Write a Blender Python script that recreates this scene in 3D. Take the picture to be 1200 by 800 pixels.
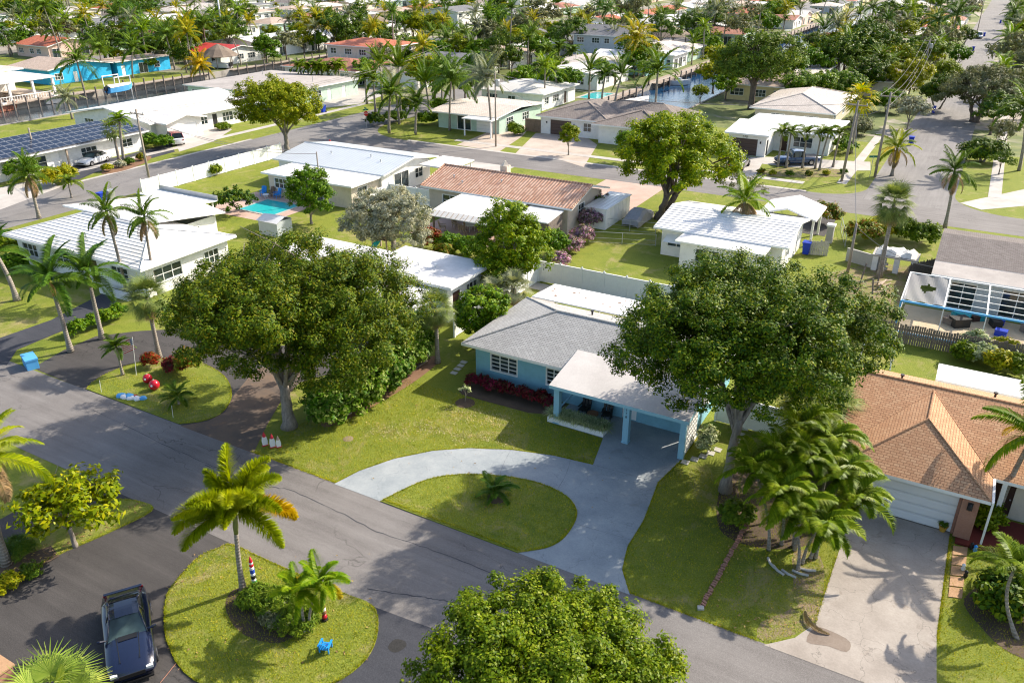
import bpy, math, random
import numpy as np
from mathutils import Vector, Matrix
for o in list(bpy.data.objects):
 bpy.data.objects.remove(o)
SC = bpy.context.scene
COL = SC.collection
PI = math.pi
R = math.radians
# ------------------------------------------------------------------ camera
CAM_H, PITCH, YAW, FPX = 25.0, R(25.602), R(29.5), 960.0
cd = bpy.data.cameras.new('camera')
cam = bpy.data.objects.new('camera', cd)
COL.objects.link(cam)
cam.location = (0, 0, CAM_H)
cam.rotation_euler = (PI / 2 - PITCH, 0, YAW)
cd.sensor_width = 36
cd.lens = 36 * FPX / 1200
cd.clip_end = 3000
SC.camera = cam
SC.render.engine = 'CYCLES'
SC.cycles.use_adaptive_sampling = False
SC.cycles.use_denoising = True
SC.cycles.denoising_input_passes = 'RGB_ALBEDO_NORMAL'
SC.cycles.denoising_prefilter = 'ACCURATE'
SC.cycles.filter_width = 1.15
SC.cycles.max_bounces = 6
SC.cycles.sample_clamp_indirect = 4
SC.render.resolution_x, SC.render.resolution_y = 1024, 682
# ------------------------------------------------------------------ light
SUN_AZ = R(58.5)          # direction towards the sun, ccw from +X
SUN_EL = R(36.5)
w = bpy.data.worlds.new('World')
SC.world = w
w.use_nodes = True
wn = w.node_tree.nodes
wn.clear()
wo = wn.new('ShaderNodeOutputWorld')
wb = wn.new('ShaderNodeBackground')
sky = wn.new('ShaderNodeTexSky')
sky.sky_type = 'NISHITA'
sky.sun_disc = False
sky.sun_elevation = SUN_EL
sky.sun_rotation = PI / 2 - SUN_AZ
sky.air_density = 1.0
sky.dust_density = 2.2
sky.ozone_density = .6
wb.inputs['Strength'].default_value = 0.15
w.node_tree.links.new(sky.outputs[0], wb.inputs[0])
w.node_tree.links.new(wb.outputs[0], wo.inputs[0])
sd = bpy.data.lights.new('sun', 'SUN')
sd.energy = 4.4
sd.angle = R(0.53)
sd.color = (1.0, 0.91, 0.77)
sun = bpy.data.objects.new('sun', sd)
COL.objects.link(sun)
sun.location = (60, 90, 120)
sdir = Vector((math.cos(SUN_AZ) * math.cos(SUN_EL), math.sin(SUN_AZ) * math.cos(SUN_EL), math.sin(SUN_EL)))
sun.rotation_euler = (-sdir).to_track_quat('-Z', 'Y').to_euler()
SC.view_settings.view_transform = 'Standard'
SC.view_settings.look = 'None'
SC.view_settings.exposure = 0.86
SC.view_settings.gamma = 1.0
SC.view_settings.use_curve_mapping = False
def at(x, y, z=0.0):
 """survey helper: ground-plan position of a point of known height z"""
 dx, dy = (x - 600) / FPX, -(y - 400) / FPX
 fy = math.cos(PITCH) + dy * math.sin(PITCH)
 fz = -math.sin(PITCH) + dy * math.cos(PITCH)
 t = (z - CAM_H) / fz
 X, Y = dx * t, fy * t
 return (X * math.cos(YAW) - Y * math.sin(YAW), X * math.sin(YAW) + Y * math.cos(YAW))
# ------------------------------------------------------------------ materials
def srgb(r, g, b):
 f = lambda c: (c / 255 / 12.92) if c / 255 <= 0.04045 else ((c / 255 + 0.055) / 1.055) ** 2.4
 return (f(r), f(g), f(b))
class NT:
 def __init__(s, name):
  s.m = bpy.data.materials.new(name)
  s.m.use_nodes = True
  s.nt = s.m.node_tree
  s.b = s.nt.nodes['Principled BSDF']
  s.out = s.nt.nodes['Material Output']
 def n(s, t, **kw):
  nd = s.nt.nodes.new(t)
  for k, v in kw.items():
   if k.startswith('_'):
    setattr(nd, k[1:], v)
   else:
    k2 = int(k[1:]) if k[0] == 'i' and k[1:].isdigit() else k.replace('__', ' ')
    if hasattr(v, 'is_linked'):
     s.nt.links.new(v, nd.inputs[k2])
    else:
     nd.inputs[k2].default_value = v
  return nd
 def link(s, a, b):
  s.nt.links.new(a, b)
 def coord(s, which='Object'):
  return s.n('ShaderNodeTexCoord').outputs[which]
 def noise(s, vec, scale, detail=4, rough=.6, dist=0):
  return s.n('ShaderNodeTexNoise', Vector=vec, Scale=scale, Detail=detail, Roughness=rough, Distortion=dist).outputs['Fac']
 def scalev(s, vec, x, y, z=1):
  return s.n('ShaderNodeMapping', Vector=vec, Scale=(x, y, z)).outputs[0]
 def ramp(s, fac, stops, interp='LINEAR'):
  r = s.n('ShaderNodeValToRGB', Fac=fac)
  cr = r.color_ramp
  cr.interpolation = interp
  while len(cr.elements) > len(stops):
   cr.elements.remove(cr.elements[-1])
  while len(cr.elements) < len(stops):
   cr.elements.new(1)
  for e, (p, c) in zip(cr.elements, stops):
   e.position = p
   if not hasattr(c, '__len__'):
    c = (c, c, c)
   e.color = (*c[:3], 1)
  return r.outputs[0]
 def mix(s, fac, a, b, mode='MIX'):
  m = s.n('ShaderNodeMix', _data_type='RGBA', _blend_type=mode)
  for i, v in ((0, fac), (6, a), (7, b)):
   if hasattr(v, 'is_linked'):
    s.link(v, m.inputs[i])
   else:
    m.inputs[i].default_value = v if i == 0 else (*v[:3], 1)
  return m.outputs[2]
 def math(s, op, a, b=0.0):
  m = s.n('ShaderNodeMath', _operation=op)
  for i, v in ((0, a), (1, b)):
   if hasattr(v, 'is_linked'):
    s.link(v, m.inputs[i])
   else:
    m.inputs[i].default_value = v
  return m.outputs[0]
 def col(s, c):
  if hasattr(c, 'is_linked'):
   s.link(c, s.b.inputs['Base Color'])
  else:
   s.b.inputs['Base Color'].default_value = (*c[:3], 1)
 def bump(s, h, dist=.02, strength=1.0):
  b = s.n('ShaderNodeBump', Height=h, Distance=dist, Strength=strength)
  s.link(b.outputs[0], s.b.inputs['Normal'])
 def set(s, **kw):
  for k, v in kw.items():
   s.b.inputs[k.replace('__', ' ')].default_value = v
  return s.m
MATS = {}
def paint(name, c, rough=.6, var=.10, dirt=.12, scale=1.3, spec=.3, metal=0.0):
 """painted / plain surface with blotchy wear"""
 if name in MATS:
  return MATS[name]
 t = NT(name)
 co = t.coord()
 n1 = t.noise(co, scale, 5, .65)
 n2 = t.noise(co, scale * 9, 3, .6)
 lo = tuple(x * (1 - var - dirt) for x in c)
 hi = tuple(min(1, x * (1 + var * .5)) for x in c)
 cc = t.ramp(n1, [(.25, lo), (.5, c), (.8, hi)])
 cc = t.mix(.12, cc, t.ramp(n2, [(.3, tuple(x * .6 for x in c)), (.6, hi)]))
 t.col(cc)
 t.bump(n2, .01, .25)
 MATS[name] = t.set(Roughness=rough, Metallic=metal, **{'Specular IOR Level': spec})
 return MATS[name]
def plain(name, c, rough=.4, metal=0, spec=.5, coat=0):
 if name in MATS:
  return MATS[name]
 t = NT(name)
 t.col(c)
 MATS[name] = t.set(Roughness=rough, Metallic=metal, **{'Specular IOR Level': spec, 'Coat Weight': coat, 'Coat Roughness': .05})
 return MATS[name]
def shingle(name, c_lo, c_mid, c_hi, bw=.32, bh=.14, rough=.9):
 t = NT(name)
 uv = t.coord('UV')
 br = t.n('ShaderNodeTexBrick', Vector=uv, Scale=1.0, Color1=(1, 1, 1, 1), Color2=(0, 0, 0, 1), Mortar=(.45, .45, .45, 1))
 br.inputs['Mortar Size'].default_value = .012
 br.inputs['Mortar Smooth'].default_value = .3
 br.inputs['Bias'].default_value = 0
 br.inputs['Brick Width'].default_value = bw
 br.inputs['Row Height'].default_value = bh
 br.offset = .5
 base = t.ramp(br.outputs['Color'], [(0, c_lo), (.5, c_mid), (1, c_hi)])
 big = t.noise(t.coord(), .5, 5)
 base = t.mix(.55, base, t.ramp(big, [(.3, tuple(x * .8 for x in c_mid)), (.7, tuple(min(1, x * 1.12) for x in c_mid))]))
 base = t.mix(br.outputs['Fac'], base, tuple(x * .45 for x in c_lo))
 fine = t.noise(t.coord(), 40, 2)
 base = t.mix(.12, base, t.ramp(fine, [(.3, (0, 0, 0)), (.7, tuple(min(1, x * 1.5) for x in c_hi))]))
 t.col(base)
 t.bump(t.math('ADD', t.math('MULTIPLY', br.outputs['Fac'], -1.0), t.math('MULTIPLY', br.outputs['Color'], .5)), .02, .8)
 MATS[name] = t.set(Roughness=rough, **{'Specular IOR Level': .15})
 return MATS[name]
def ribbed(name, c, period=.4, rough=.45, dark=.7, metal=0.0, axis='X', depth=.03):
 """sheet with raised ribs running up the slope"""
 t = NT(name)
 uv = t.coord('UV')
 wv = t.n('ShaderNodeTexWave', Vector=uv, Scale=1 / period * .314, Distortion=0, Detail=0, _bands_direction=axis, _wave_profile='SIN')
 f = t.ramp(wv.outputs['Fac'], [(0, tuple(x * dark for x in c)), (.22, c), (1, c)])
 n1 = t.noise(t.coord(), .7, 5)
 t.col(t.mix(.35, f, t.ramp(n1, [(.3, tuple(x * .78 for x in c)), (.65, c)])))
 t.bump(t.ramp(wv.outputs['Fac'], [(0, 0.0), (.3, 1.0)]), depth, .8)
 MATS[name] = t.set(Roughness=rough, Metallic=metal)
 return MATS[name]
def barrel(name, c_lo, c_hi):
 t = NT(name)
 uv = t.coord('UV')
 w1 = t.n('ShaderNodeTexWave', Vector=uv, Scale=.314 / .33, Distortion=0, Detail=0, _bands_direction='X')
 w2 = t.n('ShaderNodeTexWave', Vector=uv, Scale=.314 / .42, Distortion=0, Detail=0, _bands_direction='Y', _wave_profile='SAW')
 h = t.math('ADD', w1.outputs['Fac'], t.math('MULTIPLY', w2.outputs['Fac'], .6))
 br = t.n('ShaderNodeTexBrick', Vector=uv, Scale=1, Color1=(1, 1, 1, 1), Color2=(0, 0, 0, 1), Mortar=(.5, .5, .5, 1))
 br.inputs['Brick Width'].default_value = .33
 br.inputs['Row Height'].default_value = .42
 br.inputs['Mortar Size'].default_value = 0
 br.offset = 0
 c = t.ramp(br.outputs['Color'], [(0, c_lo), (1, c_hi)])
 c = t.mix(t.ramp(w1.outputs['Fac'], [(0, .75), (.35, 0)]), c, tuple(x * .42 for x in c_lo))
 n1 = t.noise(t.coord(), .8, 5)
 c = t.mix(t.ramp(n1, [(.55, 0), (.8, .5)]), c, tuple(x * .55 for x in c_lo))
 t.col(c)
 t.bump(h, .06, 1)
 MATS[name] = t.set(Roughness=.8)
 return MATS[name]
def boost(c, k=1.28, s=1.22):
 g = (c[0] + c[1] + c[2]) / 3
 return tuple(max(.002, (g + (x - g) * s) * k) for x in c)
def leafmat(name, cs, rough=.45, trans=.3, spec=.4):
 rough, spec = min(.75, rough + .12), spec * .35
 cs = [boost(c) for c in cs]
 """cs: colours picked at random leaf by leaf"""
 t = NT(name)
 g = t.n('ShaderNodeNewGeometry')
 rnd = g.outputs['Random Per Island']
 k = len(cs)
 c = t.ramp(rnd, [(i / max(1, k - 1), x) for i, x in enumerate(cs)])
 oi = t.n('ShaderNodeObjectInfo')
 hs = t.n('ShaderNodeHueSaturation', Color=c)
 t.link(t.n('ShaderNodeMapRange', i0=oi.outputs['Random'], i3=.488, i4=.512).outputs[0], hs.inputs['Hue'])
 t.link(t.n('ShaderNodeMapRange', i0=oi.outputs['Random'], i3=1.15, i4=.85).outputs[0], hs.inputs['Value'])
 nz = t.ramp(t.noise(t.coord(), .9, 3, .6), [(.32, (.62, .70, .62)), (.5, (1, 1, 1)), (.68, (1.32, 1.2, .95))])  # clump-scale noise: light and shade, plus some yellowing, put into leaf colour
 c = t.mix(1.0, hs.outputs[0], nz, 'MULTIPLY')
 t.col(c)
 tr = t.n('ShaderNodeBsdfTranslucent', Color=t.mix(1.0, c, (1.25, 1.2, .55), 'MULTIPLY'))
 ms = t.n('ShaderNodeMixShader', Fac=trans)
 t.link(t.b.outputs[0], ms.inputs[1])
 t.link(tr.outputs[0], ms.inputs[2])
 t.link(ms.outputs[0], t.out.inputs[0])
 MATS[name] = t.set(Roughness=rough, **{'Specular IOR Level': spec})
 return MATS[name]
def bark(name, c, ring=0.0):
 t = NT(name)
 co = t.coord()
 n1 = t.noise(t.scalev(co, 6, 6, 1.5), 1.5, 5, .7)
 cc = t.ramp(n1, [(.3, tuple(x * .5 for x in c)), (.55, c), (.8, tuple(min(1, x * 1.35) for x in c))])
 h = n1
 if ring:
  wv = t.n('ShaderNodeTexWave', Vector=co, Scale=.314 / ring, Distortion=1.2, Detail=2, _bands_direction='Z')
  cc = t.mix(t.ramp(wv.outputs['Fac'], [(0, .6), (.3, 0)]), cc, tuple(x * .5 for x in c))
  h = t.math('ADD', n1, wv.outputs['Fac'])
 t.col(cc)
 t.bump(h, .03, .7)
 MATS[name] = t.set(Roughness=.9, **{'Specular IOR Level': .2})
 return MATS[name]
def glass(name, c=(.03, .045, .05), rough=.06):
 t = NT(name)
 n = t.noise(t.coord(), .9, 2)
 t.col(t.ramp(n, [(.35, tuple(x * .6 for x in c)), (.65, tuple(x * 1.6 for x in c))]))
 MATS[name] = t.set(Roughness=rough, **{'Specular IOR Level': .8})
 return MATS[name]
def grassmat():
 t = NT('grass')
 co = t.coord()
 big = t.noise(co, .16, 5, .62, .4)
 mid = t.noise(co, 1.1, 5, .7)
 fin = t.noise(t.scalev(co, 1, 1.0), 14, 4, .75)
 g1 = t.ramp(big, [(.30, (0.235, 0.235, 0.034)), (.5, (0.177, 0.215, 0.025)), (.68, (0.120, 0.177, 0.019))])
 g2 = t.ramp(mid, [(.32, (0.081, 0.129, 0.011)), (.52, (0.187, 0.220, 0.027)), (.72, (0.296, 0.263, 0.057))])
 c = t.mix(.5, g1, g2)
 c = t.mix(.48, c, t.ramp(fin, [(.3, (0.048, 0.076, 0.008)), (.5, (0.182, 0.215, 0.025)), (.7, (0.364, 0.355, 0.087))]))
 dry = t.noise(co, .33, 6, .75, .8)
 wd = t.noise(co, .55, 6, .72, .6)
 c = t.mix(t.ramp(wd, [(.53, 0), (.66, .6)]), c, (.085, .135, .018))
 c = t.mix(t.ramp(dry, [(.53, 0), (.68, .7)]), c, (0.344, 0.272, 0.135))
 t.col(c)
 t.bump(t.math('ADD', fin, t.math('MULTIPLY', mid, .5)), .06, .9)
 MATS['grass'] = t.set(Roughness=.85, **{'Specular IOR Level': .15})
def farground():
 t = NT('far_ground')
 co = t.coord()
 a = t.noise(co, .05, 5, .6, .5)
 b = t.noise(co, .35, 5, .7)
 grass = t.ramp(b, [(.3, (.06, .09, .015)), (.5, (.11, .14, .025)), (.7, (.20, .19, .06))])
 pave = t.ramp(b, [(.3, (.22, .185, .15)), (.7, (.40, .35, .29))])
 t.col(t.mix(t.ramp(a, [(.54, 0), (.60, 1)]), grass, pave))
 MATS['far_ground'] = t.set(Roughness=.9)
def asphalt(name, lo, mid, hi, crack=True, streak=True, axis=0):
 t = NT(name)
 co = t.coord()
 big = t.noise(co, .22, 5, .6)
 st = t.noise(t.scalev(co, .12, 2.2) if axis == 0 else t.scalev(co, 2.2, .12), 1.0, 5, .65)
 fin = t.noise(co, 22, 3, .8)
 c = t.ramp(t.math('ADD', t.math('MULTIPLY', big, .5), t.math('MULTIPLY', st, .5)), [(.34, lo), (.5, mid), (.66, hi)])
 c = t.mix(.3, c, t.ramp(fin, [(.3, tuple(x * .45 for x in lo)), (.5, mid), (.72, tuple(min(1, x * 1.7) for x in hi))]))
 if crack:
  dv = t.n('ShaderNodeVectorMath', _operation='ADD', i0=co, i1=t.n('ShaderNodeTexNoise', Vector=co, Scale=1.1, Detail=4).outputs['Color']).outputs[0]
  vo = t.n('ShaderNodeTexVoronoi', Vector=t.scalev(dv, .16, .42) if axis == 0 else t.scalev(dv, .42, .16), Scale=1.0, _feature='DISTANCE_TO_EDGE')
  sel = t.ramp(t.noise(co, .13, 2), [(.50, 0), (.56, 1)])
  ck = t.math('MULTIPLY', t.ramp(vo.outputs['Distance'], [(.0, .5), (.006, .3), (.011, 0)]), sel)
  c = t.mix(ck, c, tuple(x * .22 for x in lo))
 t.col(c)
 t.bump(fin, .012, .5)
 MATS[name] = t.set(Roughness=.85, **{'Specular IOR Level': .25})
def concrete(name, lo, hi, stain=(.2, .15, .11), amt=.5, crack=0.0, slab=0.0):
 t = NT(name)
 co = t.coord()
 a = t.noise(co, .45, 6, .65)
 f = t.noise(co, 12, 4, .75)
 c = t.ramp(a, [(.3, lo), (.68, hi)])
 c = t.mix(.22, c, t.ramp(f, [(.3, tuple(x * .5 for x in lo)), (.7, hi)]))
 s = t.noise(co, .9, 5, .7, 1.0)
 c = t.mix(t.ramp(s, [(.60, 0), (.78, amt)]), c, stain)
 if crack:
  dv = t.n('ShaderNodeVectorMath', _operation='ADD', i0=co, i1=t.n('ShaderNodeTexNoise', Vector=co, Scale=1.6, Detail=4).outputs['Color']).outputs[0]
  vo = t.n('ShaderNodeTexVoronoi', Vector=dv, Scale=.45, _feature='DISTANCE_TO_EDGE')
  c = t.mix(t.ramp(vo.outputs['Distance'], [(0, crack), (.008, 0)]), c, tuple(x * .3 for x in lo))
 t.col(c)
 t.bump(f, .01, .4)
 MATS[name] = t.set(Roughness=.85, **{'Specular IOR Level': .25})
def water(name, c, rough=.05, scale=1.6):
 t = NT(name)
 co = t.coord()
 n = t.noise(co, scale, 4, .6)
 t.col(c)
 t.bump(n, .05, .5)
 MATS[name] = t.set(Roughness=rough, IOR=1.33)
grassmat()
farground()
asphalt('asphalt', (.115, .105, .10), (.175, .162, .155), (.24, .225, .215))
asphalt('asphalt_cross', (.13, .122, .118), (.19, .178, .17), (.25, .235, .225), axis=1)
asphalt('asphalt_dark', (.040, .037, .036), (.062, .057, .055), (.095, .087, .083), streak=False)
asphalt('asphalt_fresh', (.035, .037, .046), (.05, .052, .062), (.072, .072, .082), crack=False)
concrete('shade_tinted_concrete', (.215, .25, .275), (.385, .41, .42), (.17, .155, .14), .55, .3)  # neutral concrete; the blue cast of shade is put into its colour
concrete('concrete', (.25, .215, .185), (.42, .375, .33), (.17, .125, .09), .7, .5)
concrete('concrete_pale', (.36, .33, .30), (.52, .485, .45), (.26, .21, .17), .35, .0)
concrete('rust_drive', (.085, .075, .07), (.20, .135, .09), (.34, .17, .075), .6, .3)
concrete('pink_paver', (.40, .27, .22), (.55, .40, .33), (.3, .2, .16), .3, 0)
concrete('tan_paver', (.36, .29, .24), (.54, .46, .39), (.3, .22, .17), .3, 0)
concrete('red_tile', (.115, .022, .016), (.17, .035, .025), (.07, .02, .015), .4, 0)
concrete('soil', (.06, .042, .028), (.14, .098, .066), (.2, .15, .1), .5, 0)
concrete('mulch', (.16, .085, .05), (.27, .16, .10), (.08, .05, .03), .5, 0)
concrete('sand', (.42, .33, .21), (.60, .49, .33), (.16, .12, .08), .5, 0)
concrete('dirt_patch', (.20, .155, .10), (.30, .235, .155), (.12, .10, .05), .5, 0)
concrete('stone_slab', (.40, .385, .35), (.56, .54, .50), (.2, .18, .15), .4, 0)
concrete('terracotta_slab', (.36, .21, .11), (.50, .31, .18), (.2, .12, .08), .4, 0)
concrete('brick_red', (.30, .14, .095), (.44, .25, .18), (.5, .42, .36), .4, 0)
concrete('old_block', (.34, .32, .29), (.55, .53, .49), (.12, .10, .08), .7, 0)
concrete('thatch', (.14, .105, .08), (.27, .215, .17), (.09, .07, .05), .5, 0)
water('canal_water', (.012, .05, .12), .12, 1.2)  # base blue stands in for the reflected sky
water('pool_water', (.02, .40, .42), .03, 2.0)
glass('window_glass')
glass('car_glass', (.02, .03, .032), .03)
paint('white_wall', (.78, .77, .74))
paint('white_roof', (.66, .65, .635), .75, .12, .2, .45)
paint('cream_wall', (.66, .58, .47))
paint('beige_wall', (.58, .50, .42))
paint('blue_wall', (.235, .485, .60), .7, .10, .12, .7)
paint('trim_white', (.82, .82, .80), .5, .03, .03)
paint('trim_blue', (.30, .53, .62), .6, .04, .05)
paint('post_blue', (.27, .50, .62), .6, .05, .05)
paint('grey_wall', (.46, .50, .52))
paint('green_wall', (.46, .60, .50))
paint('aqua_wall', (.40, .70, .72))
paint('teal_trim', (.03, .50, .46))
paint('azure_wall', (.03, .42, .72))
paint('yellow_wall', (.72, .60, .30))
paint('pink_wall', (.70, .50, .42))
paint('wood', (.22, .155, .11), .8, .2, .2, 2)
paint('grey_wood', (.20, .165, .14), .9, .25, .3, 3)
paint('pale_wood', (.46, .36, .27), .85, .2, .2, 2)
paint('pole_wood', (.30, .255, .21), .9, .2, .2, 2)
paint('dock_wood', (.34, .27, .215), .9, .2, .25, 1.5)
paint('seawall', (.36, .33, .29), .9, .2, .3, .6)
paint('brown_door', (.06, .032, .024), .5, .1, .1)
paint('vinyl', (.83, .83, .80), .45, .03, .05, .6)
paint('dark_frame', (.03, .03, .032), .5)
paint('grey_metal', (.45, .46, .47), .4, .05, .08, 2, .5, .4)
paint('white_metal', (.78, .78, .76), .4, .04, .06)
paint('bin_blue', (.012, .045, .42), .4, .05, .05)
paint('bin_pale', (.10, .38, .72), .4, .05, .05)
paint('hydrant_red', (.55, .02, .02), .4)
paint('chair_blue', (.02, .28, .75), .4, .03, .03)
paint('plastic_white', (.8, .8, .8), .4, .03, .03)
paint('tarp_white', (.68, .66, .62), .7, .1, .15, 3)
shingle('shingle_grey', (.30, .295, .285), (.41, .405, .395), (.52, .515, .50), .30, .145)
shingle('shingle_orange', (.40, .205, .115), (.52, .29, .165), (.63, .41, .25), .26, .15)
shingle('shingle_brown', (.17, .14, .125), (.235, .20, .18), (.31, .27, .245), .33, .30)
shingle('shingle_dark', (.135, .115, .105), (.20, .175, .165), (.27, .24, .225), .30, .15)
shingle('shingle_tan', (.33, .25, .20), (.44, .345, .285), (.53, .43, .36), .33, .3)
shingle('shingle_slate', (.14, .14, .15), (.20, .20, .21), (.26, .26, .27), .33, .15)
shingle('roof_sand', (.46, .40, .35), (.56, .50, .45), (.64, .58, .53), .33, .3)
barrel('barrel_peach', (.50, .26, .16), (.66, .42, .30))
barrel('barrel_red', (.48, .12, .06), (.60, .19, .10))
barrel('barrel_rust', (.32, .115, .07), (.42, .17, .11))
shingle('tile_white', (.70, .67, .64), (.78, .765, .75), (.82, .815, .80), 30, .38, .7)
ribbed('metal_grey', (.58, .61, .63), .45, .35, .72, .2)
ribbed('metal_white', (.80, .80, .78), .32, .45, .74)
ribbed('garage_white', (.76, .78, .80), .5, .5, .78, 0, 'Y', .02)
ribbed('garage_brown', (.075, .042, .035), .5, .5, .6, 0, 'Y', .02)
barkc = bark('bark_grey', (.27, .235, .20))
bark('bark_brown', (.16, .125, .10))
bark('palm_bark', (.33, .29, .245), .16)
bark('palm_bark_dark', (.20, .165, .13), .12)
leafmat('leaf_mahogany', [(.020, .040, .003), (.042, .074, .004), (.076, .108, .006), (.118, .145, .008), (.13, .115, .012)], .42, .18)
leafmat('leaf_dark', [(.011, .034, .003), (.024, .058, .004), (.044, .084, .006), (.074, .114, .009), (.12, .138, .016)], .4, .14)
leafmat('leaf_bright', [(.045, .080, .008), (.080, .125, .013), (.125, .165, .018), (.19, .22, .04)], .33, .3)
leafmat('leaf_mango', [(.030, .075, .008), (.065, .13, .014), (.10, .17, .02), (.15, .20, .03)], .38, .28)
leafmat('leaf_yellow', [(.11, .14, .012), (.19, .21, .022), (.28, .27, .04), (.34, .29, .05)], .35, .32)
leafmat('leaf_silver', [(.22, .22, .17), (.32, .315, .25), (.42, .41, .33), (.16, .17, .11)], .55, .2)
leafmat('leaf_olive', [(.075, .082, .042), (.12, .128, .072), (.17, .172, .105), (.10, .11, .058)], .5, .22)
leafmat('leaf_hedge', [(.035, .085, .010), (.07, .14, .016), (.12, .185, .03), (.28, .31, .12)], .35, .28)
leafmat('leaf_shrub', [(.04, .08, .012), (.08, .13, .02), (.13, .17, .03)], .4, .28)
leafmat('leaf_red', [(.05, .010, .012), (.12, .014, .028), (.20, .025, .045), (.045, .045, .016), (.05, .012, .016)], .4, .25)
leafmat('leaf_crimson', [(.14, .015, .012), (.24, .03, .02), (.08, .09, .02), (.10, .012, .012)], .4, .25)
leafmat('leaf_pink', [(.36, .18, .32), (.07, .11, .025), (.46, .32, .42), (.09, .13, .03), (.30, .13, .26), (.06, .10, .02)], .5, .3)
leafmat('leaf_croton', [(.20, .17, .03), (.08, .13, .02), (.09, .14, .02), (.20, .08, .025), (.10, .15, .025)], .4, .28)
leafmat('leaf_liriope', [(.30, .33, .20), (.17, .22, .10), (.46, .47, .34), (.13, .18, .08)], .45, .25)
leafmat('frond_green', [(.045, .085, .012), (.075, .125, .018), (.115, .16, .026)], .38, .3)
leafmat('frond_dark', [(.030, .070, .012), (.055, .11, .018), (.09, .145, .026)], .35, .28)
leafmat('frond_yellow', [(.16, .185, .02), (.24, .25, .03), (.32, .29, .045)], .4, .35)
leafmat('frond_lime', [(.13, .175, .018), (.20, .24, .028), (.26, .28, .04)], .4, .35)
leafmat('frond_gold', [(.30, .25, .03), (.36, .26, .03), (.32, .20, .03)], .45, .35)
leafmat('frond_fan', [(.085, .115, .04), (.12, .155, .055), (.17, .195, .08)], .45, .28)
leafmat('frond_grey', [(.11, .13, .085), (.16, .18, .12), (.21, .22, .15)], .45, .25)
leafmat('frond_dead', [(.20, .14, .085), (.27, .20, .125), (.15, .10, .06)], .8, .15)
leafmat('blade_grass', [(.11, .155, .016), (.18, .22, .026), (.27, .275, .045), (.36, .32, .09)], .6, .3, .2)
plain('tyre', (.012, .012, .012), .8)
plain('rim', (.45, .45, .46), .3, .9)
plain('car_navy', (.004, .008, .030), .22, 0, .5, 1.0)
plain('car_white', (.75, .75, .75), .25, 0, .5, 1.0)
plain('car_black', (.010, .011, .013), .25, 0, .5, 1.0)
plain('car_maroon', (.28, .03, .03), .3, 0, .5, 1.0)
plain('car_silver', (.42, .43, .44), .3, .4, .5, 1.0)
plain('car_blue', (.012, .05, .14), .25, 0, .5, 1.0)
plain('lamp_clear', (.62, .65, .68), .15)
plain('lamp_red', (.35, .01, .01), .2)
plain('black_trim', (.010, .010, .011), .5)
plain('rubber', (.02, .02, .02), .8)
plain('flag_red', (.50, .02, .04), .7)
plain('flag_white', (.78, .78, .78), .7)
plain('flag_blue', (.02, .04, .22), .7)
plain('ball_red', (.52, .012, .03), .25)
plain('orn_green', (.03, .35, .08), .5)
plain('orn_black', (.015, .015, .015), .5)
plain('orn_blue', (.03, .08, .45), .5)
plain('orn_brown', (.22, .09, .04), .6)
plain('solar', (.010, .016, .035), .18, 0, .6)
plain('solar_frame', (.42, .45, .50), .35, .5)
plain('sign_green', (.01, .16, .09), .5)
plain('cord_orange', (.55, .25, .17), .6)
plain('wire', (.22, .20, .19), .6)
plain('red_cloth', (.45, .05, .04), .8)
plain('teal_cloth', (.02, .30, .34), .8)
concrete('carport_membrane', (.46, .43, .41), (.60, .57, .545), (.42, .38, .36), .3, .0)
concrete('roof_worn', (.30, .27, .25), (.46, .42, .39), (.18, .14, .12), .6, .0)
_t = NT('screen_mesh')
_t.col((.26, .26, .27))
MATS['screen_mesh'] = _t.set(Roughness=.8, Alpha=.6)
leafmat('leaf_yellow_oak', [(.07, .10, .008), (.12, .16, .014), (.18, .20, .02), (.24, .235, .03)], .42, .3)
leafmat('leaf_shade', [(.030, .062, .012), (.052, .092, .018), (.08, .125, .024), (.13, .17, .035)], .45, .25)
leafmat('leaf_pinkgreen', [(.05, .085, .02), (.08, .12, .025), (.06, .10, .02), (.10, .13, .03), (.07, .11, .02), (.40, .20, .36)], .45, .28)
leafmat('frond_bright', [(.075, .145, .014), (.12, .19, .02), (.19, .235, .03)], .36, .33)
leafmat('frond_rich', [(.070, .115, .014), (.115, .165, .022), (.18, .22, .036)], .32, .3)
leafmat('frond_palefan', [(.15, .21, .05), (.21, .27, .07), (.28, .32, .10)], .42, .32)
paint('frond_shaft', (.20, .22, .07), .5, .15, .1, 4)
paint('frond_husk', (.42, .22, .09), .6, .15, .15, 4)
paint('car_cover', (.30, .30, .31), .8, .1, .15, 3)
paint('old_board', (.50, .46, .41), .9, .25, .3, 3)
paint('pot_yellow', (.62, .36, .05), .6, .1, .1, 4)
ribbed('red_metal', (.50, .045, .035), .4, .5, .7)
paint('roof_pale', (.55, .53, .50), .8, .10, .15, .5)
_t = NT('litter')
_g = _t.n('ShaderNodeNewGeometry')
_t.col(_t.ramp(_g.outputs['Random Per Island'], [(0, (.16, .09, .04)), (.4, (.30, .18, .07)), (.7, (.42, .32, .08)), (1, (.24, .12, .05))]))
MATS['litter'] = _t.set(Roughness=.8)
leafmat('leaf_citron', [(.06, .095, .006), (.11, .15, .010), (.17, .205, .014), (.26, .25, .02)], .3, .3)
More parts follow.
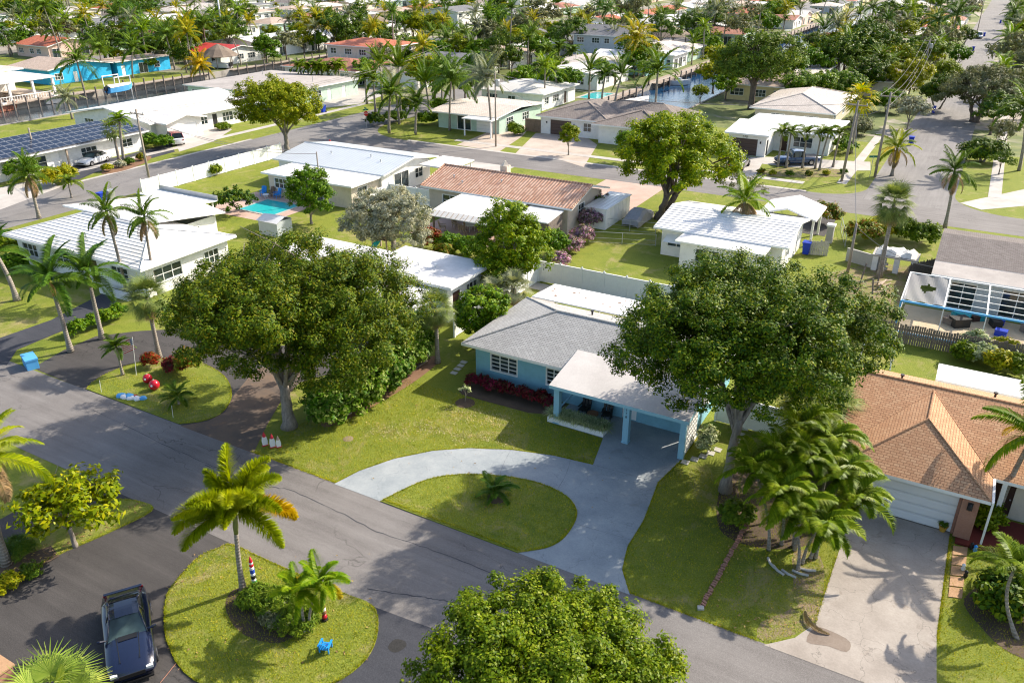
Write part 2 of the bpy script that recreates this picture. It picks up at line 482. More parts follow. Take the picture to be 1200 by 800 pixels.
def worn():
 t = NT('worn_grass')
 co = t.coord()
 n = t.noise(co, 1.4, 6, .8)
 f = t.noise(co, 14, 4, .75)
 g_ = t.ramp(f, [(.3, (.06, .09, .010)), (.5, (.16, .19, .024)), (.7, (.30, .29, .08))])
 d_ = t.ramp(f, [(.3, (.16, .11, .07)), (.7, (.33, .25, .165))])
 t.col(t.mix(t.ramp(n, [(.40, 0), (.58, 1)]), g_, d_))
 t.bump(f, .05, .8)
 MATS['worn_grass'] = t.set(Roughness=.9, **{'Specular IOR Level': .15})
worn()
leafmat('dry_blade', [(.42, .36, .22), (.50, .46, .34), (.34, .27, .14)], .7, .2)
glass('car_screen', (.10, .155, .155), .08)  # lighter grey-green paints the reflection on the windshield into its colour
water('canal_murky', (.045, .055, .062), .10, 1.2)
asphalt('asphalt_patch', (.02, .02, .02), (.035, .034, .033), (.055, .05, .05), crack=False)
leafmat('leaf_almond', [(.050, .095, .008), (.090, .150, .012), (.15, .20, .02), (.21, .235, .03)], .38, .28)
plain('joint', (.17, .18, .19), .9)
concrete('stain', (.15, .11, .085), (.27, .22, .18), (.36, .32, .28), .6, 0)
# ------------------------------------------------------------------ geometry helpers
class MB:
 """collects faces in world coordinates; build() makes one mesh object"""
 def __init__(s):
  s.v, s.f, s.mi = [], [], []
 def face(s, pts, mi=0):
  i = len(s.v)
  s.v.extend(tuple(p) for p in pts)
  s.f.append(tuple(range(i, i + len(pts))))
  s.mi.append(mi)
 def box(s, x0, y0, z0, x1, y1, z1, mi=0):
  x0, x1 = min(x0, x1), max(x0, x1)
  y0, y1 = min(y0, y1), max(y0, y1)
  i = len(s.v)
  s.v.extend([(x0, y0, z0), (x1, y0, z0), (x1, y1, z0), (x0, y1, z0), (x0, y0, z1), (x1, y0, z1), (x1, y1, z1), (x0, y1, z1)])
  for q in ((0, 3, 2, 1), (4, 5, 6, 7), (0, 1, 5, 4), (1, 2, 6, 5), (2, 3, 7, 6), (3, 0, 4, 7)):
   s.f.append(tuple(i + k for k in q))
   s.mi.append(mi)
  return s
 def bar(s, a, b, r, n=4, mi=0, r2=None):
  return s.tube([a, b], [r, r if r2 is None else r2], n, mi)
 def tube(s, pts, rad, n=6, mi=0):
  pts = [Vector(p) for p in pts]
  i0 = len(s.v)
  ref = None
  for k, p in enumerate(pts):
   d = (pts[min(k + 1, len(pts) - 1)] - pts[max(k - 1, 0)])
   if d.length < 1e-9:
    d = Vector((0, 0, 1))
   d.normalize()
   if ref is None:
    ref = Vector((1, 0, 0)) if abs(d.x) < .8 else Vector((0, 1, 0))
   a = ref - d * ref.dot(d)
   a.normalize()
   b = d.cross(a)
   ref = a
   r = rad[k] if hasattr(rad, '__len__') else rad
   for j in range(n):
    t = 2 * PI * (j + .5) / n
    s.v.append(tuple(p + a * (math.cos(t) * r) + b * (math.sin(t) * r)))
  for k in range(len(pts) - 1):
   for j in range(n):
    q = i0 + k * n
    s.f.append((q + j, q + (j + 1) % n, q + n + (j + 1) % n, q + n + j))
    s.mi.append(mi)
  s.f.append(tuple(i0 + j for j in range(n))[::-1])
  s.mi.append(mi)
  q = i0 + (len(pts) - 1) * n
  s.f.append(tuple(q + j for j in range(n)))
  s.mi.append(mi)
  return s
 def prism(s, poly, z0, z1, mi=0, mside=None):
  n = len(poly)
  a = sum(poly[k][0] * poly[(k + 1) % n][1] - poly[(k + 1) % n][0] * poly[k][1] for k in range(n))
  if a < 0:
   poly = poly[::-1]
  i = len(s.v)
  s.v.extend([(p[0], p[1], z0) for p in poly])
  s.v.extend([(p[0], p[1], z1) for p in poly])
  s.f.append(tuple(i + n + k for k in range(n)))
  s.mi.append(mi)
  for k in range(n):
   k2 = (k + 1) % n
   s.f.append((i + k, i + k2, i + n + k2, i + n + k))
   s.mi.append(mi if mside is None else mside)
  return s
 def lathe(s, prof, c=(0, 0, 0), n=12, mi=0):
  i0 = len(s.v)
  for r, z in prof:
   for j in range(n):
    t = 2 * PI * j / n
    s.v.append((c[0] + r * math.cos(t), c[1] + r * math.sin(t), c[2] + z))
  for k in range(len(prof) - 1):
   for j in range(n):
    q = i0 + k * n
    s.f.append((q + j, q + (j + 1) % n, q + n + (j + 1) % n, q + n + j))
    s.mi.append(mi)
  s.f.append(tuple(i0 + (len(prof) - 1) * n + j for j in range(n)))
  s.mi.append(mi)
  return s
 def xform(s, M, start=0):
  for k in range(start, len(s.v)):
   s.v[k] = tuple(M @ Vector(s.v[k]))
  return s
 def mesh(s, name, mats, off=(0, 0, 0), smooth=False):
  me = bpy.data.meshes.new(name)
  ox, oy, oz = off
  me.from_pydata([(x - ox, y - oy, z - oz) for x, y, z in s.v], [], s.f)
  if not isinstance(mats, (list, tuple)):
   mats = [mats]
  for m in mats:
   me.materials.append(MATS[m] if isinstance(m, str) else m)
  if len(mats) > 1:
   me.polygons.foreach_set('material_index', s.mi)
  nl = len(me.loops)
  uv = np.zeros(nl * 2, dtype=np.float32)
  V = s.v
  k = 0
  for p in me.polygons:
   n = p.normal
   if abs(n.z) > .9995:
    tx, ty, tz = 1, 0, 0
    bx, by, bz = 0, 1, 0
   else:
    l = math.hypot(n.x, n.y)
    tx, ty, tz = -n.y / l, n.x / l, 0
    bx, by, bz = (n.y * tz - n.z * ty, n.z * tx - n.x * tz, n.x * ty - n.y * tx)
   for vi in p.vertices:
    x, y, z = V[vi]
    uv[k] = x * tx + y * ty + z * tz
    uv[k + 1] = x * bx + y * by + z * bz
    k += 2
  me.uv_layers.new(name='UVMap').data.foreach_set('uv', uv)
  if smooth:
   me.polygons.foreach_set('use_smooth', [True] * len(me.polygons))
  me.update()
  return me
 def build(s, name, mats, parent=None, smooth=False, off=None):
  if off is None:
   off = base_of(parent)
  o = bpy.data.objects.new(name, s.mesh(name, mats, off, smooth))
  COL.objects.link(o)
  if parent is not None:
   o.parent = parent
  return o
def base_of(p):
 if p is None:
  return (0, 0, 0)
 q = p
 x = y = z = 0
 while q is not None:
  x += q.location.x
  y += q.location.y
  z += q.location.z
  q = q.parent
 return (x, y, z)
def tag(o, label, cat, group=None):
 o['label'] = label
 o['category'] = cat
 if group:
  o['group'] = group
 return o
def struct(o):
 o['kind'] = 'structure'
 return o
def thing(name, label, cat, loc=(0, 0, 0), group=None, rz=0.0):
 o = bpy.data.objects.new(name, None)
 o.empty_display_size = .2
 COL.objects.link(o)
 o.location = (loc[0], loc[1], loc[2] if len(loc) > 2 else 0)
 o.rotation_euler = (0, 0, rz)
 return tag(o, label, cat, group)
def obj(name, me, parent=None, loc=(0, 0, 0), rot=(0, 0, 0), sc=1.0):
 o = bpy.data.objects.new(name, me)
 COL.objects.link(o)
 o.parent = parent
 o.location = loc if len(loc) == 3 else (loc[0], loc[1], 0)
 o.rotation_euler = rot
 o.scale = (sc, sc, sc) if not hasattr(sc, '__len__') else sc
 return o
KIDS = {}
def kids_of(o):
 return [c for c in bpy.data.objects if c.parent == o]
def copy_tree(o, parent=None, kids=None):
 c = o.copy()
 COL.objects.link(c)
 c.parent = parent
 key = o.name
 if key not in KIDS:
  KIDS[key] = kids_of(o)
 for ch in KIDS[key]:
  copy_tree(ch, c)
 return c
def sheet(name, poly, z, mat, kind=True, thick=0.0):
 mb = MB()
 if thick:
  mb.prism(poly, z - thick, z)
 else:
  n = len(poly)
  a = sum(poly[k][0] * poly[(k + 1) % n][1] - poly[(k + 1) % n][0] * poly[k][1] for k in range(n))
  if a < 0:
   poly = poly[::-1]
  mb.face([(p[0], p[1], z) for p in poly])
 o = mb.build(name, mat)
 if kind:
  struct(o)
 return o
def rect(u0, u1, v0, v1):
 return [(u0, v0), (u1, v0), (u1, v1), (u0, v1)]
def spline(pts, k=6, closed=False):
 out = []
 n = len(pts)
 rng = range(n if closed else n - 1)
 for i in rng:
  g = lambda j: pts[j % n] if closed else pts[max(0, min(n - 1, j))]
  p0, p1, p2, p3 = g(i - 1), g(i), g(i + 1), g(i + 2)
  for j in range(k):
   t = j / k
   out.append(tuple(.5 * (2 * b + (c - a) * t + (2 * a - 5 * b + 4 * c - d) * t * t + (3 * b - a - 3 * c + d) * t ** 3)
                             for a, b, c, d in zip(p0, p1, p2, p3)))
 if not closed:
  out.append(tuple(pts[-1]))
 return out
def npmesh(name, V, k, mat, smooth=False):
 """V: (N*k,3) float array, every k consecutive vertices are one face"""
 V = np.ascontiguousarray(V.reshape(-1, 3), dtype=np.float32)
 nv = len(V)
 nf = nv // k
 me = bpy.data.meshes.new(name)
 me.vertices.add(nv)
 me.vertices.foreach_set('co', V.ravel())
 me.loops.add(nv)
 me.loops.foreach_set('vertex_index', np.arange(nv, dtype=np.int32))
 me.polygons.add(nf)
 me.polygons.foreach_set('loop_start', np.arange(0, nv, k, dtype=np.int32))
 me.polygons.foreach_set('loop_total', np.full(nf, k, dtype=np.int32))
 me.materials.append(MATS[mat] if isinstance(mat, str) else mat)
 me.update(calc_edges=True)
 return me
def idxmesh(name, V, F, mat, smooth=False):
 """quads by index"""
 V = np.ascontiguousarray(V, dtype=np.float32)
 F = np.ascontiguousarray(F, dtype=np.int32)
 me = bpy.data.meshes.new(name)
 me.vertices.add(len(V))
 me.vertices.foreach_set('co', V.ravel())
 me.loops.add(F.size)
 me.loops.foreach_set('vertex_index', F.ravel())
 me.polygons.add(len(F))
 me.polygons.foreach_set('loop_start', np.arange(0, F.size, F.shape[1], dtype=np.int32))
 me.polygons.foreach_set('loop_total', np.full(len(F), F.shape[1], dtype=np.int32))
 mats = mat if isinstance(mat, (list, tuple)) else [mat]
 for m in mats:
  me.materials.append(MATS[m] if isinstance(m, str) else m)
 if smooth:
  me.polygons.foreach_set('use_smooth', np.ones(len(F), dtype=bool))
 me.update(calc_edges=True)
 return me
# ------------------------------------------------------------------ foliage
def unit(a):
 return a / (np.linalg.norm(a, axis=-1, keepdims=True) + 1e-9)
def leaf_quads(C, N, size, rng, aspect=.5, droop=.25):
 n = len(C)
 r = rng.normal(size=(n, 3))
 A = unit(r - N * np.sum(r * N, axis=1, keepdims=True))
 A = unit(A - np.array([0, 0, droop]))
 B = unit(np.cross(N, A))
 L = (size * .5)[:, None]
 W = (size * .5 * aspect)[:, None]
 up = unit(np.cross(A, B))
 V = np.stack([C - A * L, C + B * W + up * W * .3, C + A * L, C - B * W + up * W * .3], axis=1)
 return V
def clump_crown(lobes, n, cr, per, ls, seed, surf=.55, flat=.8, low=-.45, aspect=.5, skew=1.0):
 """lobes: (cx,cy,cz,rx,ry,rz); returns leaf quads and clump centres"""
 rng = np.random.default_rng(seed)
 L = np.array(lobes, dtype=float)
 wt = (L[:, 3] * L[:, 4]) ** 1.0
 wt[0] *= 2.2
 ids = rng.choice(len(L), size=n, p=wt / wt.sum())
 d = unit(rng.normal(size=(n * 4, 3)))
 d = d[d[:, 2] > low][:n]
 rad = rng.uniform(surf, 1.0, size=n) ** skew
 cen = L[ids, :3] + d * L[ids, 3:6] * rad[:, None]
 keep = np.ones(n, bool)
 for i in range(len(L)):
  q = (cen - L[i, :3]) / L[i, 3:6]
  keep &= ~((np.sum(q * q, axis=1) < .42 ** 2) & (ids != i))
 cen, d = cen[keep], d[keep]
 m = len(cen)
 rr = cr * rng.uniform(.65, 1.3, size=m)
 rd = unit(rng.normal(size=(m, per, 3)))
 rd[..., 2] = rd[..., 2] * .9 + .15
 pos = cen[:, None, :] + rd * (rr[:, None] * rng.uniform(.35, 1, size=(m, per)))[..., None] * np.array([1, 1, flat])
 nrm = unit(rd * .7 + d[:, None, :] * .35 + np.array([0, 0, .55]) + rng.normal(size=(m, per, 3)) * .35)
 size = ls * rng.uniform(.65, 1.35, size=m * per)
 return leaf_quads(pos.reshape(-1, 3), nrm.reshape(-1, 3), size, rng, aspect), cen
def limbs(mb, base, fork, r0, targets, rng, nseg=5, sub=True, flare=1.5):
 base, fork = Vector(base), Vector(fork)
 k = 6
 pts, rad = [], []
 for i in range(k + 1):
  t = i / k
  p = base.lerp(fork, t) + Vector((rng.uniform(-1, 1), rng.uniform(-1, 1), 0)) * (r0 * .25 * (0 < i < k))
  pts.append(p)
  rad.append(r0 * ((flare if i == 0 else 1.12 if i == 1 else 1) * (1 - .28 * t)))
 mb.tube(pts, rad, 9)
 for T in targets:
  T = Vector(T)
  st = base.lerp(fork, rng.uniform(.72, 1.0))
  mid = st.lerp(T, .45) + Vector((rng.uniform(-.3, .3), rng.uniform(-.3, .3), (T - st).length * .10))
  q = spline([tuple(st), tuple(mid), tuple(T)], 4)
  rr = r0 * rng.uniform(.30, .5)
  mb.tube(q, [rr * (1 - .82 * i / (len(q) - 1)) for i in range(len(q))], 5)
  if sub:
   for _ in range(2):
    a = Vector(q[rng.randrange(3, len(q) - 1)])
    b = a + Vector((rng.uniform(-1, 1), rng.uniform(-1, 1), rng.uniform(.1, .8))) * (T - st).length * .35
    mb.tube([a, a.lerp(b, .5) + Vector((0, 0, .1)), b], [rr * .4, rr * .28, rr * .1], 4)
def tree(label, base, fork_z, r0, lobes, leaf, n, cr, per, ls, seed, name='broadleaf_tree', cat='tree', barkm='bark_grey', group=None,
         lean=(0, 0), nl=12, surf=.55, low=-.45, aspect=.5, flat=.8, stems=1):
 """lobes in metres relative to the base"""
 rng = random.Random(seed)
 t = thing(name, label, cat, (base[0], base[1], base[2] if len(base) > 2 else 0), group)
 V, cen = clump_crown(lobes, n, cr, per, ls, seed, surf, flat, low, aspect)
 mb = MB()
 inner = [Vector(c) for c in cen]
 cc = Vector(np.mean(cen, axis=0))
 for s in range(stems):
  tg = [cc.lerp(rng.choice(inner), .85) for _ in range(max(3, nl // stems))]
  off = (rng.uniform(-.4, .4), rng.uniform(-.4, .4)) if stems > 1 else (0, 0)
  limbs(mb, (off[0], off[1], -.05), (lean[0] + off[0] * 3, lean[1] + off[1] * 3, fork_z), r0, tg, rng)
 o = obj('trunk', mb.mesh('trunk', barkm, smooth=True), t)
 obj('crown', npmesh('crown', V, 4, leaf), t)
 return t
def put(proto, loc, rz, sc, label=None, group=None, first=[0]):
 c = copy_tree(proto)
 c.location = (loc[0], loc[1], loc[2] if len(loc) > 2 else 0)
 c.rotation_euler = (0, 0, rz)
 c.scale = (sc, sc, sc) if not hasattr(sc, '__len__') else sc
 if label:
  c['label'] = label
 if group:
  c['group'] = group
 return c
PROTO_COL = []
def drop_proto(o):
 """remove a pattern object once its copies are placed"""
 for c in kids_of(o):
  drop_proto(c)
 bpy.data.objects.remove(o)
# ------------------------------------------------------------------ palms
def frond_np(L, e0, e1, npair, ll, kind='feather', seed=0, wid=.05, power=1.3):
 """one feather frond growing along +X; e0 start and e1 end elevation (radians). quads as (n,4,3)"""
 rng = np.random.default_rng(seed)
 K = 24
 t = np.linspace(0, 1, K + 1)
 ang = e0 + (e1 - e0) * t ** power
 dx = np.cos(ang) * L / K
 dz = np.sin(ang) * L / K
 P = np.zeros((K + 1, 3))
 P[1:, 0] = np.cumsum(dx[:-1])
 P[1:, 2] = np.cumsum(dz[:-1])
 quads = []
 rw = .035 * L / 3
 for i in range(0, K, 3):
  a, b = P[i], P[min(K, i + 3)]
  w0, w1 = rw * (1 - i / K * .8), rw * (1 - (i + 3) / K * .8)
  quads.append([a + [0, w0, 0], b + [0, w1, 0], b - [0, w1, 0], a - [0, w0, 0]])
 ts = np.linspace(.10, .99, npair)
 for tt in ts:
  x = tt * K
  i = min(K - 1, int(x))
  p = P[i] + (P[i + 1] - P[i]) * (x - i)
  tg = np.array([math.cos(ang[i]), 0, math.sin(ang[i])])
  up = np.array([-math.sin(ang[i]), 0, math.cos(ang[i])])
  prof = math.sin(PI * min(1, .18 + tt * .80)) ** .6
  n_side = 2 if kind != 'fox' else 5
  for sdd in range(n_side):
   l = ll * prof * rng.uniform(.85, 1.1)
   if kind == 'fox':
    th = rng.uniform(0, 2 * PI)
    d = tg * .55 + np.array([0, math.cos(th), 0]) + up * math.sin(th)
    dr = .15
   else:
    sgn = 1 if sdd == 0 else -1
    lift = {'feather': .28, 'droop': .05, 'arch': .42, 'date': .5}[kind]
    d = tg * (.55 + .5 * tt) + np.array([0, sgn, 0]) + up * (lift + rng.uniform(-.15, .15))
    dr = {'feather': .55, 'droop': 1.1, 'arch': .6, 'date': .12}[kind]
   d /= np.linalg.norm(d)
   m = p + d * l * .55
   e = m + (d + np.array([0, 0, -dr])) / np.linalg.norm(d + np.array([0, 0, -dr])) * l * .5
   sd_ = np.cross(d, [0, 0, 1.0])
   sd_ = sd_ / (np.linalg.norm(sd_) + 1e-6)
   sd_ = (sd_ * .75 + tg * .4) * wid
   quads.append([p - sd_ * .5, p + sd_ * .5, m + sd_, m - sd_])
   quads.append([m - sd_, m + sd_, e + sd_ * .12, e - sd_ * .12])
 return np.array(quads)
def fan_np(pet, Rr, e0, seed=0, nseg=22, spread=2.15, droop=.6):
 rng = np.random.default_rng(seed)
 quads = []
 hub = np.array([math.cos(e0) * pet, 0, math.sin(e0) * pet - .04 * pet])
 w = .025
 quads.append([[0, w, 0], hub + [0, w * .6, 0], hub - [0, w * .6, 0], [0, -w, 0]])
 tg = np.array([math.cos(e0 - .25), 0, math.sin(e0 - .25)])
 up = np.array([-tg[2], 0, tg[0]])
 for k in range(nseg):
  a = (k + .5) / nseg * 2 - 1
  th = a * spread
  d = tg * math.cos(th) + np.array([0, 1, 0]) * math.sin(th) + up * (.12 + .18 * abs(a))
  d /= np.linalg.norm(d)
  l = Rr * (1 - .28 * abs(a) ** 2) * rng.uniform(.9, 1.06)
  m = hub + d * l * .55
  d2 = d + np.array([0, 0, -droop * rng.uniform(.7, 1.3)])
  d2 /= np.linalg.norm(d2)
  e = m + d2 * l * .5
  sd_ = np.cross(d, up)
  sd_ = sd_ / (np.linalg.norm(sd_) + 1e-6) * (Rr * .55 * spread / nseg * .72)
  quads.append([hub - sd_ * .1, hub + sd_ * .1, m + sd_, m - sd_])
  quads.append([m - sd_, m + sd_, e + sd_ * .1, e - sd_ * .1])
 return np.array(quads)
FSPEC = {
 'coconut': dict(cls=[(.2, 1.35, .5), (.3, .95, -.25), (.3, .45, -.85), (.2, -.05, -1.35)], L=3.9, np=70, ll=.9, st='droop', w=.040),
 'royal': dict(cls=[(.25, 1.3, .35), (.3, .9, -.4), (.25, .45, -.95), (.2, .0, -1.3)], L=3.2, np=74, ll=.7, st='feather', w=.036),
 'arch': dict(cls=[(.3, 1.25, -.35), (.35, .9, -.95), (.35, .45, -1.35)], L=2.0, np=54, ll=.60, st='arch', w=.034),
 'fox': dict(cls=[(.25, 1.25, .1), (.35, .8, -.6), (.4, .35, -1.2)], L=2.4, np=190, ll=.42, st='fox', w=.020),
 'date': dict(cls=[(.3, 1.3, .7), (.3, .9, .1), (.25, .4, -.5), (.15, -.2, -.9)], L=3.6, np=44, ll=.5, st='date', w=.04),
 'pygmy': dict(cls=[(.3, 1.2, .1), (.35, .7, -.5), (.35, .2, -1.0)], L=1.3, np=52, ll=.34, st='feather', w=.020),
}
FM = {}
def frond_meshes(kind, mat):
 key = (kind, mat)
 if key in FM:
  return FM[key]
 out = []
 if kind == 'fan':
  for i, e in enumerate((1.2, .75, .3, -.2, -.75)):
   for k in range(2):
    out.append(npmesh('frond', fan_np(.95, .95, e, i * 7 + k, 34), 4, mat))
 else:
  sp = FSPEC[kind]
  for i, (sh, e0, e1) in enumerate(sp['cls']):
   for k in range(2):
    q = frond_np(sp['L'] * (1 if k == 0 else .9), e0, e1, sp['np'], sp['ll'], sp['st'], i * 10 + k, sp['w'], 1.15 + .3 * k)
    out.append(npmesh('frond', q, 4, mat))
 FM[key] = out
 return out
def trunk_pts(base, top, bow=.0, n=8):
 b, t = Vector(base), Vector(top)
 side = Vector((t.x - b.x, t.y - b.y, 0))
 out = []
 for i in range(n + 1):
  k = i / n
  p = b.lerp(t, k)
  p -= side * (bow * math.sin(PI * k))
  out.append(p)
 return out
def palm(kind, base, h, label, r=.16, lean=(0, 0), bow=.25, n=16, sc=1.0, mat='frond_green', name='palm_tree', group=None, seed=0,
         barkm='palm_bark', skirt=0, shaft=None, old=None, root=None, z0=0.0):
 """detailed palm: every frond is a part"""
 rng = random.Random(seed)
 t = root or thing(name, label, 'palm', (base[0], base[1], z0), group)
 ox, oy = (base[0] - t.location.x, base[1] - t.location.y) if root else (0, 0)
 top = Vector((ox + lean[0], oy + lean[1], h))
 pts = trunk_pts((ox, oy, -.05), top, bow)
 mb = MB()
 mb.tube(pts, [r * (1.5 if i == 0 else 1.15 if i == 1 else 1 - .3 * i / 8) for i in range(9)], 8)
 obj('trunk', mb.mesh('trunk', barkm, smooth=True), t)
 if shaft:
  m2 = MB()
  d = (Vector(pts[-1]) - Vector(pts[-2])).normalized()
  m2.tube([top - d * .1, top + d * .25 * sc, top + d * .7 * sc, top + d * 1.0 * sc], [r * .72, r * .95, r * .7, r * .3], 8)
  obj('crownshaft', m2.mesh('crownshaft', shaft, smooth=True), t)
  top = top + d * .85 * sc
 ms = frond_meshes(kind, mat)
 nc = len(ms)
 for i in range(n):
  f = i / n
  az = i * 2.39996 + rng.uniform(-.25, .25)
  idx = min(nc - 1, int(f * nc))
  me = ms[idx]
  if old and f > .87:
   me = frond_meshes(kind, old)[idx]
  o = obj('frond', me, t, top, (rng.uniform(-.12, .12), rng.uniform(-.1, .1), az), sc * rng.uniform(.85, 1.1))
 for i in range(skirt):
  o = obj('dead_frond', frond_meshes(kind, 'frond_dead')[-1], t, top - Vector((0, 0, .15)), (rng.uniform(-.2, .2), .35 + rng.uniform(0, .4), i * 2.4 + rng.uniform(-.3, .3)), sc * .85)
 return t
def xf(q, az, pit, roll, s, pos):
 M = np.array(Matrix.Rotation(az, 3, 'Z') @ Matrix.Rotation(pit, 3, 'Y') @ Matrix.Rotation(roll, 3, 'X'))
 return q @ M.T * s + np.array(pos)
def crown_np(kind, n, seed, pairs=24):
 """light crown in one mesh for palms too far off to show single fronds"""
 rng = random.Random(seed)
 out = []
 if kind == 'fan':
  for i in range(n):
   e = 1.25 - 2.2 * i / n
   out.append(xf(fan_np(.95, .95, e, i, 9), i * 2.4 + rng.uniform(-.3, .3), 0, 0, rng.uniform(.85, 1.1), (0, 0, 0)))
 else:
  sp = FSPEC[kind]
  cl = []
  for c in sp['cls']:
   cl += [c] * max(1, int(round(c[0] * 20)))
  for i in range(n):
   sh, e0, e1 = cl[min(len(cl) - 1, int(i / n * len(cl)))]
   q = frond_np(sp['L'], e0, e1, pairs if sp['st'] != 'fox' else pairs + 6, sp['ll'] * 1.1, sp['st'], seed * 50 + i, sp['w'] * 2.4)
   out.append(xf(q, i * 2.4 + rng.uniform(-.3, .3), rng.uniform(-.12, .12), 0, rng.uniform(.8, 1.1), (0, 0, 0)))
 return np.concatenate(out)
FAR_CROWN = {}
FAR_TRUNK = {}
def far_palm(kind, base, h, label, group, sc=1.0, lean=(0, 0), mat='frond_green', seed=0, r=.15, name='palm_tree', z0=0.0):
 k = (kind, mat, seed % 3)
 if k not in FAR_CROWN:
  FAR_CROWN[k] = npmesh('crown', crown_np(kind, 17 if kind != 'fan' else 26, 11 + seed % 3), 4, mat)
 b = seed % 4
 if b not in FAR_TRUNK:
  mb = MB()
  lx = (0, .12, -.1, .2)[b]
  mb.tube([(0, 0, 0), (lx * .1, 0, .25), (lx * .35, 0, .55), (lx * .7, 0, .8), (lx, 0, 1)], [1.4, 1.05, .95, .85, .75], 6)
  FAR_TRUNK[b] = (mb.mesh('trunk', 'palm_bark', smooth=True), lx)
 t = thing(name, label, 'palm', (base[0], base[1], z0), group)
 tm, lx = FAR_TRUNK[b]
 az = seed * 1.7
 me_key = ('t', b, round(h), round(r * 20))
 if me_key not in FAR_TRUNK:
  m2 = tm.copy()
  co = np.empty(len(m2.vertices) * 3, dtype=np.float32)
  m2.vertices.foreach_get('co', co)
  co = co.reshape(-1, 3)
  ctr = np.interp(co[:, 2], [0, .25, .55, .8, 1], [0, lx * .1, lx * .35, lx * .7, lx])
  co[:, 0] = (co[:, 0] - ctr) * r + ctr * round(h)
  co[:, 1] *= r
  co[:, 2] *= round(h)
  m2.vertices.foreach_set('co', co.ravel())
  FAR_TRUNK[me_key] = m2
 hh = h / round(h)
 obj('trunk', FAR_TRUNK[me_key], t, (0, 0, 0), (0, 0, az), hh)
 obj('crown', FAR_CROWN[k], t, (lx * h * math.cos(az), lx * h * math.sin(az), h), (0, 0, seed * 2.1), sc)
 return t
def bush(label, base, lobes, leaf, n, cr, per, ls, seed, name='shrub', cat='shrub', group=None, aspect=.5, low=-.2, surf=.5):
 V, cen = clump_crown(lobes, n, cr, per, ls, seed, surf, .85, low, aspect)
 V = V.reshape(-1, 3)
 V[:, 2] = np.maximum(V[:, 2], .02)
 o = obj(name, npmesh(name, V.reshape(-1, 4, 3), 4, leaf), None, (base[0], base[1], base[2] if len(base) > 2 else 0))
 return tag(o, label, cat, group)
# ------------------------------------------------------------------ buildings
def wall_face(mb, side, fixed, a0, a1, z0, z1, ops=(), depth=.12, mi=0):
 """vertical wall with openings; side: S,N (runs along u at v=fixed) or E,W (runs along v at u=fixed)"""
 As = sorted({a0, a1, *[o[0] for o in ops], *[o[1] for o in ops]})
 Zs = sorted({z0, z1, *[o[2] for o in ops], *[o[3] for o in ops]})
 def P(a, z, d=0.0):
  if side == 'S':
   return (a, fixed + d, z)
  if side == 'N':
   return (a, fixed - d, z)
  if side == 'E':
   return (fixed - d, a, z)
  return (fixed + d, a, z)
 flip = side in ('N', 'W')
 def q(p):
  if side in ('S', 'E'):
   mb.face(p, mi)
  else:
   mb.face(p[::-1], mi)
 for i in range(len(As) - 1):
  for j in range(len(Zs) - 1):
   am, zm = (As[i] + As[i + 1]) / 2, (Zs[j] + Zs[j + 1]) / 2
   if any(o[0] < am < o[1] and o[2] < zm < o[3] for o in ops):
    continue
   q([P(As[i], Zs[j]), P(As[i + 1], Zs[j]), P(As[i + 1], Zs[j + 1]), P(As[i], Zs[j + 1])])
 for (b0, b1, c0, c1) in [o[:4] for o in ops]:
  for (p1, p2) in (((b0, c0), (b0, c1)), ((b0, c1), (b1, c1)), ((b1, c1), (b1, c0)), ((b1, c0), (b0, c0))):
   q([P(*p1), P(*p2), P(*p2, depth), P(*p1, depth)])
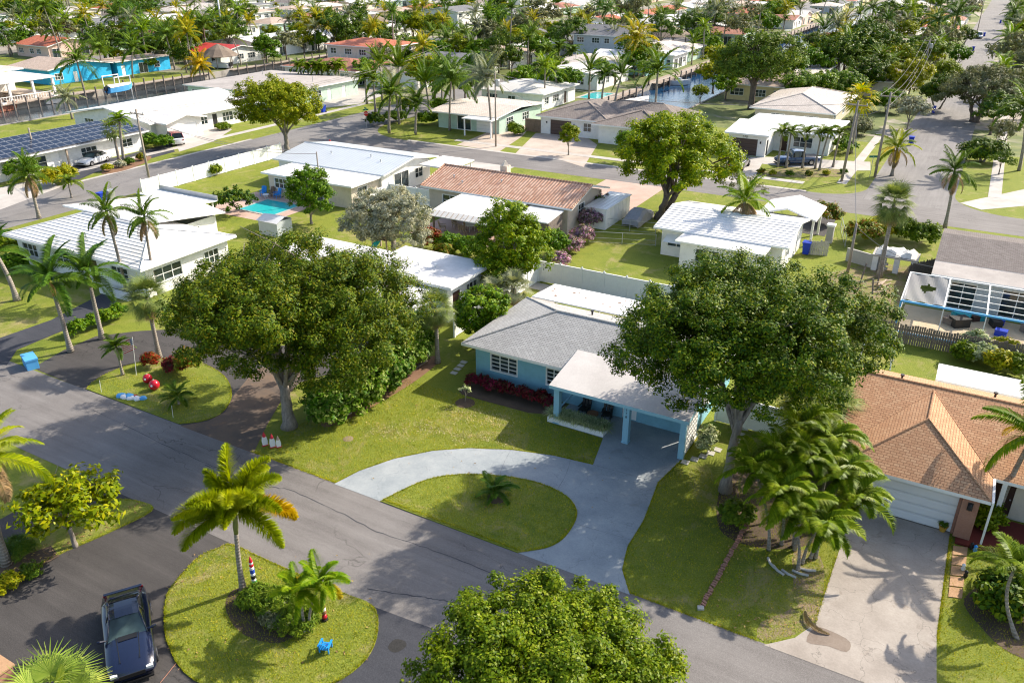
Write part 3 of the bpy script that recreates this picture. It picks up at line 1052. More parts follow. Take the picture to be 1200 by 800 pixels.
def opening(root, side, fixed, o, trim='trim_white', light=False):
 """fills an opening: (a0,a1,z0,z1,kind)"""
 a0, a1, z0, z1, kind = o
 sg = {'S': -1, 'N': 1, 'E': 1, 'W': -1}[side]
 def bx(mb, b0, b1, c0, c1, d0, d1, mi=0):
  f0, f1 = fixed + sg * d0, fixed + sg * d1
  if side in 'SN':
   mb.box(b0, f0, c0, b1, f1, c1, mi)
  else:
   mb.box(f0, b0, c0, f1, b1, c1, mi)
 if kind in ('win', 'win2', 'slider', 'jal'):
  fr = MB()
  w = .07 if not light else .06
  out = .03
  bx(fr, a0 - w, a1 + w, z1 - .01, z1 + w, -.08, out)
  bx(fr, a0 - w, a1 + w, z0 - w, z0 + .01, -.08, out + .03)
  bx(fr, a0 - w, a0 + .01, z0 + .01, z1 - .01, -.08, out)
  bx(fr, a1 - .01, a1 + w, z0 + .01, z1 - .01, -.08, out)
  nm = {'win': 1, 'win2': 2, 'slider': 1, 'jal': 2}[kind]
  k = nm + 1 if nm > 1 else 2
  for i in range(1, k):
   m = a0 + (a1 - a0) * i / k
   bx(fr, m - .03, m + .03, z0 + .01, z1 - .01, -.07, -.02)
  if kind in ('win', 'win2'):
   zm = (z0 + z1) / 2
   bx(fr, a0 + .01, a1 - .01, zm - .02, zm + .02, -.068, -.022)
  if kind == 'jal':
   for i in range(1, 4):
    zm = z0 + (z1 - z0) * i / 4
    bx(fr, a0 + .01, a1 - .01, zm - .022, zm + .022, -.068, -.018)
  f = fr.build('window', trim, root)
  pn = MB()
  for i in range(k):
   b0 = a0 + (a1 - a0) * i / k
   b1 = a0 + (a1 - a0) * (i + 1) / k
   p2 = MB()
   bx(p2, b0 + .015, b1 - .015, z0 + .012, z1 - .012, -.10, -.075)
   p2.build('pane', 'window_glass', f)
 else:
  d = MB()
  m = {'garage': 'garage_white', 'bgarage': 'garage_brown', 'door': 'trim_white', 'bdoor': 'brown_door', 'dark': 'dark_frame'}[kind]
  bx(d, a0 + .003, a1 - .003, z0 + .005, z1 - .003, -.11, -.05)
  f = d.build({'garage': 'garage_door', 'bgarage': 'garage_door'}.get(kind, 'door'), m, root)
  if kind in ('door', 'bdoor'):
   h = MB()
   bx(h, a1 - .14, a1 - .08, 1.0, 1.06, -.05, -.0)
   h.build('handle', 'grey_metal', f)
  elif kind in ('garage', 'bgarage') and not light:
   nrow = 4
   for i in range(nrow):
    c0 = z0 + (z1 - z0) * i / nrow
    c1 = z0 + (z1 - z0) * (i + 1) / nrow
    p = MB()
    bx(p, a0 + .03, a1 - .03, c0 + .02, c1 - .015, -.05, -.03)
    p.build('panel', m, f)
def walls(root, u0, u1, v0, v1, h, mat, ops={}, z0=0.0, gables=(), trim='trim_white', light=False, name='wall'):
 """four-sided box of walls with openings. ops: {'S':[(a0,a1,z0,z1,kind)]}; gables: list of polygons"""
 mb = MB()
 for side, fixed, a0, a1 in (('S', v0, u0, u1), ('N', v1, u0, u1), ('E', u1, v0, v1), ('W', u0, v0, v1)):
  wall_face(mb, side, fixed, a0, a1, z0, h, [o[:4] for o in ops.get(side, [])])
 for g in gables:
  mb.face(g)
 wo_ = mb.build(name, mat, root)
 for side, fixed in (('S', v0), ('N', v1), ('E', u1), ('W', u0)):
  for o in ops.get(side, []):
   opening(root, side, fixed, o, trim, light)
 return wo_
def roof_solid(root, polys, mats, t=.18, name='roof'):
 """polys: top faces (lists of 3D points); extruded down by t with fascia on the free edges"""
 mb = MB()
 key = lambda p: (round(p[0], 3), round(p[1], 3), round(p[2], 3))
 cnt = {}
 for p in polys:
  n = Vector((0, 0, 0))
  for k in range(len(p)):
   a, b = Vector(p[k]), Vector(p[(k + 1) % len(p)])
   n += a.cross(b)
  if n.z < 0:
   p.reverse()
  mb.face(p, 0)
  mb.face([(x, y, z - t) for x, y, z in p][::-1], 1)
  for k in range(len(p)):
   e = (key(p[k]), key(p[(k + 1) % len(p)]))
   cnt[e] = (p[k], p[(k + 1) % len(p)])
 for (a, b), (p, q) in cnt.items():
  if (b, a) in cnt:
   continue
  mb.face([(p[0], p[1], p[2] - t), (q[0], q[1], q[2] - t), q, p], 1)
 return mb.build(name, mats, root)
def gable_polys(u0, u1, v0, v1, ze, zr, axis='u', ridge=None):
 if axis == 'u':
  m = (v0 + v1) / 2 if ridge is None else ridge
  return [[(u0, v0, ze), (u1, v0, ze), (u1, m, zr), (u0, m, zr)], [(u0, m, zr), (u1, m, zr), (u1, v1, ze), (u0, v1, ze)]]
 m = (u0 + u1) / 2 if ridge is None else ridge
 return [[(u0, v0, ze), (m, v0, zr), (m, v1, zr), (u0, v1, ze)], [(m, v0, zr), (u1, v0, ze), (u1, v1, ze), (m, v1, zr)]]
def hip_polys(u0, u1, v0, v1, ze, zr, inset=None):
 if u1 - u0 >= v1 - v0:
  i = (v1 - v0) / 2 if inset is None else inset
  m = (v0 + v1) / 2
  a, b = (u0 + i, m, zr), (u1 - i, m, zr)
  return [[(u0, v0, ze), (u1, v0, ze), b, a], [(u1, v1, ze), (u0, v1, ze), a, b], [(u0, v1, ze), (u0, v0, ze), a], [(u1, v0, ze), (u1, v1, ze), b]]
 i = (u1 - u0) / 2 if inset is None else inset
 m = (u0 + u1) / 2
 a, b = (m, v0 + i, zr), (m, v1 - i, zr)
 return [[(u0, v1, ze), (u0, v0, ze), a, b], [(u1, v0, ze), (u1, v1, ze), b, a], [(u0, v0, ze), (u1, v0, ze), a], [(u1, v1, ze), (u0, v1, ze), b]]
def caps(root, segs, mat, r=.09, name='ridge_cap'):
 for a, b in segs:
  mb = MB()
  mb.tube([a, b], r, 6)
  mb.build(name, mat, root)
def flat_polys(u0, u1, v0, v1, z, dz=0.0):
 return [[(u0, v0, z), (u1, v0, z), (u1, v1, z + dz), (u0, v1, z + dz)]]
def vents(root, spots, mat='grey_metal'):
 for (x, y, z, h) in spots:
  mb = MB()
  mb.tube([(x, y, z - .15), (x, y, z + h)], .06, 8)
  mb.tube([(x, y, z + h), (x, y, z + h + .08)], .11, 8)
  mb.build('vent_pipe', mat, root)
# ------------------------------------------------------------------ ground, water, streets
CANALS = [(-246, -228, 30), (-152, -134, 30), (-61, -45, 128)]
def build_ground():
 mb = MB()
 us = [-1300]
 for a, b, v in CANALS:
  us += [a, b]
 us += [900]
 vs = [-200, 30, 128, 1300]
 for i in range(len(us) - 1):
  u0, u1 = us[i], us[i + 1]
  can = [c for c in CANALS if c[0] == u0]
  for j in range(3):
   v0, v1 = vs[j], vs[j + 1]
   if can and v0 >= can[0][2]:
    continue
   mb.face([(u0, v0, 0), (u1, v0, 0), (u1, v1, 0), (u0, v1, 0)], 0 if j < 2 else 1)
 struct(mb.build('ground', ['grass', 'far_ground']))
 for a, b, v in CANALS:
  w_ = MB()
  w_.face([(a - .2, v - .2, -1.1), (b + .2, v - .2, -1.1), (b + .2, 1300, -1.1), (a - .2, 1300, -1.1)])
  struct(w_.build('canal_water', 'canal_water' if a > -100 else 'canal_murky'))
  s = MB()
  s.box(a - .35, v - .35, -2.5, a + .03, 900, .12)
  s.box(b - .03, v - .35, -2.5, b + .35, 900, .12)
  s.box(a + .03, v - .35, -2.5, b - .03, v + .03, .12)
  struct(s.build('seawall', 'seawall'))
build_ground()
Z1, Z2, Z3, Z4 = .006, .011, .016, .021
sheet('front_street', rect(-400, 80, 20.0, 26.1), Z2, 'asphalt')
def fillet(cu, cv, du, dv, r, n=8):
 pts = [(cu, cv)]
 for i in range(n + 1):
  a = PI / 2 * i / n
  pts.append((cu + du * r * (1 - math.sin(a)), cv + dv * r * (1 - math.cos(a))))
 return pts
def street(name, poly, corners, mat, z):
 mb = MB()
 for k, p in enumerate([poly] + corners):
  n = len(p)
  a = sum(p[i][0] * p[(i + 1) % n][1] - p[(i + 1) % n][0] * p[i][1] for i in range(n))
  if a < 0:
   p = p[::-1]
  mb.face([(x, y, z - (.002 if k == 0 else 0) + (0 if k < 2 else .0003 * k)) for x, y in p])
 return struct(mb.build(name, mat))
street('cross_street', rect(-92, -82, 26.0, 700), [fillet(-82, 90, 1, -1, 5), fillet(-82, 96.5, 1, 1, 9)], 'asphalt_cross', Z2)
street('second_street', rect(-82.2, 90, 90, 96.5), [fillet(-10, 96.5, -1, 1, 5), fillet(-1, 96.5, 1, 1, 6)], 'asphalt', Z2 - .003)
street('side_street', rect(-10, -1, 96.4, 700), [], 'asphalt_cross', Z2)
for u_ in (-199, 75, -305):
 street('far_street', rect(u_ - 4, u_ + 4, 100, 900), [], 'asphalt_cross', Z2)
sheet('gutter', rect(-72, -16, 96.3, 96.9), Z3 + .002, 'concrete_pale')
sheet('gutter', rect(-92.5, -91.9, 30, 86), Z3 + .002, 'concrete_pale')
sheet('sidewalk', rect(-66, -17, 99.6, 100.8), .03, 'concrete_pale', thick=.06)
sheet('sidewalk', rect(-97.6, -96.4, 30, 120), .03, 'concrete_pale', thick=.06)
sheet('sidewalk', rect(2.2, 3.5, 104, 260), .03, 'concrete_pale', thick=.06)
sheet('sidewalk', rect(-13.6, -12.5, 102, 135), .03, 'concrete_pale', thick=.06)
def pxpoly(pts):
 return [at(*p) for p in pts]
outer = [(-25.3, 26.0), (-24.9, 27.6), (-24.0, 29.4), (-22.6, 31.1), (-21.0, 32.3), (-18.9, 33.3), (-16.6, 33.95), (-14.35, 34.2), (-14.95, 36.9), (-18.3, 36.95), (-18.3, 40.6),
         (-10.35, 40.6), (-10.4, 36.9), (-10.75, 34.4), (-10.25, 31.1), (-10.2, 28.9), (-9.8, 27.3), (-8.9, 26.0)]
sheet('driveway', outer, Z3 + .004, 'shade_tinted_concrete')
isl = spline([(-22.3, 25.99), (-21.3, 28.7), (-19.6, 30.2), (-16.9, 31.2), (-14.7, 31.1), (-13.35, 30.1), (-13.0, 28.4), (-13.3, 27.1), (-14.4, 25.99)], 5)
sheet('lawn_island', isl, .05, 'grass', thick=.06)
sheet('driveway', [(-1.55, 37.6), (-1.6, 33), (-1.65, 28.2), (-2.2, 27.0), (-3.2, 26.0), (3.6, 26.0), (2.95, 27.4), (2.75, 30), (2.75, 37.6)], Z3 + .004, 'concrete')
sheet('dirt_verge', spline([(-3.3, 26.2), (-1.75, 28.0), (-1.72, 30.5), (-2.3, 32.6), (-3.4, 32.4), (-3.0, 30.4), (-2.7, 28.6), (-3.6, 27.2)], 3, True), Z1, 'worn_grass')
sheet('driveway', rect(-37.5, -13.5, 2, 20.1), Z1, 'asphalt_dark')
si = spline([(-26.6, 19.4), (-26.9, 18.6), (-26.5, 16.9), (-25.9, 15.9), (-24.0, 14.4), (-21.5, 13.6), (-18.6, 14.4), (-16.9, 16.0), (-16.5, 17.6), (-17.0, 19.0), (-18.1, 20.05), (-20, 20.0), (-23.8, 19.95), (-26.2, 19.95)], 4, True)
sheet('lawn_island', si, .05, 'grass', thick=.06)
bi = spline(pxpoly([(-60, 735), (0, 697), (60, 655), (120, 628), (178, 599), (166, 588), (128, 586), (85, 602), (45, 622), (10, 655), (-60, 690)]), 4, True)
sheet('lawn_island', bi, .05, 'grass', thick=.06)
sheet('planting_bed', pxpoly([(0, 690), (20, 680), (70, 652), (60, 640), (20, 655), (-10, 668)]), .056, 'soil')
sheet('driveway', pxpoly([(436, 710), (520, 741), (560, 790), (480, 860), (380, 860), (402, 796), (432, 771), (441, 740)]), Z3, 'asphalt_fresh')
sheet('driveway', pxpoly([(-40, 420), (-40, 398), (0, 396), (60, 375), (128, 340), (140, 340), (136, 356), (80, 385), (20, 410), (8, 428)]), Z3, 'asphalt_fresh')
sheet('driveway', pxpoly([(38, 431), (75, 410), (112, 394), (160, 388), (230, 384), (290, 396), (305, 430), (290, 470), (278, 526), (208, 500), (100, 457)]), Z1, 'asphalt_dark')
li = spline(pxpoly([(101, 456), (112, 446), (135, 434), (180, 421), (230, 424), (262, 440), (272, 462), (262, 482), (240, 493), (210, 497)]), 4)
sheet('lawn_island', li, .05, 'grass', thick=.06)
sheet('driveway', pxpoly([(211, 499), (243, 493.5), (264, 483), (275, 462), (300, 432), (350, 420), (352, 448), (328, 472), (312, 500), (297, 531)]), Z2 + .002, 'rust_drive')
sheet('driveway', pxpoly([(300, 432), (330, 405), (440, 400), (430, 425), (352, 448)]), Z2, 'asphalt_dark')
sheet('patio_strip', [(-29.5, 54.9), (-10, 54.9), (-10, 56.3), (-29.5, 56.3)], Z1, 'concrete_pale')
sheet('patio_strip', [(-28.2, 44), (-26.4, 44), (-26.2, 55), (-28.4, 55)], Z2, 'concrete_pale')
sheet('driveway', rect(-38.0, -30.5, 77.8, 90.1), Z3, 'pink_paver')
sheet('driveway', rect(-56.5, -50.6, 74.5, 90.1), Z3, 'concrete_pale')
sheet('driveway', rect(-14.8, -11.0, 80.6, 90.1), Z3, 'asphalt_dark')
sheet('patio', rect(-46.5, -37.6, 61.8, 68.6), Z3, 'pink_paver')
sheet('pool_deck', rect(-70.5, -60.8, 57.4, 65.38), Z2, 'pink_paver')
sheet('driveway', pxpoly([(604, 180), (655, 187), (684, 196), (700, 170), (683, 158), (628, 156)]), Z3, 'tan_paver')
sheet('driveway', pxpoly([(535, 170), (585, 178), (612, 160), (622, 148), (600, 146), (572, 155)]), Z3 + .0015, 'tan_paver')
sheet('driveway', pxpoly([(838, 210), (880, 216), (893, 192), (960, 200), (1020, 200), (1020, 190), (900, 184), (856, 184)]), Z3, 'concrete_pale')
sheet('driveway', pxpoly([(60, 207), (92, 190), (140, 184), (200, 168), (205, 178), (140, 196), (110, 203), (80, 216)]), Z3, 'asphalt_fresh')
sheet('driveway', pxpoly([(-40, 240), (0, 222), (60, 212), (70, 220), (0, 246), (-40, 262)]), Z3, 'concrete_pale')
sheet('driveway', pxpoly([(210, 178), (250, 166), (272, 152), (250, 140), (222, 150), (205, 165)]), Z3, 'concrete_pale')
sheet('driveway', pxpoly([(370, 128), (420, 122), (450, 112), (400, 100), (350, 108)]), Z3, 'concrete_pale')
sheet('driveway', pxpoly([(1125, 238), (1200, 222), (1260, 215), (1260, 236), (1150, 246)]), Z3, 'concrete_pale')
sheet('mulch_bed', spline(pxpoly([(120, 204), (146, 200), (172, 190), (176, 183), (150, 188), (126, 196)]), 4, True), Z4 + .004, 'mulch')
sheet('mulch_bed', spline(pxpoly([(888, 205), (930, 208), (985, 207), (998, 202), (975, 198), (915, 197)]), 4, True), Z4 + .004, 'worn_grass')
sheet('planting_bed', [(-25.2, 37.6), (-24.6, 37.2), (-20, 37.3), (-18.6, 37.8), (-18.4, 39.4), (-25.2, 39.5)], Z3, 'soil')
sheet('planting_bed', spline([(-7.4, 33.6), (-6.6, 32.0), (-5.0, 31.8), (-3.2, 32.8), (-2.2, 35), (-2.4, 39), (-5, 41), (-7.2, 38.5), (-7.8, 36.2)], 4, True), Z2, 'soil')
sheet('planting_bed', spline([(-30.0, 30.4), (-29.3, 30.2), (-28.7, 32.3), (-28.3, 35.3), (-28.2, 38), (-28.5, 40.5), (-29.4, 40.5), (-29.8, 36), (-30.2, 32.5)], 3, True), Z2, 'mulch')
sheet('planting_bed', spline([(-23.9, 17.8), (-23.4, 16.9), (-21.8, 16.2), (-20.1, 16.5), (-19.8, 17.5), (-21, 18.1), (-23.0, 18.4)], 5, True), .054, 'soil')
sheet('planting_bed', spline(pxpoly([(1130, 700), (1150, 735), (1185, 765), (1230, 770), (1230, 690), (1180, 675)]), 4, True), Z2, 'soil')
sheet('sand_floor', rect(-2.3, 12, 60.2, 66.4), Z1, 'sand')
sheet('dirt_yard', [(-8, 63), (-3, 61), (-2.6, 67), (-1.2, 76), (-6, 75), (-9, 70)], Z1, 'worn_grass')
sheet('porch_floor', rect(3.0, 9.5, 36.6, 39.6), .12, 'red_tile', thick=.12)
# --- tarred repair seams, oil marks and worn patches in the front street
def seam(pts, w=.06, z=Z2 + .006, mat='asphalt_fresh'):
 w *= .6
 mb = MB()
 rng = random.Random(int(abs(pts[0][0]) * 10))
 q = spline(pts, 7)
 jt = .05 if mat != 'joint' else .006
 q = [(x + rng.uniform(-jt, jt), y + rng.uniform(-jt, jt)) for x, y in q]
 for a, b in zip(q, q[1:]):
  d = Vector((b[0] - a[0], b[1] - a[1]))
  if d.length < 1e-6:
   continue
  n = Vector((-d.y, d.x)).normalized() * w * rng.uniform(.3, .9)
  mb.face([(a[0] - n.x, a[1] - n.y, z), (b[0] - n.x, b[1] - n.y, z), (b[0] + n.x, b[1] + n.y, z), (a[0] + n.x, a[1] + n.y, z)])
 return struct(mb.build('tar_seam', mat))
seam(pxpoly([(240, 545), (303, 567), (345, 576), (395, 599), (450, 626), (500, 642), (560, 665), (640, 700), (730, 742)]), .045)
seam(pxpoly([(430, 690), (485, 698), (512, 702), (540, 706), (555, 705)]), .045)
seam(pxpoly([(190, 520), (235, 540), (285, 560)]), .035)
seam(pxpoly([(110, 480), (200, 525), (210, 531)]), .03)
sheet('asphalt_patch', spline(pxpoly([(455, 757), (463, 749), (474, 751), (476, 757), (466, 764), (458, 763)]), 3, True), Z3 + .006, 'asphalt_patch')
for p_ in ([(-14.35, 34.2), (-12.5, 34.3), (-10.75, 34.4)], [(-13.05, 29.2), (-11.6, 29.3), (-10.25, 29.4)], [(-18.9, 33.3), (-18.6, 32), (-18.2, 30.8)], [(-15.6, 34.05), (-15.2, 32.6), (-15.0, 31.2)]):
 seam(p_, .025, Z3 + .008, 'joint')
sheet('driveway_stain', spline(pxpoly([(945, 752), (955, 735), (975, 740), (996, 752), (992, 764), (970, 757)]), 3, True), Z3 + .009, 'stain')
# ------------------------------------------------------------------ the named houses
def text_obj(body, size, loc, rot, mat, parent, name='house_number', ext=.006):
 cu = bpy.data.curves.new(name, 'FONT')
 cu.body = body
 cu.size = size
 cu.extrude = ext
 cu.align_x = 'CENTER'
 tmp = bpy.data.objects.new('tmp', cu)
 COL.objects.link(tmp)
 dg = bpy.context.evaluated_depsgraph_get()
 me = bpy.data.meshes.new_from_object(tmp.evaluated_get(dg))
 bpy.data.objects.remove(tmp)
 me.materials.clear()
 me.materials.append(MATS[mat])
 b = base_of(parent)
 o = obj(name, me, parent, (loc[0] - b[0], loc[1] - b[1], loc[2] - b[2]), rot)
 return o
# --- blue house
H = thing('house', 'blue stucco house with grey shingle hip roof and attached carport', 'house', (-18, 43))
walls(H, -25.0, -10.6, 39.5, 46.9, 2.45, 'blue_wall', {
 'S': [(-23.85, -22.0, .95, 2.05, 'jal'), (-19.9, -18.5, .95, 2.05, 'jal'), (-14.9, -14.0, .05, 2.1, 'door')],
 'E': [(42, 44, .95, 2.1, 'win2')], 'N': [(-22, -20, .9, 2.1, 'win2'), (-18, -15.5, .1, 2.1, 'slider')]})
roof_solid(H, hip_polys(-25.7, -10.0, 38.9, 47.5, 2.62, 4.15, 4.6), ['shingle_grey', 'trim_white'], .17)
mrid = 43.2
caps(H, [((-25.6, 38.95, 2.64), (-21.1, mrid, 4.16)), ((-25.6, 47.45, 2.64), (-21.1, mrid, 4.16)), ((-21.1, mrid, 4.16), (-14.6, mrid, 4.16)),
         ((-14.6, mrid, 4.16), (-10.1, 38.95, 2.64)), ((-14.6, mrid, 4.16), (-10.1, 47.45, 2.64))], 'shingle_grey', .07)
vents(H, [(-16.2, 44.4, 3.75, .3), (-19.6, 45.3, 3.4, .25)], 'dark_frame')
roof_solid(H, [[(-18.35, 36.7, 2.62), (-10.1, 36.7, 2.62), (-10.1, 40.5, 3.24), (-18.35, 40.5, 3.24)]], ['carport_membrane', 'trim_blue'], .2, 'carport_roof')
for x in (-18.0, -13.7):
 mb = MB()
 mb.box(x - .17, 37.0, 0, x + .17, 37.36, 2.46)
 mb.box(x - .20, 36.97, 0, x + .20, 37.39, .1)
 mb.build('carport_post', 'post_blue', H)
mb = MB()
mb.box(-10.62, 37.0, 0, -10.3, 37.22, 2.4)
mb.build('carport_post', 'post_blue', H)
text_obj('1', .2, (-13.7, 36.99, 2.1), (PI / 2, 0, 0), 'dark_frame', H)
text_obj('7', .2, (-13.7, 36.99, 1.88), (PI / 2, 0, 0), 'dark_frame', H)
text_obj('8', .2, (-13.7, 36.99, 1.66), (PI / 2, 0, 0), 'dark_frame', H)
bw = MB()
bw.box(-10.58, 37.24, 0, -10.36, 39.5, .18)
bw.build('screen_base', 'white_wall', H)
blk = MB()
for (y0, y1, z0, z1) in ((0, .04, 0, .3), (.26, .3, 0, .3), (.04, .26, 0, .04), (.04, .26, .26, .3)):
 blk.box(-.09, y0, z0, .09, y1, z1)
blk.box(-.02, .04, .04, .02, .26, .26)
bme = blk.mesh('screen_block', 'white_wall')
b0 = base_of(H)
for i in range(7):
 for j in range(8 if i < 4 else 9):
  z = .18 + j * .302
  if z + .3 > 2.45:
   continue
  obj('screen_block', bme, H, (-10.47 - b0[0], 37.25 + i * .312 - b0[1], z))
for z in (.85, 1.7):
 MB().box(-18.06, 37.5, z - .03, -17.98, 39.5, z + .03).build('rail', 'post_blue', H)
P_ = thing('patio_cover', 'white ribbed patio cover behind the blue house', 'patio cover', (-20.5, 49.3))
roof_solid(P_, [[(-25.3, 47.62, 2.75), (-12.0, 47.62, 2.75), (-12.0, 51.2, 2.45), (-25.3, 51.2, 2.45)]], ['metal_white', 'trim_white'], .1, 'roof_sheet')
for x in (-25.0, -21.5, -18, -14.8, -12.3):
 MB().box(x - .05, 50.9, 0, x + .05, 51.0, 2.36).build('post', 'trim_white', P_)
rng = random.Random(4)
lv = MB()
for k in range(16):
 x, y = rng.uniform(-25, -19), rng.uniform(48.4, 51)
 z = 2.75 - (y - 47.62) * .0838 + .006
 a = rng.uniform(0, 3)
 s = rng.uniform(.05, .16)
 lv.face([(x + s * math.cos(a), y + s * math.sin(a), z), (x - s * math.sin(a), y + s * math.cos(a), z + .02), (x - s * math.cos(a), y - s * math.sin(a), z), (x + s * math.sin(a), y - s * math.cos(a), z + .01)])
o = lv.build('fallen_leaves', 'mulch')
tag(o, 'brown dead leaves scattered on the white ribbed patio cover', 'leaves')
o['kind'] = 'stuff'
# --- terracotta shingle house
H = thing('house', 'ranch house with terracotta shingle roof and white double garage door', 'house', (4, 43))
walls(H, -1.95, 3.55, 37.35, 40.2, 2.4, 'brick_red', {'S': [(-1.55, 2.75, .02, 2.08, 'garage')]}, name='garage_wall')
walls(H, -2.4, 12.2, 39.95, 47.5, 2.4, 'cream_wall', {'S': [(6.0, 8.2, .5, 2.0, 'win2'), (4.2, 5.1, .13, 2.1, 'bdoor'), (9.2, 11, .9, 2.0, 'win2')], 'N': [(0, 2, .9, 2, 'win2')]}, name='wall')
ze, zr = 2.6, 4.42
A, B = (-3.0, 43.5, zr), (13, 43.5, zr)
sl = (zr - ze) / (43.5 - 38.9)
gz = 4.30
gu = .75
vj = 38.9 + (gz - ze) / sl       # where the wing's ridge meets the main slope
polys = [
 [(-3.0, 38.9, ze), (-2.55, 38.9, ze), (gu, vj, gz), (3.95, 38.9, ze), (13, 38.9, ze), B, A],
 [A, B, (13, 48.1, ze), (-3.0, 48.1, ze)],
 [(-2.55, 36.75, ze), (3.95, 36.75, ze), (gu, 40.0, gz)],
 [(-2.55, 38.9, ze), (-2.55, 36.75, ze), (gu, 40.0, gz), (gu, vj, gz)],
 [(3.95, 36.75, ze), (3.95, 38.9, ze), (gu, vj, gz), (gu, 40.0, gz)]]
roof_solid(H, polys, ['shingle_orange', 'trim_white'], .17)
caps(H, [((-2.5, 36.8, ze + .02), (gu, 40.0, gz + .01)), ((3.9, 36.8, ze + .02), (gu, 40.0, gz + .01)), ((gu, 40.0, gz + .01), (gu, vj, gz + .01)), (A, B)], 'shingle_orange', .06)
caps(H, [((gu, vj, gz), (3.95, 38.9, ze + .01)), ((gu, vj, gz), (-2.55, 38.9, ze + .01))], 'shingle_orange', .03, 'valley')
g = MB()
g.face([(-2.42, 47.5, 2.4), (-2.42, 39.95, 2.4), (-2.42, 43.5, 4.2)])
g.build('gable_wall', 'cream_wall', H)
vents(H, [(-.9, 44.6, 3.95, .18), (3.6, 45.3, 3.7, .22), (5.9, 45.6, 3.6, .15)], 'dark_frame')
MB().box(5.1, 45.1, 3.72, 5.6, 45.5, 3.98).build('roof_vent', 'grey_metal', H)
gt = MB()
gt.box(3.96, 36.8, 2.47, 4.07, 38.88, 2.6)
gt.box(3.97, 36.7, .3, 4.06, 36.79, 2.6)
gt.build('gutter', 'trim_white', H)
MB().box(2.86, 37.0, .125, 3.56, 37.34, 2.42).build('brick_pier', 'brick_red', H)
lm = MB()
lm.box(3.1, 36.93, 1.75, 3.32, 36.998, 2.15)
lm.lathe([(.04, 0), (.09, .06), (.09, .26), (.02, .36)], (3.21, 36.88, 1.78), 8)
lm.build('wall_lantern', 'dark_frame', H)
for x in (4.5, 7.4, 10.4):
 MB().box(x - .1, 38.95, .12, x + .1, 39.15, 2.42).build('porch_post', 'trim_white', H)
F_ = thing('lean_to', 'white flat lean-to roof behind the terracotta-roofed house', 'lean-to', (6, 50))
roof_solid(F_, [[(.75, 48.3, 2.62), (13, 48.3, 2.62), (13, 51.0, 2.45), (.75, 51.0, 2.45)]], ['white_roof', 'trim_white'], .12, 'roof_sheet')
for x in (1.0, 4.5, 8, 12):
 MB().box(x - .05, 50.75, 0, x + .05, 50.85, 2.35).build('post', 'trim_white', F_)
# --- white house with a flat roof
H = thing('house', 'white flat-roofed house between the big tree and the blue house', 'house', (-37, 47))
walls(H, -38.6, -31.4, 45.9, 51.0, 2.8, 'white_wall', {'S': [(-35.5, -33, .9, 2.1, 'win2')], 'E': [(46.6, 47.6, .05, 2.1, 'bdoor'), (48.5, 50.0, .9, 2.1, 'win2')]})
walls(H, -47.5, -38.6, 42.5, 49.8, 2.6, 'white_wall', {'S': [(-46.5, -44.5, .9, 2.1, 'win2'), (-42.5, -39.5, .02, 2.1, 'garage')]}, name='wing_wall')
walls(H, -36.2, -31.9, 42.4, 45.9, 2.45, 'green_wall', {'S': [(-34.8, -33, .9, 2, 'win2')], 'E': [(43.2, 44.8, .9, 2, 'win2')]}, name='annex_wall')
roof_solid(H, flat_polys(-39.2, -30.8, 45.5, 51.5, 3.0), ['white_roof', 'trim_white'], .22)
roof_solid(H, flat_polys(-48.1, -39.22, 42.0, 50.3, 2.8), ['white_roof', 'trim_white'], .2, 'wing_roof')
roof_solid(H, flat_polys(-36.8, -31.4, 41.9, 45.48, 2.65), ['white_roof', 'trim_white'], .18, 'annex_roof')
vents(H, [(-37.2, 47.6, 3.0, .16), (-35.6, 48.3, 3.0, .14), (-34.2, 48.6, 3.0, .14), (-34.6, 47.0, 3.0, .14)], 'white_metal')
# --- white tiled hip house at the left
H = thing('house', 'white house with ridged white tile hip roof behind the coconut palms', 'house', (-63, 43))
walls(H, -71.3, -54.6, 38.2, 46.6, 2.5, 'white_wall', {
 'S': [(-70.6, -68.6, .9, 2.0, 'win2'), (-66, -63.5, .9, 2.0, 'win2'), (-58.8, -56.8, 1.0, 2.0, 'win2'), (-61.6, -60.6, .05, 2.1, 'bdoor')],
 'E': [(38.9, 41.6, .95, 2.1, 'win2'), (44, 45.5, .9, 2, 'win2')]})
walls(H, -70.5, -60.8, 46.6, 51.0, 2.5, 'white_wall', {'E': [(47.5, 49, .9, 2, 'win2')]}, name='rear_wall')
roof_solid(H, hip_polys(-72.0, -54.0, 37.4, 47.2, 2.7, 4.0, 4.6), ['tile_white', 'trim_white'], .16)
roof_solid(H, [[(-71.3, 43.0, 3.99), (-65.8, 43, 3.99), (-65.8, 51.7, 3.6), (-71.3, 51.7, 2.72)], [(-65.8, 43, 3.99), (-60.2, 43, 3.99), (-60.2, 51.7, 2.72), (-65.8, 51.7, 3.6)]],
           ['tile_white', 'trim_white'], .14, 'rear_roof')
rb = base_of(H)
for k in range(12):
 t_ = (k + .5) / 12.5
 v_ = 37.4 + 4.9 * t_
 z_ = 2.7 + 1.3 * t_
 u0_, u1_ = -72 + 4.6 * t_ + .1, -54 - 4.6 * t_ - .1
 mb = MB()
 mb.box(u0_, v_ - .05, z_ - .02, u1_, v_ + .05, z_ + .03)
 mb.build('tile_course', 'tile_white', H)
caps(H, [((-54.05, 37.45, 2.72), (-58.6, 42.3, 4.02)), ((-54.05, 47.15, 2.72), (-58.6, 42.3, 4.02)), ((-58.6, 42.3, 4.02), (-67.4, 42.3, 4.02)), ((-67.4, 42.3, 4.02), (-71.9, 37.45, 2.72))], 'tile_white', .08)
MB().box(-59.0, 36.9, .0, -55.6, 37.4, .45).build('planter_box', 'white_wall', H)
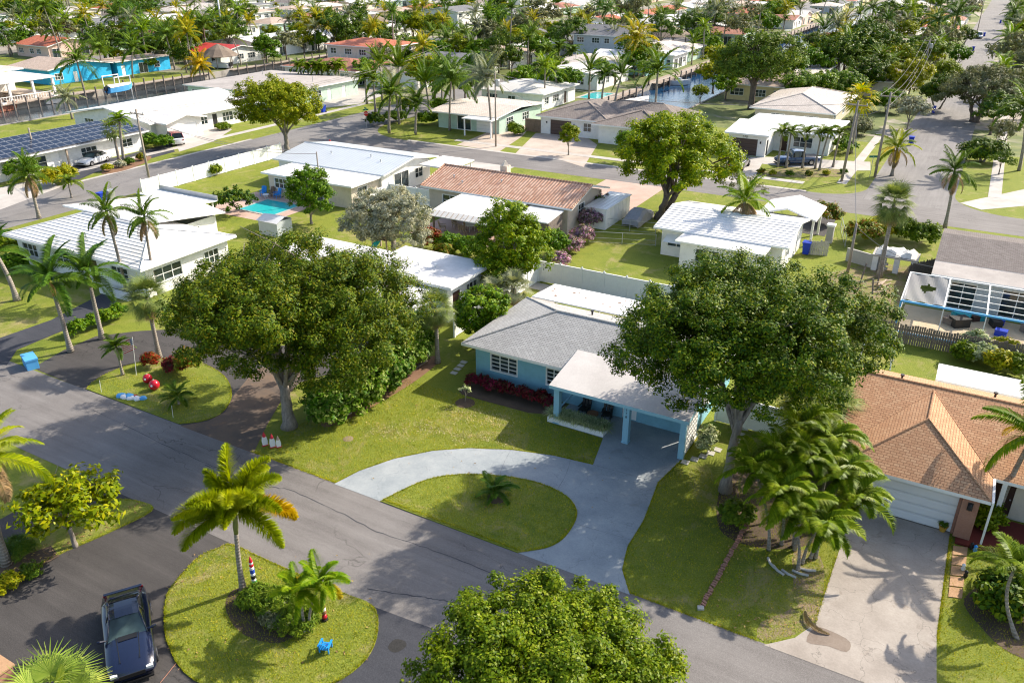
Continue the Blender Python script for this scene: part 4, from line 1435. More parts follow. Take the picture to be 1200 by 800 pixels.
C_ = thing('carport', 'white ribbed carport canopy on the rear of the tiled hip house', 'carport', (-68.5, 53))
roof_solid(C_, [[(-73, 51.9, 2.75), (-64.5, 51.9, 2.75), (-64.5, 54.6, 2.5), (-73, 54.6, 2.5)]], ['metal_white', 'trim_white'], .1, 'roof_sheet')
for x in (-72.7, -68.8, -64.8):
 MB().box(x - .06, 54.2, 0, x + .06, 54.3, 2.4).build('post', 'trim_white', C_)
MB().box(-73, 54.65, 2.42, -64.5, 54.72, 2.95).build('fascia_board', 'grey_metal', C_)
# --- grey metal roof house
H = thing('house', 'white house with grey ribbed metal roof and swimming pool', 'house', (-63, 71))
walls(H, -71.3, -56.2, 70.2, 79.5, 2.6, 'white_wall', {'E': [(72.5, 75.2, .05, 2.2, 'slider'), (76.5, 78, .9, 2, 'win')]})
walls(H, -68.3, -56.5, 65.4, 70.2, 2.4, 'cream_wall', {'S': [(-67.4, -65.6, .95, 2.0, 'win2'), (-63, -60.5, .05, 2.1, 'slider')], 'E': [(66.5, 68, .9, 2, 'win')]}, name='annex_wall')
roof_solid(H, [[(-72, 69.9, 2.75), (-55.6, 69.9, 2.75), (-55.6, 75.6, 3.6), (-72, 75.6, 3.6)], [(-72, 75.6, 3.6), (-55.6, 75.6, 3.6), (-55.6, 80.5, 2.8), (-72, 80.5, 2.8)]], ['metal_grey', 'trim_white'], .16)
roof_solid(H, flat_polys(-68.8, -55.9, 64.8, 69.87, 2.62), ['white_roof', 'trim_white'], .18, 'annex_roof')
caps(H, [((-72, 75.6, 3.61), (-55.6, 75.6, 3.61))], 'metal_grey', .08)
g = MB()
g.face([(-56.19, 70.2, 2.55), (-56.19, 79.5, 2.55), (-56.19, 75.6, 3.45)])
g.build('gable_wall', 'white_wall', H)
vents(H, [(-66, 73.5, 3.3, .2), (-60.5, 74, 3.4, .2), (-58.5, 73.2, 3.25, .16)])
mb = MB()
mb.box(-55.6, 76.5, 2.45, -51.2, 81.5, 2.62)
mb.build('carport_roof', 'white_roof', H)
for x, y in ((-51.5, 76.8), (-51.5, 81.2)):
 MB().box(x - .08, y - .08, 0, x + .08, y + .08, 2.45).build('carport_post', 'trim_white', H)
PL = thing('swimming_pool', 'turquoise rectangular swimming pool on a pink deck', 'pool', (-66, 59.5))
pu0, pu1, pv0, pv1 = -67.0, -62.2, 59.4, 63.6
mb = MB()
for b in ((pu0 - .25, pv0 - .25, pu1 + .25, pv0), (pu0 - .25, pv1, pu1 + .25, pv1 + .25), (pu0 - .25, pv0, pu0, pv1), (pu1, pv0, pu1 + .25, pv1)):
 mb.box(b[0], b[1], .0, b[2], b[3], .07)
mb.build('coping', 'concrete_pale', PL)
mb = MB()
mb.face([(pu0, pv0, .03), (pu1, pv0, .03), (pu1, pv1, .03), (pu0, pv1, .03)])
mb.build('water', 'pool_water', PL)
# --- barrel tile house
H = thing('house', 'cream house with peach barrel tile gable roof and small chimney', 'house', (-41, 73))
walls(H, -49.0, -32.9, 69.0, 77.0, 2.55, 'beige_wall', {
 'S': [(-47.3, -45.6, .95, 2.0, 'win'), (-40.5, -38.6, .05, 2.1, 'slider'), (-35.8, -34.2, .9, 2, 'win')],
 'E': [(71.4, 72.8, 1.1, 2.3, 'win')]}, gables=[[(-32.9, 69, 2.55), (-32.9, 77, 2.55), (-32.9, 73, 3.75)]])
roof_solid(H, gable_polys(-49.7, -32.2, 68.4, 77.6, 2.75, 4.0), ['barrel_peach', 'trim_white'], .18)
caps(H, [((-49.7, 73, 4.02), (-32.2, 73, 4.02)), ((-32.25, 68.45, 2.78), (-32.25, 73, 4.03)), ((-49.65, 68.45, 2.78), (-49.65, 73, 4.03))], 'barrel_peach', .11)
ch = MB()
ch.box(-43.0, 73.5, 3.5, -42.2, 74.3, 4.55)
ch.lathe([(.5, 0), (.38, .12), (.1, .5)], (-42.6, 73.9, 4.55), 4)
ch.build('chimney', 'cream_wall', H)
vents(H, [(-47, 70.8, 3.4, .2), (-41.5, 71.2, 3.5, .18), (-45.5, 70.0, 3.2, .16)])
MB().box(-46.3, 68.85, 1.4, -44.9, 68.98, 1.7).build('wall_ornament', 'wood', H)
AW = thing('patio_awning', 'curved white patio awning behind the peach-roofed house', 'awning', (-41, 65.3))
roof_solid(AW, [[(-44.5, 68.35, 2.62), (-37.0, 68.35, 2.62), (-37.0, 65.2, 2.55), (-44.5, 65.2, 2.55)], [(-44.5, 65.2, 2.55), (-37, 65.2, 2.55), (-37, 63.2, 2.3), (-44.5, 63.2, 2.3)],
    [(-44.5, 63.2, 2.3), (-37, 63.2, 2.3), (-37, 62.4, 1.95), (-44.5, 62.4, 1.95)]], ['tarp_white', 'trim_white'], .07, 'canopy')
for k in range(14):
 x = -44.3 + k * .55
 mb = MB()
 mb.face([(x, 63.18, 2.305), (x + .08, 63.18, 2.305), (x + .08, 62.42, 1.975), (x, 62.42, 1.975)])
 mb.build('awning_rib', 'pale_wood', AW)
for x in (-44.2, -40.7, -37.3):
 MB().box(x - .07, 62.7, 0, x + .07, 62.84, 2.1).build('post', 'wood', AW)
L2 = thing('lean_to', 'small grey lean-to roof on the side of the peach-roofed house', 'lean-to', (-34, 67))
roof_solid(L2, [[(-36.6, 68.3, 2.5), (-33.0, 68.3, 2.5), (-33.0, 65.0, 2.2), (-36.6, 65.0, 2.2)]], ['white_roof', 'trim_white'], .1, 'roof_sheet')
for x in (-36.4, -33.2):
 MB().box(x - .06, 65.1, 0, x + .06, 65.2, 2.12).build('post', 'wood', L2)
MB().box(-33.15, 65.3, 0, -33.05, 68.2, 2.2).build('side_panel', 'grey_wood', L2)
SH = thing('garden_shed', 'white panelled shed with flat grey roof beside peach-roofed house', 'shed', (-31, 75))
mb = MB()
mb.box(-32.4, 72.0, 0, -30.2, 78.2, 2.0)
mb.build('wall', 'vinyl', SH)
for k in range(6):
 MB().box(-30.2, 72.02 + k * 1.03, .05, -30.16, 72.98 + k * 1.03, 1.95).build('panel', 'vinyl', SH)
roof_solid(SH, flat_polys(-32.5, -30.05, 71.9, 78.3, 2.12), ['metal_grey', 'trim_white'], .1)
# --- white tiled gable house on the second street
H = thing('house', 'white house with white tile gable roof and gabled porch by second street', 'house', (-18, 72))
walls(H, -23.0, -12.4, 68.0, 76.2, 2.5, 'white_wall', {'S': [(-22.4, -20.8, .95, 2.0, 'win'), (-16, -14.5, .9, 2, 'win')], 'E': [(69.5, 71, .9, 2, 'win2'), (73.5, 74.4, .05, 2.1, 'door')], 'W': [(70, 72, .9, 2, 'win2')]},
      gables=[[(-12.4, 68, 2.5), (-12.4, 76.2, 2.5), (-12.4, 72.1, 3.4)]])
roof_solid(H, gable_polys(-23.6, -11.8, 67.3, 76.9, 2.7, 3.6), ['tile_white', 'trim_white'], .16)
for k in range(11):
 t_ = (k + .5) / 11
 v_ = 67.3 + 4.8 * t_
 z_ = 2.7 + .9 * t_
 mb = MB()
 mb.box(-23.55, v_ - .05, z_ - .02, -11.85, v_ + .05, z_ + .028)
 mb.build('tile_course', 'tile_white', H)
roof_solid(H, gable_polys(-16.6, -11.3, 76.0, 81.2, 2.75, 3.55, 'v'), ['white_roof', 'trim_white'], .14, 'porch_roof')
for x, y in ((-16.2, 80.8), (-11.7, 80.8), (-11.7, 77.2)):
 MB().box(x - .1, y - .1, 0, x + .1, y + .1, 2.6).build('porch_post', 'trim_white', H)
roof_solid(H, flat_polys(-20.8, -13.2, 65.0, 67.28, 2.55), ['white_roof', 'trim_white'], .14, 'annex_roof')
walls(H, -20.4, -13.6, 65.4, 67.9, 2.4, 'white_wall', {'S': [(-19, -17, .9, 2, 'win2')]}, name='annex_wall')
mb = MB()
mb.face([(-22.5, 67.95, 2.02), (-20.7, 67.95, 2.02), (-20.6, 67.2, 1.5), (-22.6, 67.2, 1.5)])
mb.face([(-22.5, 67.95, 2.0), (-22.6, 67.2, 1.48), (-20.6, 67.2, 1.48), (-20.7, 67.95, 2.0)])
mb.build('shutter', 'white_metal', H)
# --- dark shingle house with screen enclosure
H = thing('house', 'low house with weathered dark shingle roof and screened rear patio', 'house', (5, 70))
walls(H, -.4, 13, 67.3, 78.5, 2.5, 'grey_wall', {'S': [(0.5, 2.2, .05, 2.1, 'slider'), (4, 6, .05, 2.1, 'slider'), (8, 10, .9, 2, 'win2')], 'W': [(70, 72, .9, 2, 'win')]})
roof_solid(H, [[(-1.0, 69.2, 2.95), (14, 69.2, 2.95), (14, 74.6, 3.7), (-1.0, 74.6, 3.7)], [(-1.0, 74.6, 3.7), (14, 74.6, 3.7), (14, 79.2, 2.8), (-1.0, 79.2, 2.8)]], ['shingle_dark', 'trim_white'], .16)
roof_solid(H, [[(-1.0, 66.6, 2.72), (14, 66.6, 2.72), (14, 69.18, 2.93), (-1.0, 69.18, 2.93)]], ['roof_worn', 'trim_white'], .14, 'rear_roof')
SE = thing('screen_enclosure', 'torn pool screen enclosure with white beams and blue edge tape', 'screen enclosure', (4, 63))
eu0, eu1, ev0, ev1, ez = -2.4, 12.6, 60.3, 66.4, 2.5
def beam(a, b, w_, mat, name='beam'):
 mb = MB()
 mb.tube([a, b], w_, 4)
 mb.build(name, mat, SE)
for x in (-2.4, .35, 3.0, 5.6, 8.2, 10.8):
 beam((x, ev0, ez), (x, ev1, ez + .12), .07, 'white_metal')
 beam((x, ev0, 0), (x, ev0, ez), .05, 'white_metal', 'post')
for k in range(1, 5):
 y = ev0 + (ev1 - ev0) * k / 5
 beam((.35 if k < 5 else eu0, y, ez + .12 * k / 5), (eu1, y, ez + .12 * k / 5), .035, 'white_metal', 'purlin')
beam((eu0, ev1, ez + .12), (eu1, ev1, ez + .12), .07, 'white_metal')
beam((eu0, ev0, ez), (eu1, ev0, ez), .09, 'bin_pale', 'edge_beam')
beam((eu0, ev0, .12), (eu1, ev0, .12), .10, 'bin_pale', 'edge_beam')
beam((eu0, ev0, 0), (eu0, ev0, ez), .08, 'bin_pale', 'post')
beam((eu0, ev1, 0), (eu0, ev1, ez), .06, 'white_metal', 'post')
beam((eu0, ev0, 1.2), (eu0, ev1, 1.2), .03, 'white_metal', 'purlin')
mb = MB()
n_ = 18
for i in range(n_):
 for j in range(n_):
  def sp(a, b):
   x = eu0 + .05 + 2.65 * a / n_
   y = ev0 + .08 + 5.9 * b / n_
   return (x, y, ez + .1 - .32 * math.sin(PI * a / n_) * math.sin(PI * b / n_) + .05 * math.sin(a * .9 + b * .45))
  if ((i - 9) / 3.2) ** 2 + ((j - 11) / 1.9) ** 2 < 1 + .3 * math.sin(i * 2.3 + j):
   continue
  mb.face([sp(i, j), sp(i + 1, j), sp(i + 1, j + 1), sp(i, j + 1)])
mb.build('roof_mesh', 'screen_mesh', SE, smooth=True)
mb = MB()
mb.face([(8.25, 63.0, 2.56), (12.6, 63.0, 2.56), (12.6, 66.3, 2.62), (8.25, 66.3, 2.62)])
mb.build('roof_mesh', 'screen_mesh', SE)
# --- houses across the second street
H = thing('house', 'white ranch with brown hip shingle roof and dark brown garage door', 'house', (-48, 116))
walls(H, -57.6, -47.3, 110.6, 124, 2.5, 'white_wall', {'S': [(-56.0, -52.6, .02, 2.15, 'bgarage'), (-50.6, -49.4, .95, 2.1, 'win')], 'E': [(112.0, 113.2, .05, 2.1, 'bdoor')]})
walls(H, -47.3, -37.8, 108.6, 124, 2.5, 'white_wall', {'S': [(-44.2, -42.4, .8, 2.1, 'win2'), (-40.5, -39, .9, 2.1, 'win')], 'E': [(113, 115, .9, 2, 'win2'), (118, 120, .9, 2, 'win2')]}, name='wing_wall')
roof_solid(H, hip_polys(-58.2, -46.2, 109.9, 124.6, 2.7, 4.3, 5.6), ['shingle_brown', 'trim_white'], .18)
roof_solid(H, hip_polys(-48.2, -37.0, 107.9, 119.0, 2.72, 4.2, 5.2), ['shingle_brown', 'trim_white'], .18, 'wing_roof')
roof_solid(H, hip_polys(-53, -37.4, 115.0, 124.5, 2.75, 4.25, 4.4), ['shingle_brown', 'trim_white'], .18, 'rear_roof')
caps(H, [((-58.1, 110, 2.74), (-52.2, 115.5, 4.32)), ((-46.3, 110, 2.74), (-52.2, 115.5, 4.32)), ((-48.1, 108, 2.76), (-42.8, 113.2, 4.22)), ((-37.1, 108, 2.76), (-42.5, 113.2, 4.22)), ((-48.6, 119.75, 4.27), (-41.8, 119.75, 4.27))], 'shingle_tan', .09)
for x in (-56.6, -52.1):
 MB().box(x - .06, 110.45, 1.6, x + .06, 110.58, 1.85).build('wall_lantern', 'dark_frame', H)
MB().box(-60.4, 110.8, 0, -57.65, 110.95, 1.9).build('side_gate', 'wood', H)
H = thing('house', 'white house with white metal roof and dark garage door behind six palms', 'house', (-22, 118))
walls(H, -29.4, -24.4, 111.2, 118, 2.7, 'white_wall', {'S': [(-28.9, -25.5, .02, 2.2, 'bgarage')], 'E': [(111.6, 112.6, .05, 2.1, 'dark')]}, name='garage_wall')
walls(H, -29.0, -17.2, 116, 127, 2.6, 'white_wall', {'S': [(-23.6, -22.6, .05, 2.1, 'bdoor'), (-21.8, -19.4, .8, 2.1, 'win2')], 'E': [(118, 120, .9, 2, 'win2'), (122, 124, .9, 2, 'win2')]})
roof_solid(H, [[(-29.9, 110.6, 2.95), (-24.0, 110.6, 2.95), (-24.0, 118, 3.5), (-29.9, 118, 3.5)]], ['metal_white', 'trim_white'], .2, 'garage_roof')
roof_solid(H, hip_polys(-29.6, -16.6, 115.2, 127.6, 2.8, 3.9), ['metal_white', 'trim_white'], .16)
text_obj('570', .42, (-27.2, 111.17, 2.3), (PI / 2, 0, 0), 'dark_frame', H)
for x in (-29.15, -25.1):
 MB().box(x - .07, 111.02, 1.7, x + .07, 111.18, 2.0).build('wall_lantern', 'dark_frame', H)
H = thing('house', 'house with wide tan tile hip roof behind the white metal-roofed house', 'house', (-26, 142))
walls(H, -31.5, -20.2, 133, 152, 2.6, 'cream_wall', {'S': [(-29, -27, .9, 2, 'win2'), (-24, -22, .9, 2, 'win2')], 'E': [(136, 138, .9, 2, 'win2'), (144, 146, .9, 2, 'win2')]})
roof_solid(H, hip_polys(-32.3, -19.4, 132.2, 153, 2.75, 4.4), ['roof_sand', 'trim_white'], .18)
caps(H, [((-32.2, 132.3, 2.8), (-25.85, 138.65, 4.42)), ((-19.5, 132.3, 2.8), (-25.85, 138.65, 4.42)), ((-25.85, 138.65, 4.42), (-25.85, 146.5, 4.42)), ((-25.85, 146.5, 4.42), (-19.5, 152.9, 2.8))], 'roof_sand', .1)
H = thing('house', 'pale green house with low grey roof and white garage by second street', 'house', (-68, 112))
walls(H, -73.5, -62.6, 106.8, 120, 2.5, 'green_wall', {'S': [(-66.6, -63.6, .02, 2.1, 'garage'), (-70.0, -67.6, .1, 2.1, 'slider')], 'E': [(109, 111, .9, 2, 'win2'), (114, 116, .9, 2, 'win2')]})
roof_solid(H, [[(-74.2, 105.2, 2.7), (-62.0, 105.2, 2.7), (-62.0, 112.5, 3.3), (-74.2, 112.5, 3.3)], [(-74.2, 112.5, 3.3), (-62.0, 112.5, 3.3), (-62, 120.6, 2.7), (-74.2, 120.6, 2.7)]], ['roof_sand', 'trim_white'], .18)
roof_solid(H, flat_polys(-66.9, -61.8, 103.2, 105.18, 2.6), ['white_roof', 'trim_white'], .14, 'porch_roof')
for x in (-66.6, -62.1):
 MB().box(x - .08, 103.4, 0, x + .08, 103.56, 2.46).build('porch_post', 'trim_white', H)
# --- houses along the cross street
H = thing('house', 'white house with dark solar panelled roof and white convertible outside', 'house', (-104, 64))
walls(H, -109.5, -99.9, 52.5, 73.5, 2.5, 'white_wall', {
 'E': [(56.2, 59.6, .5, 2.0, 'win2'), (60.3, 61.4, .05, 2.1, 'door'), (64.4, 66.6, .8, 1.9, 'win2'), (53.4, 54.3, .05, 2.1, 'door'), (70.4, 72, .9, 1.9, 'win')]})
roof_solid(H, gable_polys(-110.2, -98.9, 51.5, 74.2, 2.65, 4.0, 'v'), ['shingle_slate', 'trim_white'], .17)
g = MB()
g.face([(-109.5, 52.5, 2.5), (-99.9, 52.5, 2.5), (-104.7, 52.5, 3.75)])
g.build('gable_wall', 'white_wall', H)
pm = MB()
pw, ph_ = .98, 1.02
pm.box(0, 0, 0, pw, ph_, .035, 0)
fr = MB()
for b in ((0, 0, pw, .03), (0, ph_ - .03, pw, ph_), (0, .03, .03, ph_ - .03), (pw - .03, .03, pw, ph_ - .03)):
 fr.box(b[0], b[1], .033, b[2], b[3], .05)
hb = base_of(H)
pme = pm.mesh('solar_panel', 'solar')
fme = fr.mesh('panel_frame', 'solar_frame')
tilt = math.atan2(1.35, 5.65)
for i in range(21):
 for j in range(5):
  s_ = .28 + j * (ph_ + .05)
  u_ = -98.9 - s_ * math.cos(tilt)
  z_ = 2.65 + s_ * math.sin(tilt) + .06
  v_ = 52.0 + i * (pw + .055)
  o = obj('solar_panel', pme, H, (u_ - hb[0], v_ - hb[1], z_))
  o.rotation_euler = Matrix(((0, -math.cos(tilt), math.sin(tilt)), (1, 0, 0), (0, math.sin(tilt), math.cos(tilt)))).to_euler()
  obj('panel_frame', fme, o)
MB().box(-99.3, 61.9, 0, -99.1, 62.1, 2.5).build('porch_post', 'pale_wood', H)
H = thing('house', 'long white house with white low gable roofs and garage by cross street', 'house', (-112, 87))
walls(H, -120.5, -103.2, 77.8, 97.8, 2.5, 'white_wall', {
 'E': [(86.2, 88, .9, 2, 'win2'), (89, 89.9, .05, 2.1, 'dark'), (91, 93, .7, 2, 'win2'), (94.2, 95.1, .05, 2.1, 'door')],
 'S': [(-118, -116, .9, 2, 'win2'), (-112, -111, .05, 2.1, 'bdoor')]})
walls(H, -109.5, -100.8, 78.6, 84.8, 2.5, 'white_wall', {'E': [(79.6, 83.8, .02, 2.1, 'garage')]}, name='garage_wall',
      gables=[[(-100.8, 78.6, 2.5), (-100.8, 84.8, 2.5), (-100.8, 81.7, 3.3)]])
roof_solid(H, gable_polys(-121.4, -102.4, 77.0, 98.6, 2.7, 4.2, 'v'), ['white_roof', 'trim_white'], .17)
roof_solid(H, gable_polys(-110.5, -100.1, 78.0, 85.4, 2.72, 3.5, 'u'), ['white_roof', 'trim_white'], .16, 'garage_roof')
g = MB()
g.face([(-120.5, 77.8, 2.5), (-103.2, 77.8, 2.5), (-111.9, 77.8, 3.95)])
g.build('gable_wall', 'white_wall', H)
# ------------------------------------------------------------------ big trees of the front yards
def lobeset(c, r, seed, k=7, spread=.55, small=.55):
 """a main ellipsoid broken into uneven lobes"""
 rng = random.Random(seed)
 out = [(c[0], c[1], c[2], r[0] * .74, r[1] * .74, r[2] * .82)]
 for i in range(k):
  a = i * 2 * PI / k + rng.uniform(-.3, .3)
  d = spread * rng.uniform(.85, 1.15)
  s = small * rng.uniform(.8, 1.15)
  out.append((c[0] + math.cos(a) * r[0] * d, c[1] + math.sin(a) * r[1] * d, c[2] + r[2] * rng.uniform(-.35, .28), r[0] * s, r[1] * s, r[2] * s))
 return out
tree('huge olive green broadleaf tree with pale trunk shading the street', (-31.3, 29.1), 2.6, .36, lobeset((.3, 1.7, 6.6), (7.2, 7.0, 5.5), 3, 10, .58, .5),
     'leaf_mahogany', 1500, .58, 185, .15, 3, name='shade_tree', lean=(-.3, .3), nl=18, surf=.42, low=-.55, stems=1)
tree('huge dark green broadleaf tree overhanging the blue carport', (-7.5, 35.4), 4.6, .26, lobeset((-.7, 2.0, 7.7), (6.4, 6.4, 5.1), 5, 10, .58, .5),
     'leaf_dark', 1450, .58, 185, .15, 5, name='shade_tree', barkm='bark_grey', lean=(.15, .2), nl=18, surf=.42, low=-.6)
c3 = at(645, 765, 4.4)
tree('glossy green leafy tree on the street edge by the dark driveway', (c3[0], c3[1]), 2.0, .26, lobeset((0, 0, 3.5), (4.5, 4.3, 2.3), 8, 9),
     'leaf_bright', 820, .46, 230, .125, 8, name='shade_tree', nl=12, surf=.35, low=-.4, aspect=.6)
b4 = at(88, 640)
tree('small tree with big yellow green leaves beside the left driveway', b4, 1.1, .12, lobeset((.25, .3, 2.75), (2.55, 2.4, 1.35), 11, 6),
     'leaf_citron', 190, .42, 26, .30, 11, name='shade_tree', nl=16, surf=.25, low=-.7, aspect=.42)
tree('round mango tree with green fruit behind the peach-roofed house', at(600, 350), 1.6, .2, [(-1, 1, 4.2, 2.9, 2.9, 3.2), (-2.3, .2, 3.4, 1.9, 1.9, 2.1), (.5, 1.8, 3.7, 2.0, 2.0, 2.5), (-1, 1, 6.1, 1.8, 1.8, 1.7), (-.6, -.4, 2.4, 2.3, 2.3, 1.6)],
     'leaf_almond', 420, .46, 60, .27, 21, name='fruit_tree', nl=9, low=-.7, aspect=.4)
tree('small bright round tree beside the rear corner of the blue house', at(562, 405), .8, .09, [(0, 0, 2.5, 1.7, 1.7, 1.7), (1.2, .3, 3.0, 1.1, 1.1, 1.0), (-.7, .2, 1.6, 1.3, 1.3, 1.1), (-.2, .9, 3.2, 1.2, 1.2, 1)],
     'leaf_mango', 190, .36, 55, .24, 23, name='fruit_tree', nl=7, low=-.8, aspect=.55)
tree('silvery weeping tree with pale leaves behind the flat-roofed house', at(462, 300), 1.2, .26, [(-1.8, .3, 3.5, 2.9, 2.9, 2.3), (1.2, .4, 3.5, 2.6, 2.7, 2.4), (-3.4, -.3, 2.6, 2.0, 2.1, 1.7), (2.3, -.3, 2.4, 1.8, 1.8, 1.8), (-.3, .8, 4.6, 2.4, 2.1, 1.6)],
     'leaf_silver', 560, .42, 75, .22, 25, name='silver_tree', nl=12, low=-.95, aspect=.35, stems=2)
tree('bushy green tree beside the pool shed roof', at(365, 262), 1.0, .14, [(0, 0, 3.6, 2.2, 2.2, 2.0), (-1.2, .2, 2.8, 1.7, 1.7, 1.7), (1.2, 0, 2.6, 1.8, 1.8, 1.7), (.2, .6, 4.6, 1.4, 1.4, 1.2)],
     'leaf_mango', 260, .42, 60, .22, 27, name='garden_tree', nl=8, low=-.8)
tree('yellow green spreading tree on the cross street corner', at(337, 178), 2.6, .34, lobeset((-.6, 0, 6.2), (6.1, 6.1, 4.6), 31, 7),
     'leaf_yellow_oak', 480, .72, 90, .30, 31, name='street_tree', nl=12, low=-.7)
tree('bright green spreading tree with forked trunk on the second street lawn', at(772, 255), 2.6, .40, lobeset((.5, 2.0, 6.6), (6.1, 6.0, 4.4), 33, 8),
     'leaf_almond', 480, .74, 95, .30, 33, name='street_tree', nl=14, low=-.75, lean=(.6, .3), stems=2, barkm='bark_brown')
tree('tall airy deep green tree beside the canal end', at(880, 128), 5, .4, lobeset((0, 0, 8.8), (7.0, 7.0, 5.4), 35, 8),
     'leaf_shade', 380, 1.0, 60, .42, 35, name='street_tree', nl=16, low=-.85, stems=3, barkm='bark_brown')
tree('grey green oak with crooked limbs over the side street', at(1142, 143), 2.6, .36, lobeset((.4, 0, 5.6), (6.4, 6.4, 4.0), 37, 8),
     'leaf_olive', 420, .8, 70, .32, 37, name='street_tree', nl=16, low=-.7, stems=3, barkm='bark_brown')
tree('second grey green oak beyond the crooked oak on the side street', at(1196, 118), 3, .36, lobeset((.4, 0, 6.0), (6.4, 6.4, 4.4), 39, 8),
     'leaf_olive', 360, .8, 60, .34, 39, name='street_tree', nl=14, low=-.7, barkm='bark_brown')
tree('small round street tree in front of the brown-roofed ranch', at(666, 182), 1.1, .1, [(0, 0, 2.6, 1.5, 1.5, 1.5), (.5, .2, 3.1, 1, 1, 1)], 'leaf_yellow_oak', 90, .36, 40, .26, 41, name='street_tree', nl=7)
tree('young leafy tree beside the brown-roofed ranch lawn', at(735, 190), 1.3, .12, [(0, 0, 2.7, 1.7, 1.7, 1.4), (1.1, .2, 2.4, 1.2, 1.2, 1)], 'leaf_mango', 90, .4, 40, .28, 43, name='street_tree', nl=7)
tree('white flowering shrub-like tree beside the utility poles', at(1063, 152), 1.4, .14, lobeset((0, 0, 3.4), (3.0, 3.0, 2.0), 45, 6), 'leaf_silver', 130, .55, 40, .34, 45, name='street_tree', nl=8)
tree('small bare grey tree with thin dark leaves behind the white tiled house', at(868, 262), 2.0, .1, lobeset((0, 0, 3.8), (2.0, 2.0, 1.5), 47, 5), 'leaf_olive', 60, .4, 24, .22, 47, name='garden_tree', nl=12)
for k, (px, py, hh, rr, lf, lb) in enumerate([
  (935, 122, 6.0, 3.2, 'leaf_hedge', 'bright clipped hedge tree beside the airy tall tree'),
  (962, 118, 5.6, 3.2, 'leaf_hedge', 'bright clipped hedge tree behind the tan-roofed house'),
  (990, 117, 5.8, 3.2, 'leaf_hedge', 'bright clipped hedge tree next to the tall white-stemmed palms'),
  (1016, 112, 7.4, 4.0, 'leaf_dark', 'dark leafy tree behind the tall white-stemmed palms'),
  (1062, 118, 7.6, 3.6, 'leaf_yellow', 'tall yellow green bamboo clump by the utility poles'),
  (1040, 132, 4.0, 3.0, 'leaf_mango', 'leafy green shrub tree at the foot of the white-stemmed palms'),
  (1098, 128, 6.4, 3.4, 'leaf_dark', 'dark green tree between the utility pole and the crooked oak'),
  (1104, 100, 5.0, 3.2, 'leaf_bright', 'bright leafy tree lining the far side street'),
  (1150, 190, 2.9, 2.5, 'leaf_dark', 'dense dark round bush under the crooked oak'),
  (1000, 158, 2.4, 2.4, 'leaf_olive', 'grey green shrub mass behind the leaning pole')]):
 tree(lb, at(px, py), hh * .3, .16, lobeset((0, 0, hh * .58), (rr, rr, hh * .44), 60 + k, 6), lf, 230, .62, 60, .34, 60 + k, name='hedge_tree', nl=6, low=-.9, stems=2)
# ------------------------------------------------------------------ shrubs of the front yards
ht = []
for k, (px, py, hh, rr) in enumerate([(386, 492, 2.5, 1.35), (406, 482, 2.8, 1.5), (427, 470, 2.9, 1.45), (447, 456, 2.9, 1.4), (463, 444, 3.0, 1.4), (478, 432, 3.2, 1.35), (490, 420, 3.3, 1.35)]):
 lb = ['glossy variegated hedge shrub nearest the big tree trunk', 'second glossy hedge shrub along the lawn edge', 'third glossy hedge shrub along the lawn edge', 'fourth glossy hedge shrub along the lawn edge',
          'fifth glossy hedge shrub along the lawn edge', 'sixth glossy hedge shrub along the lawn edge', 'last glossy hedge shrub beside the blue house fan palm'][k]
 tree(lb, at(px, py), .5, .06, [(0, 0, hh * .55, rr, rr, hh * .42), (.3, -.3, hh * .35, rr * .85, rr * .85, hh * .3), (-.2, .2, hh * .75, rr * .7, rr * .7, hh * .25)], 'leaf_hedge', 190, .32, 46, .24, 80 + k,
         name='hedge_shrub', cat='shrub', nl=6, low=-.9, stems=3, group='glossy hedge shrubs')
for k in range(9):
 x = -24.6 + k * .68
 bush(['red cordyline shrub at the left end under the blue wall window'][0] if k == 0 else 'red leafed cordyline shrub in the bed under the blue wall', (x, 38.4 + .25 * (k % 2)),
         [(0, 0, .45, .42, .42, .42)], 'leaf_red', 26, .2, 26, .30, 100 + k, 'cordyline_shrub', group='red shrubs under the blue wall', aspect=.25)
for k in range(8):
 rngk = np.random.default_rng(k)
 nb = 420
 a = rngk.uniform(0, 2 * PI, nb)
 e = rngk.uniform(.35, 1.35, nb)
 l = rngk.uniform(.5, .85, nb)
 d = np.stack([np.cos(a) * np.cos(e), np.sin(a) * np.cos(e), np.sin(e)], 1)
 p0 = np.stack([rngk.uniform(-.22, .22, nb), rngk.uniform(-.2, .2, nb), np.full(nb, .02)], 1)
 m = p0 + d * l[:, None] * .6
 tip = m + (d + np.array([0, 0, -.9])) * l[:, None] * .4
 sd_ = np.stack([-np.sin(a), np.cos(a), 0 * a], 1) * .014
 Q = np.concatenate([np.stack([p0 - sd_, p0 + sd_, m + sd_, m - sd_], 1), np.stack([m - sd_, m + sd_, tip + sd_ * .2, tip - sd_ * .2], 1)])
 o = obj('grass_plant', npmesh('grass_plant', Q, 4, 'leaf_liriope'), None, (-18.25 + k * .44, 37.4, .30))
 tag(o, 'striped grassy plant growing in the carport planter', 'plant', 'planter grasses')
for k, (px, py, rr, hh, lf, lb) in enumerate([
  (300, 706, .7, .6, 'leaf_shrub', 'low orange-flowered shrub at the foot of the foxtail palm'),
  (320, 716, .85, .8, 'leaf_shrub', 'dark leafy shrub in the island bed beside the low orange-flowered shrub'),
  (346, 733, .95, .8, 'leaf_shrub', 'spiky green shrub in the island bed beside the small yellowing palms'),
  (330, 730, .8, .65, 'leaf_olive', 'grey green shrub between the leafy and the spiky island shrubs')]):
 bush(lb, (*at(px, py), .05), [(0, 0, hh * .5, rr, rr, hh * .55), (.3, .2, hh * .4, rr * .7, rr * .7, hh * .5)], lf, 110, .22, 56, .17, 130 + k, aspect=.3)
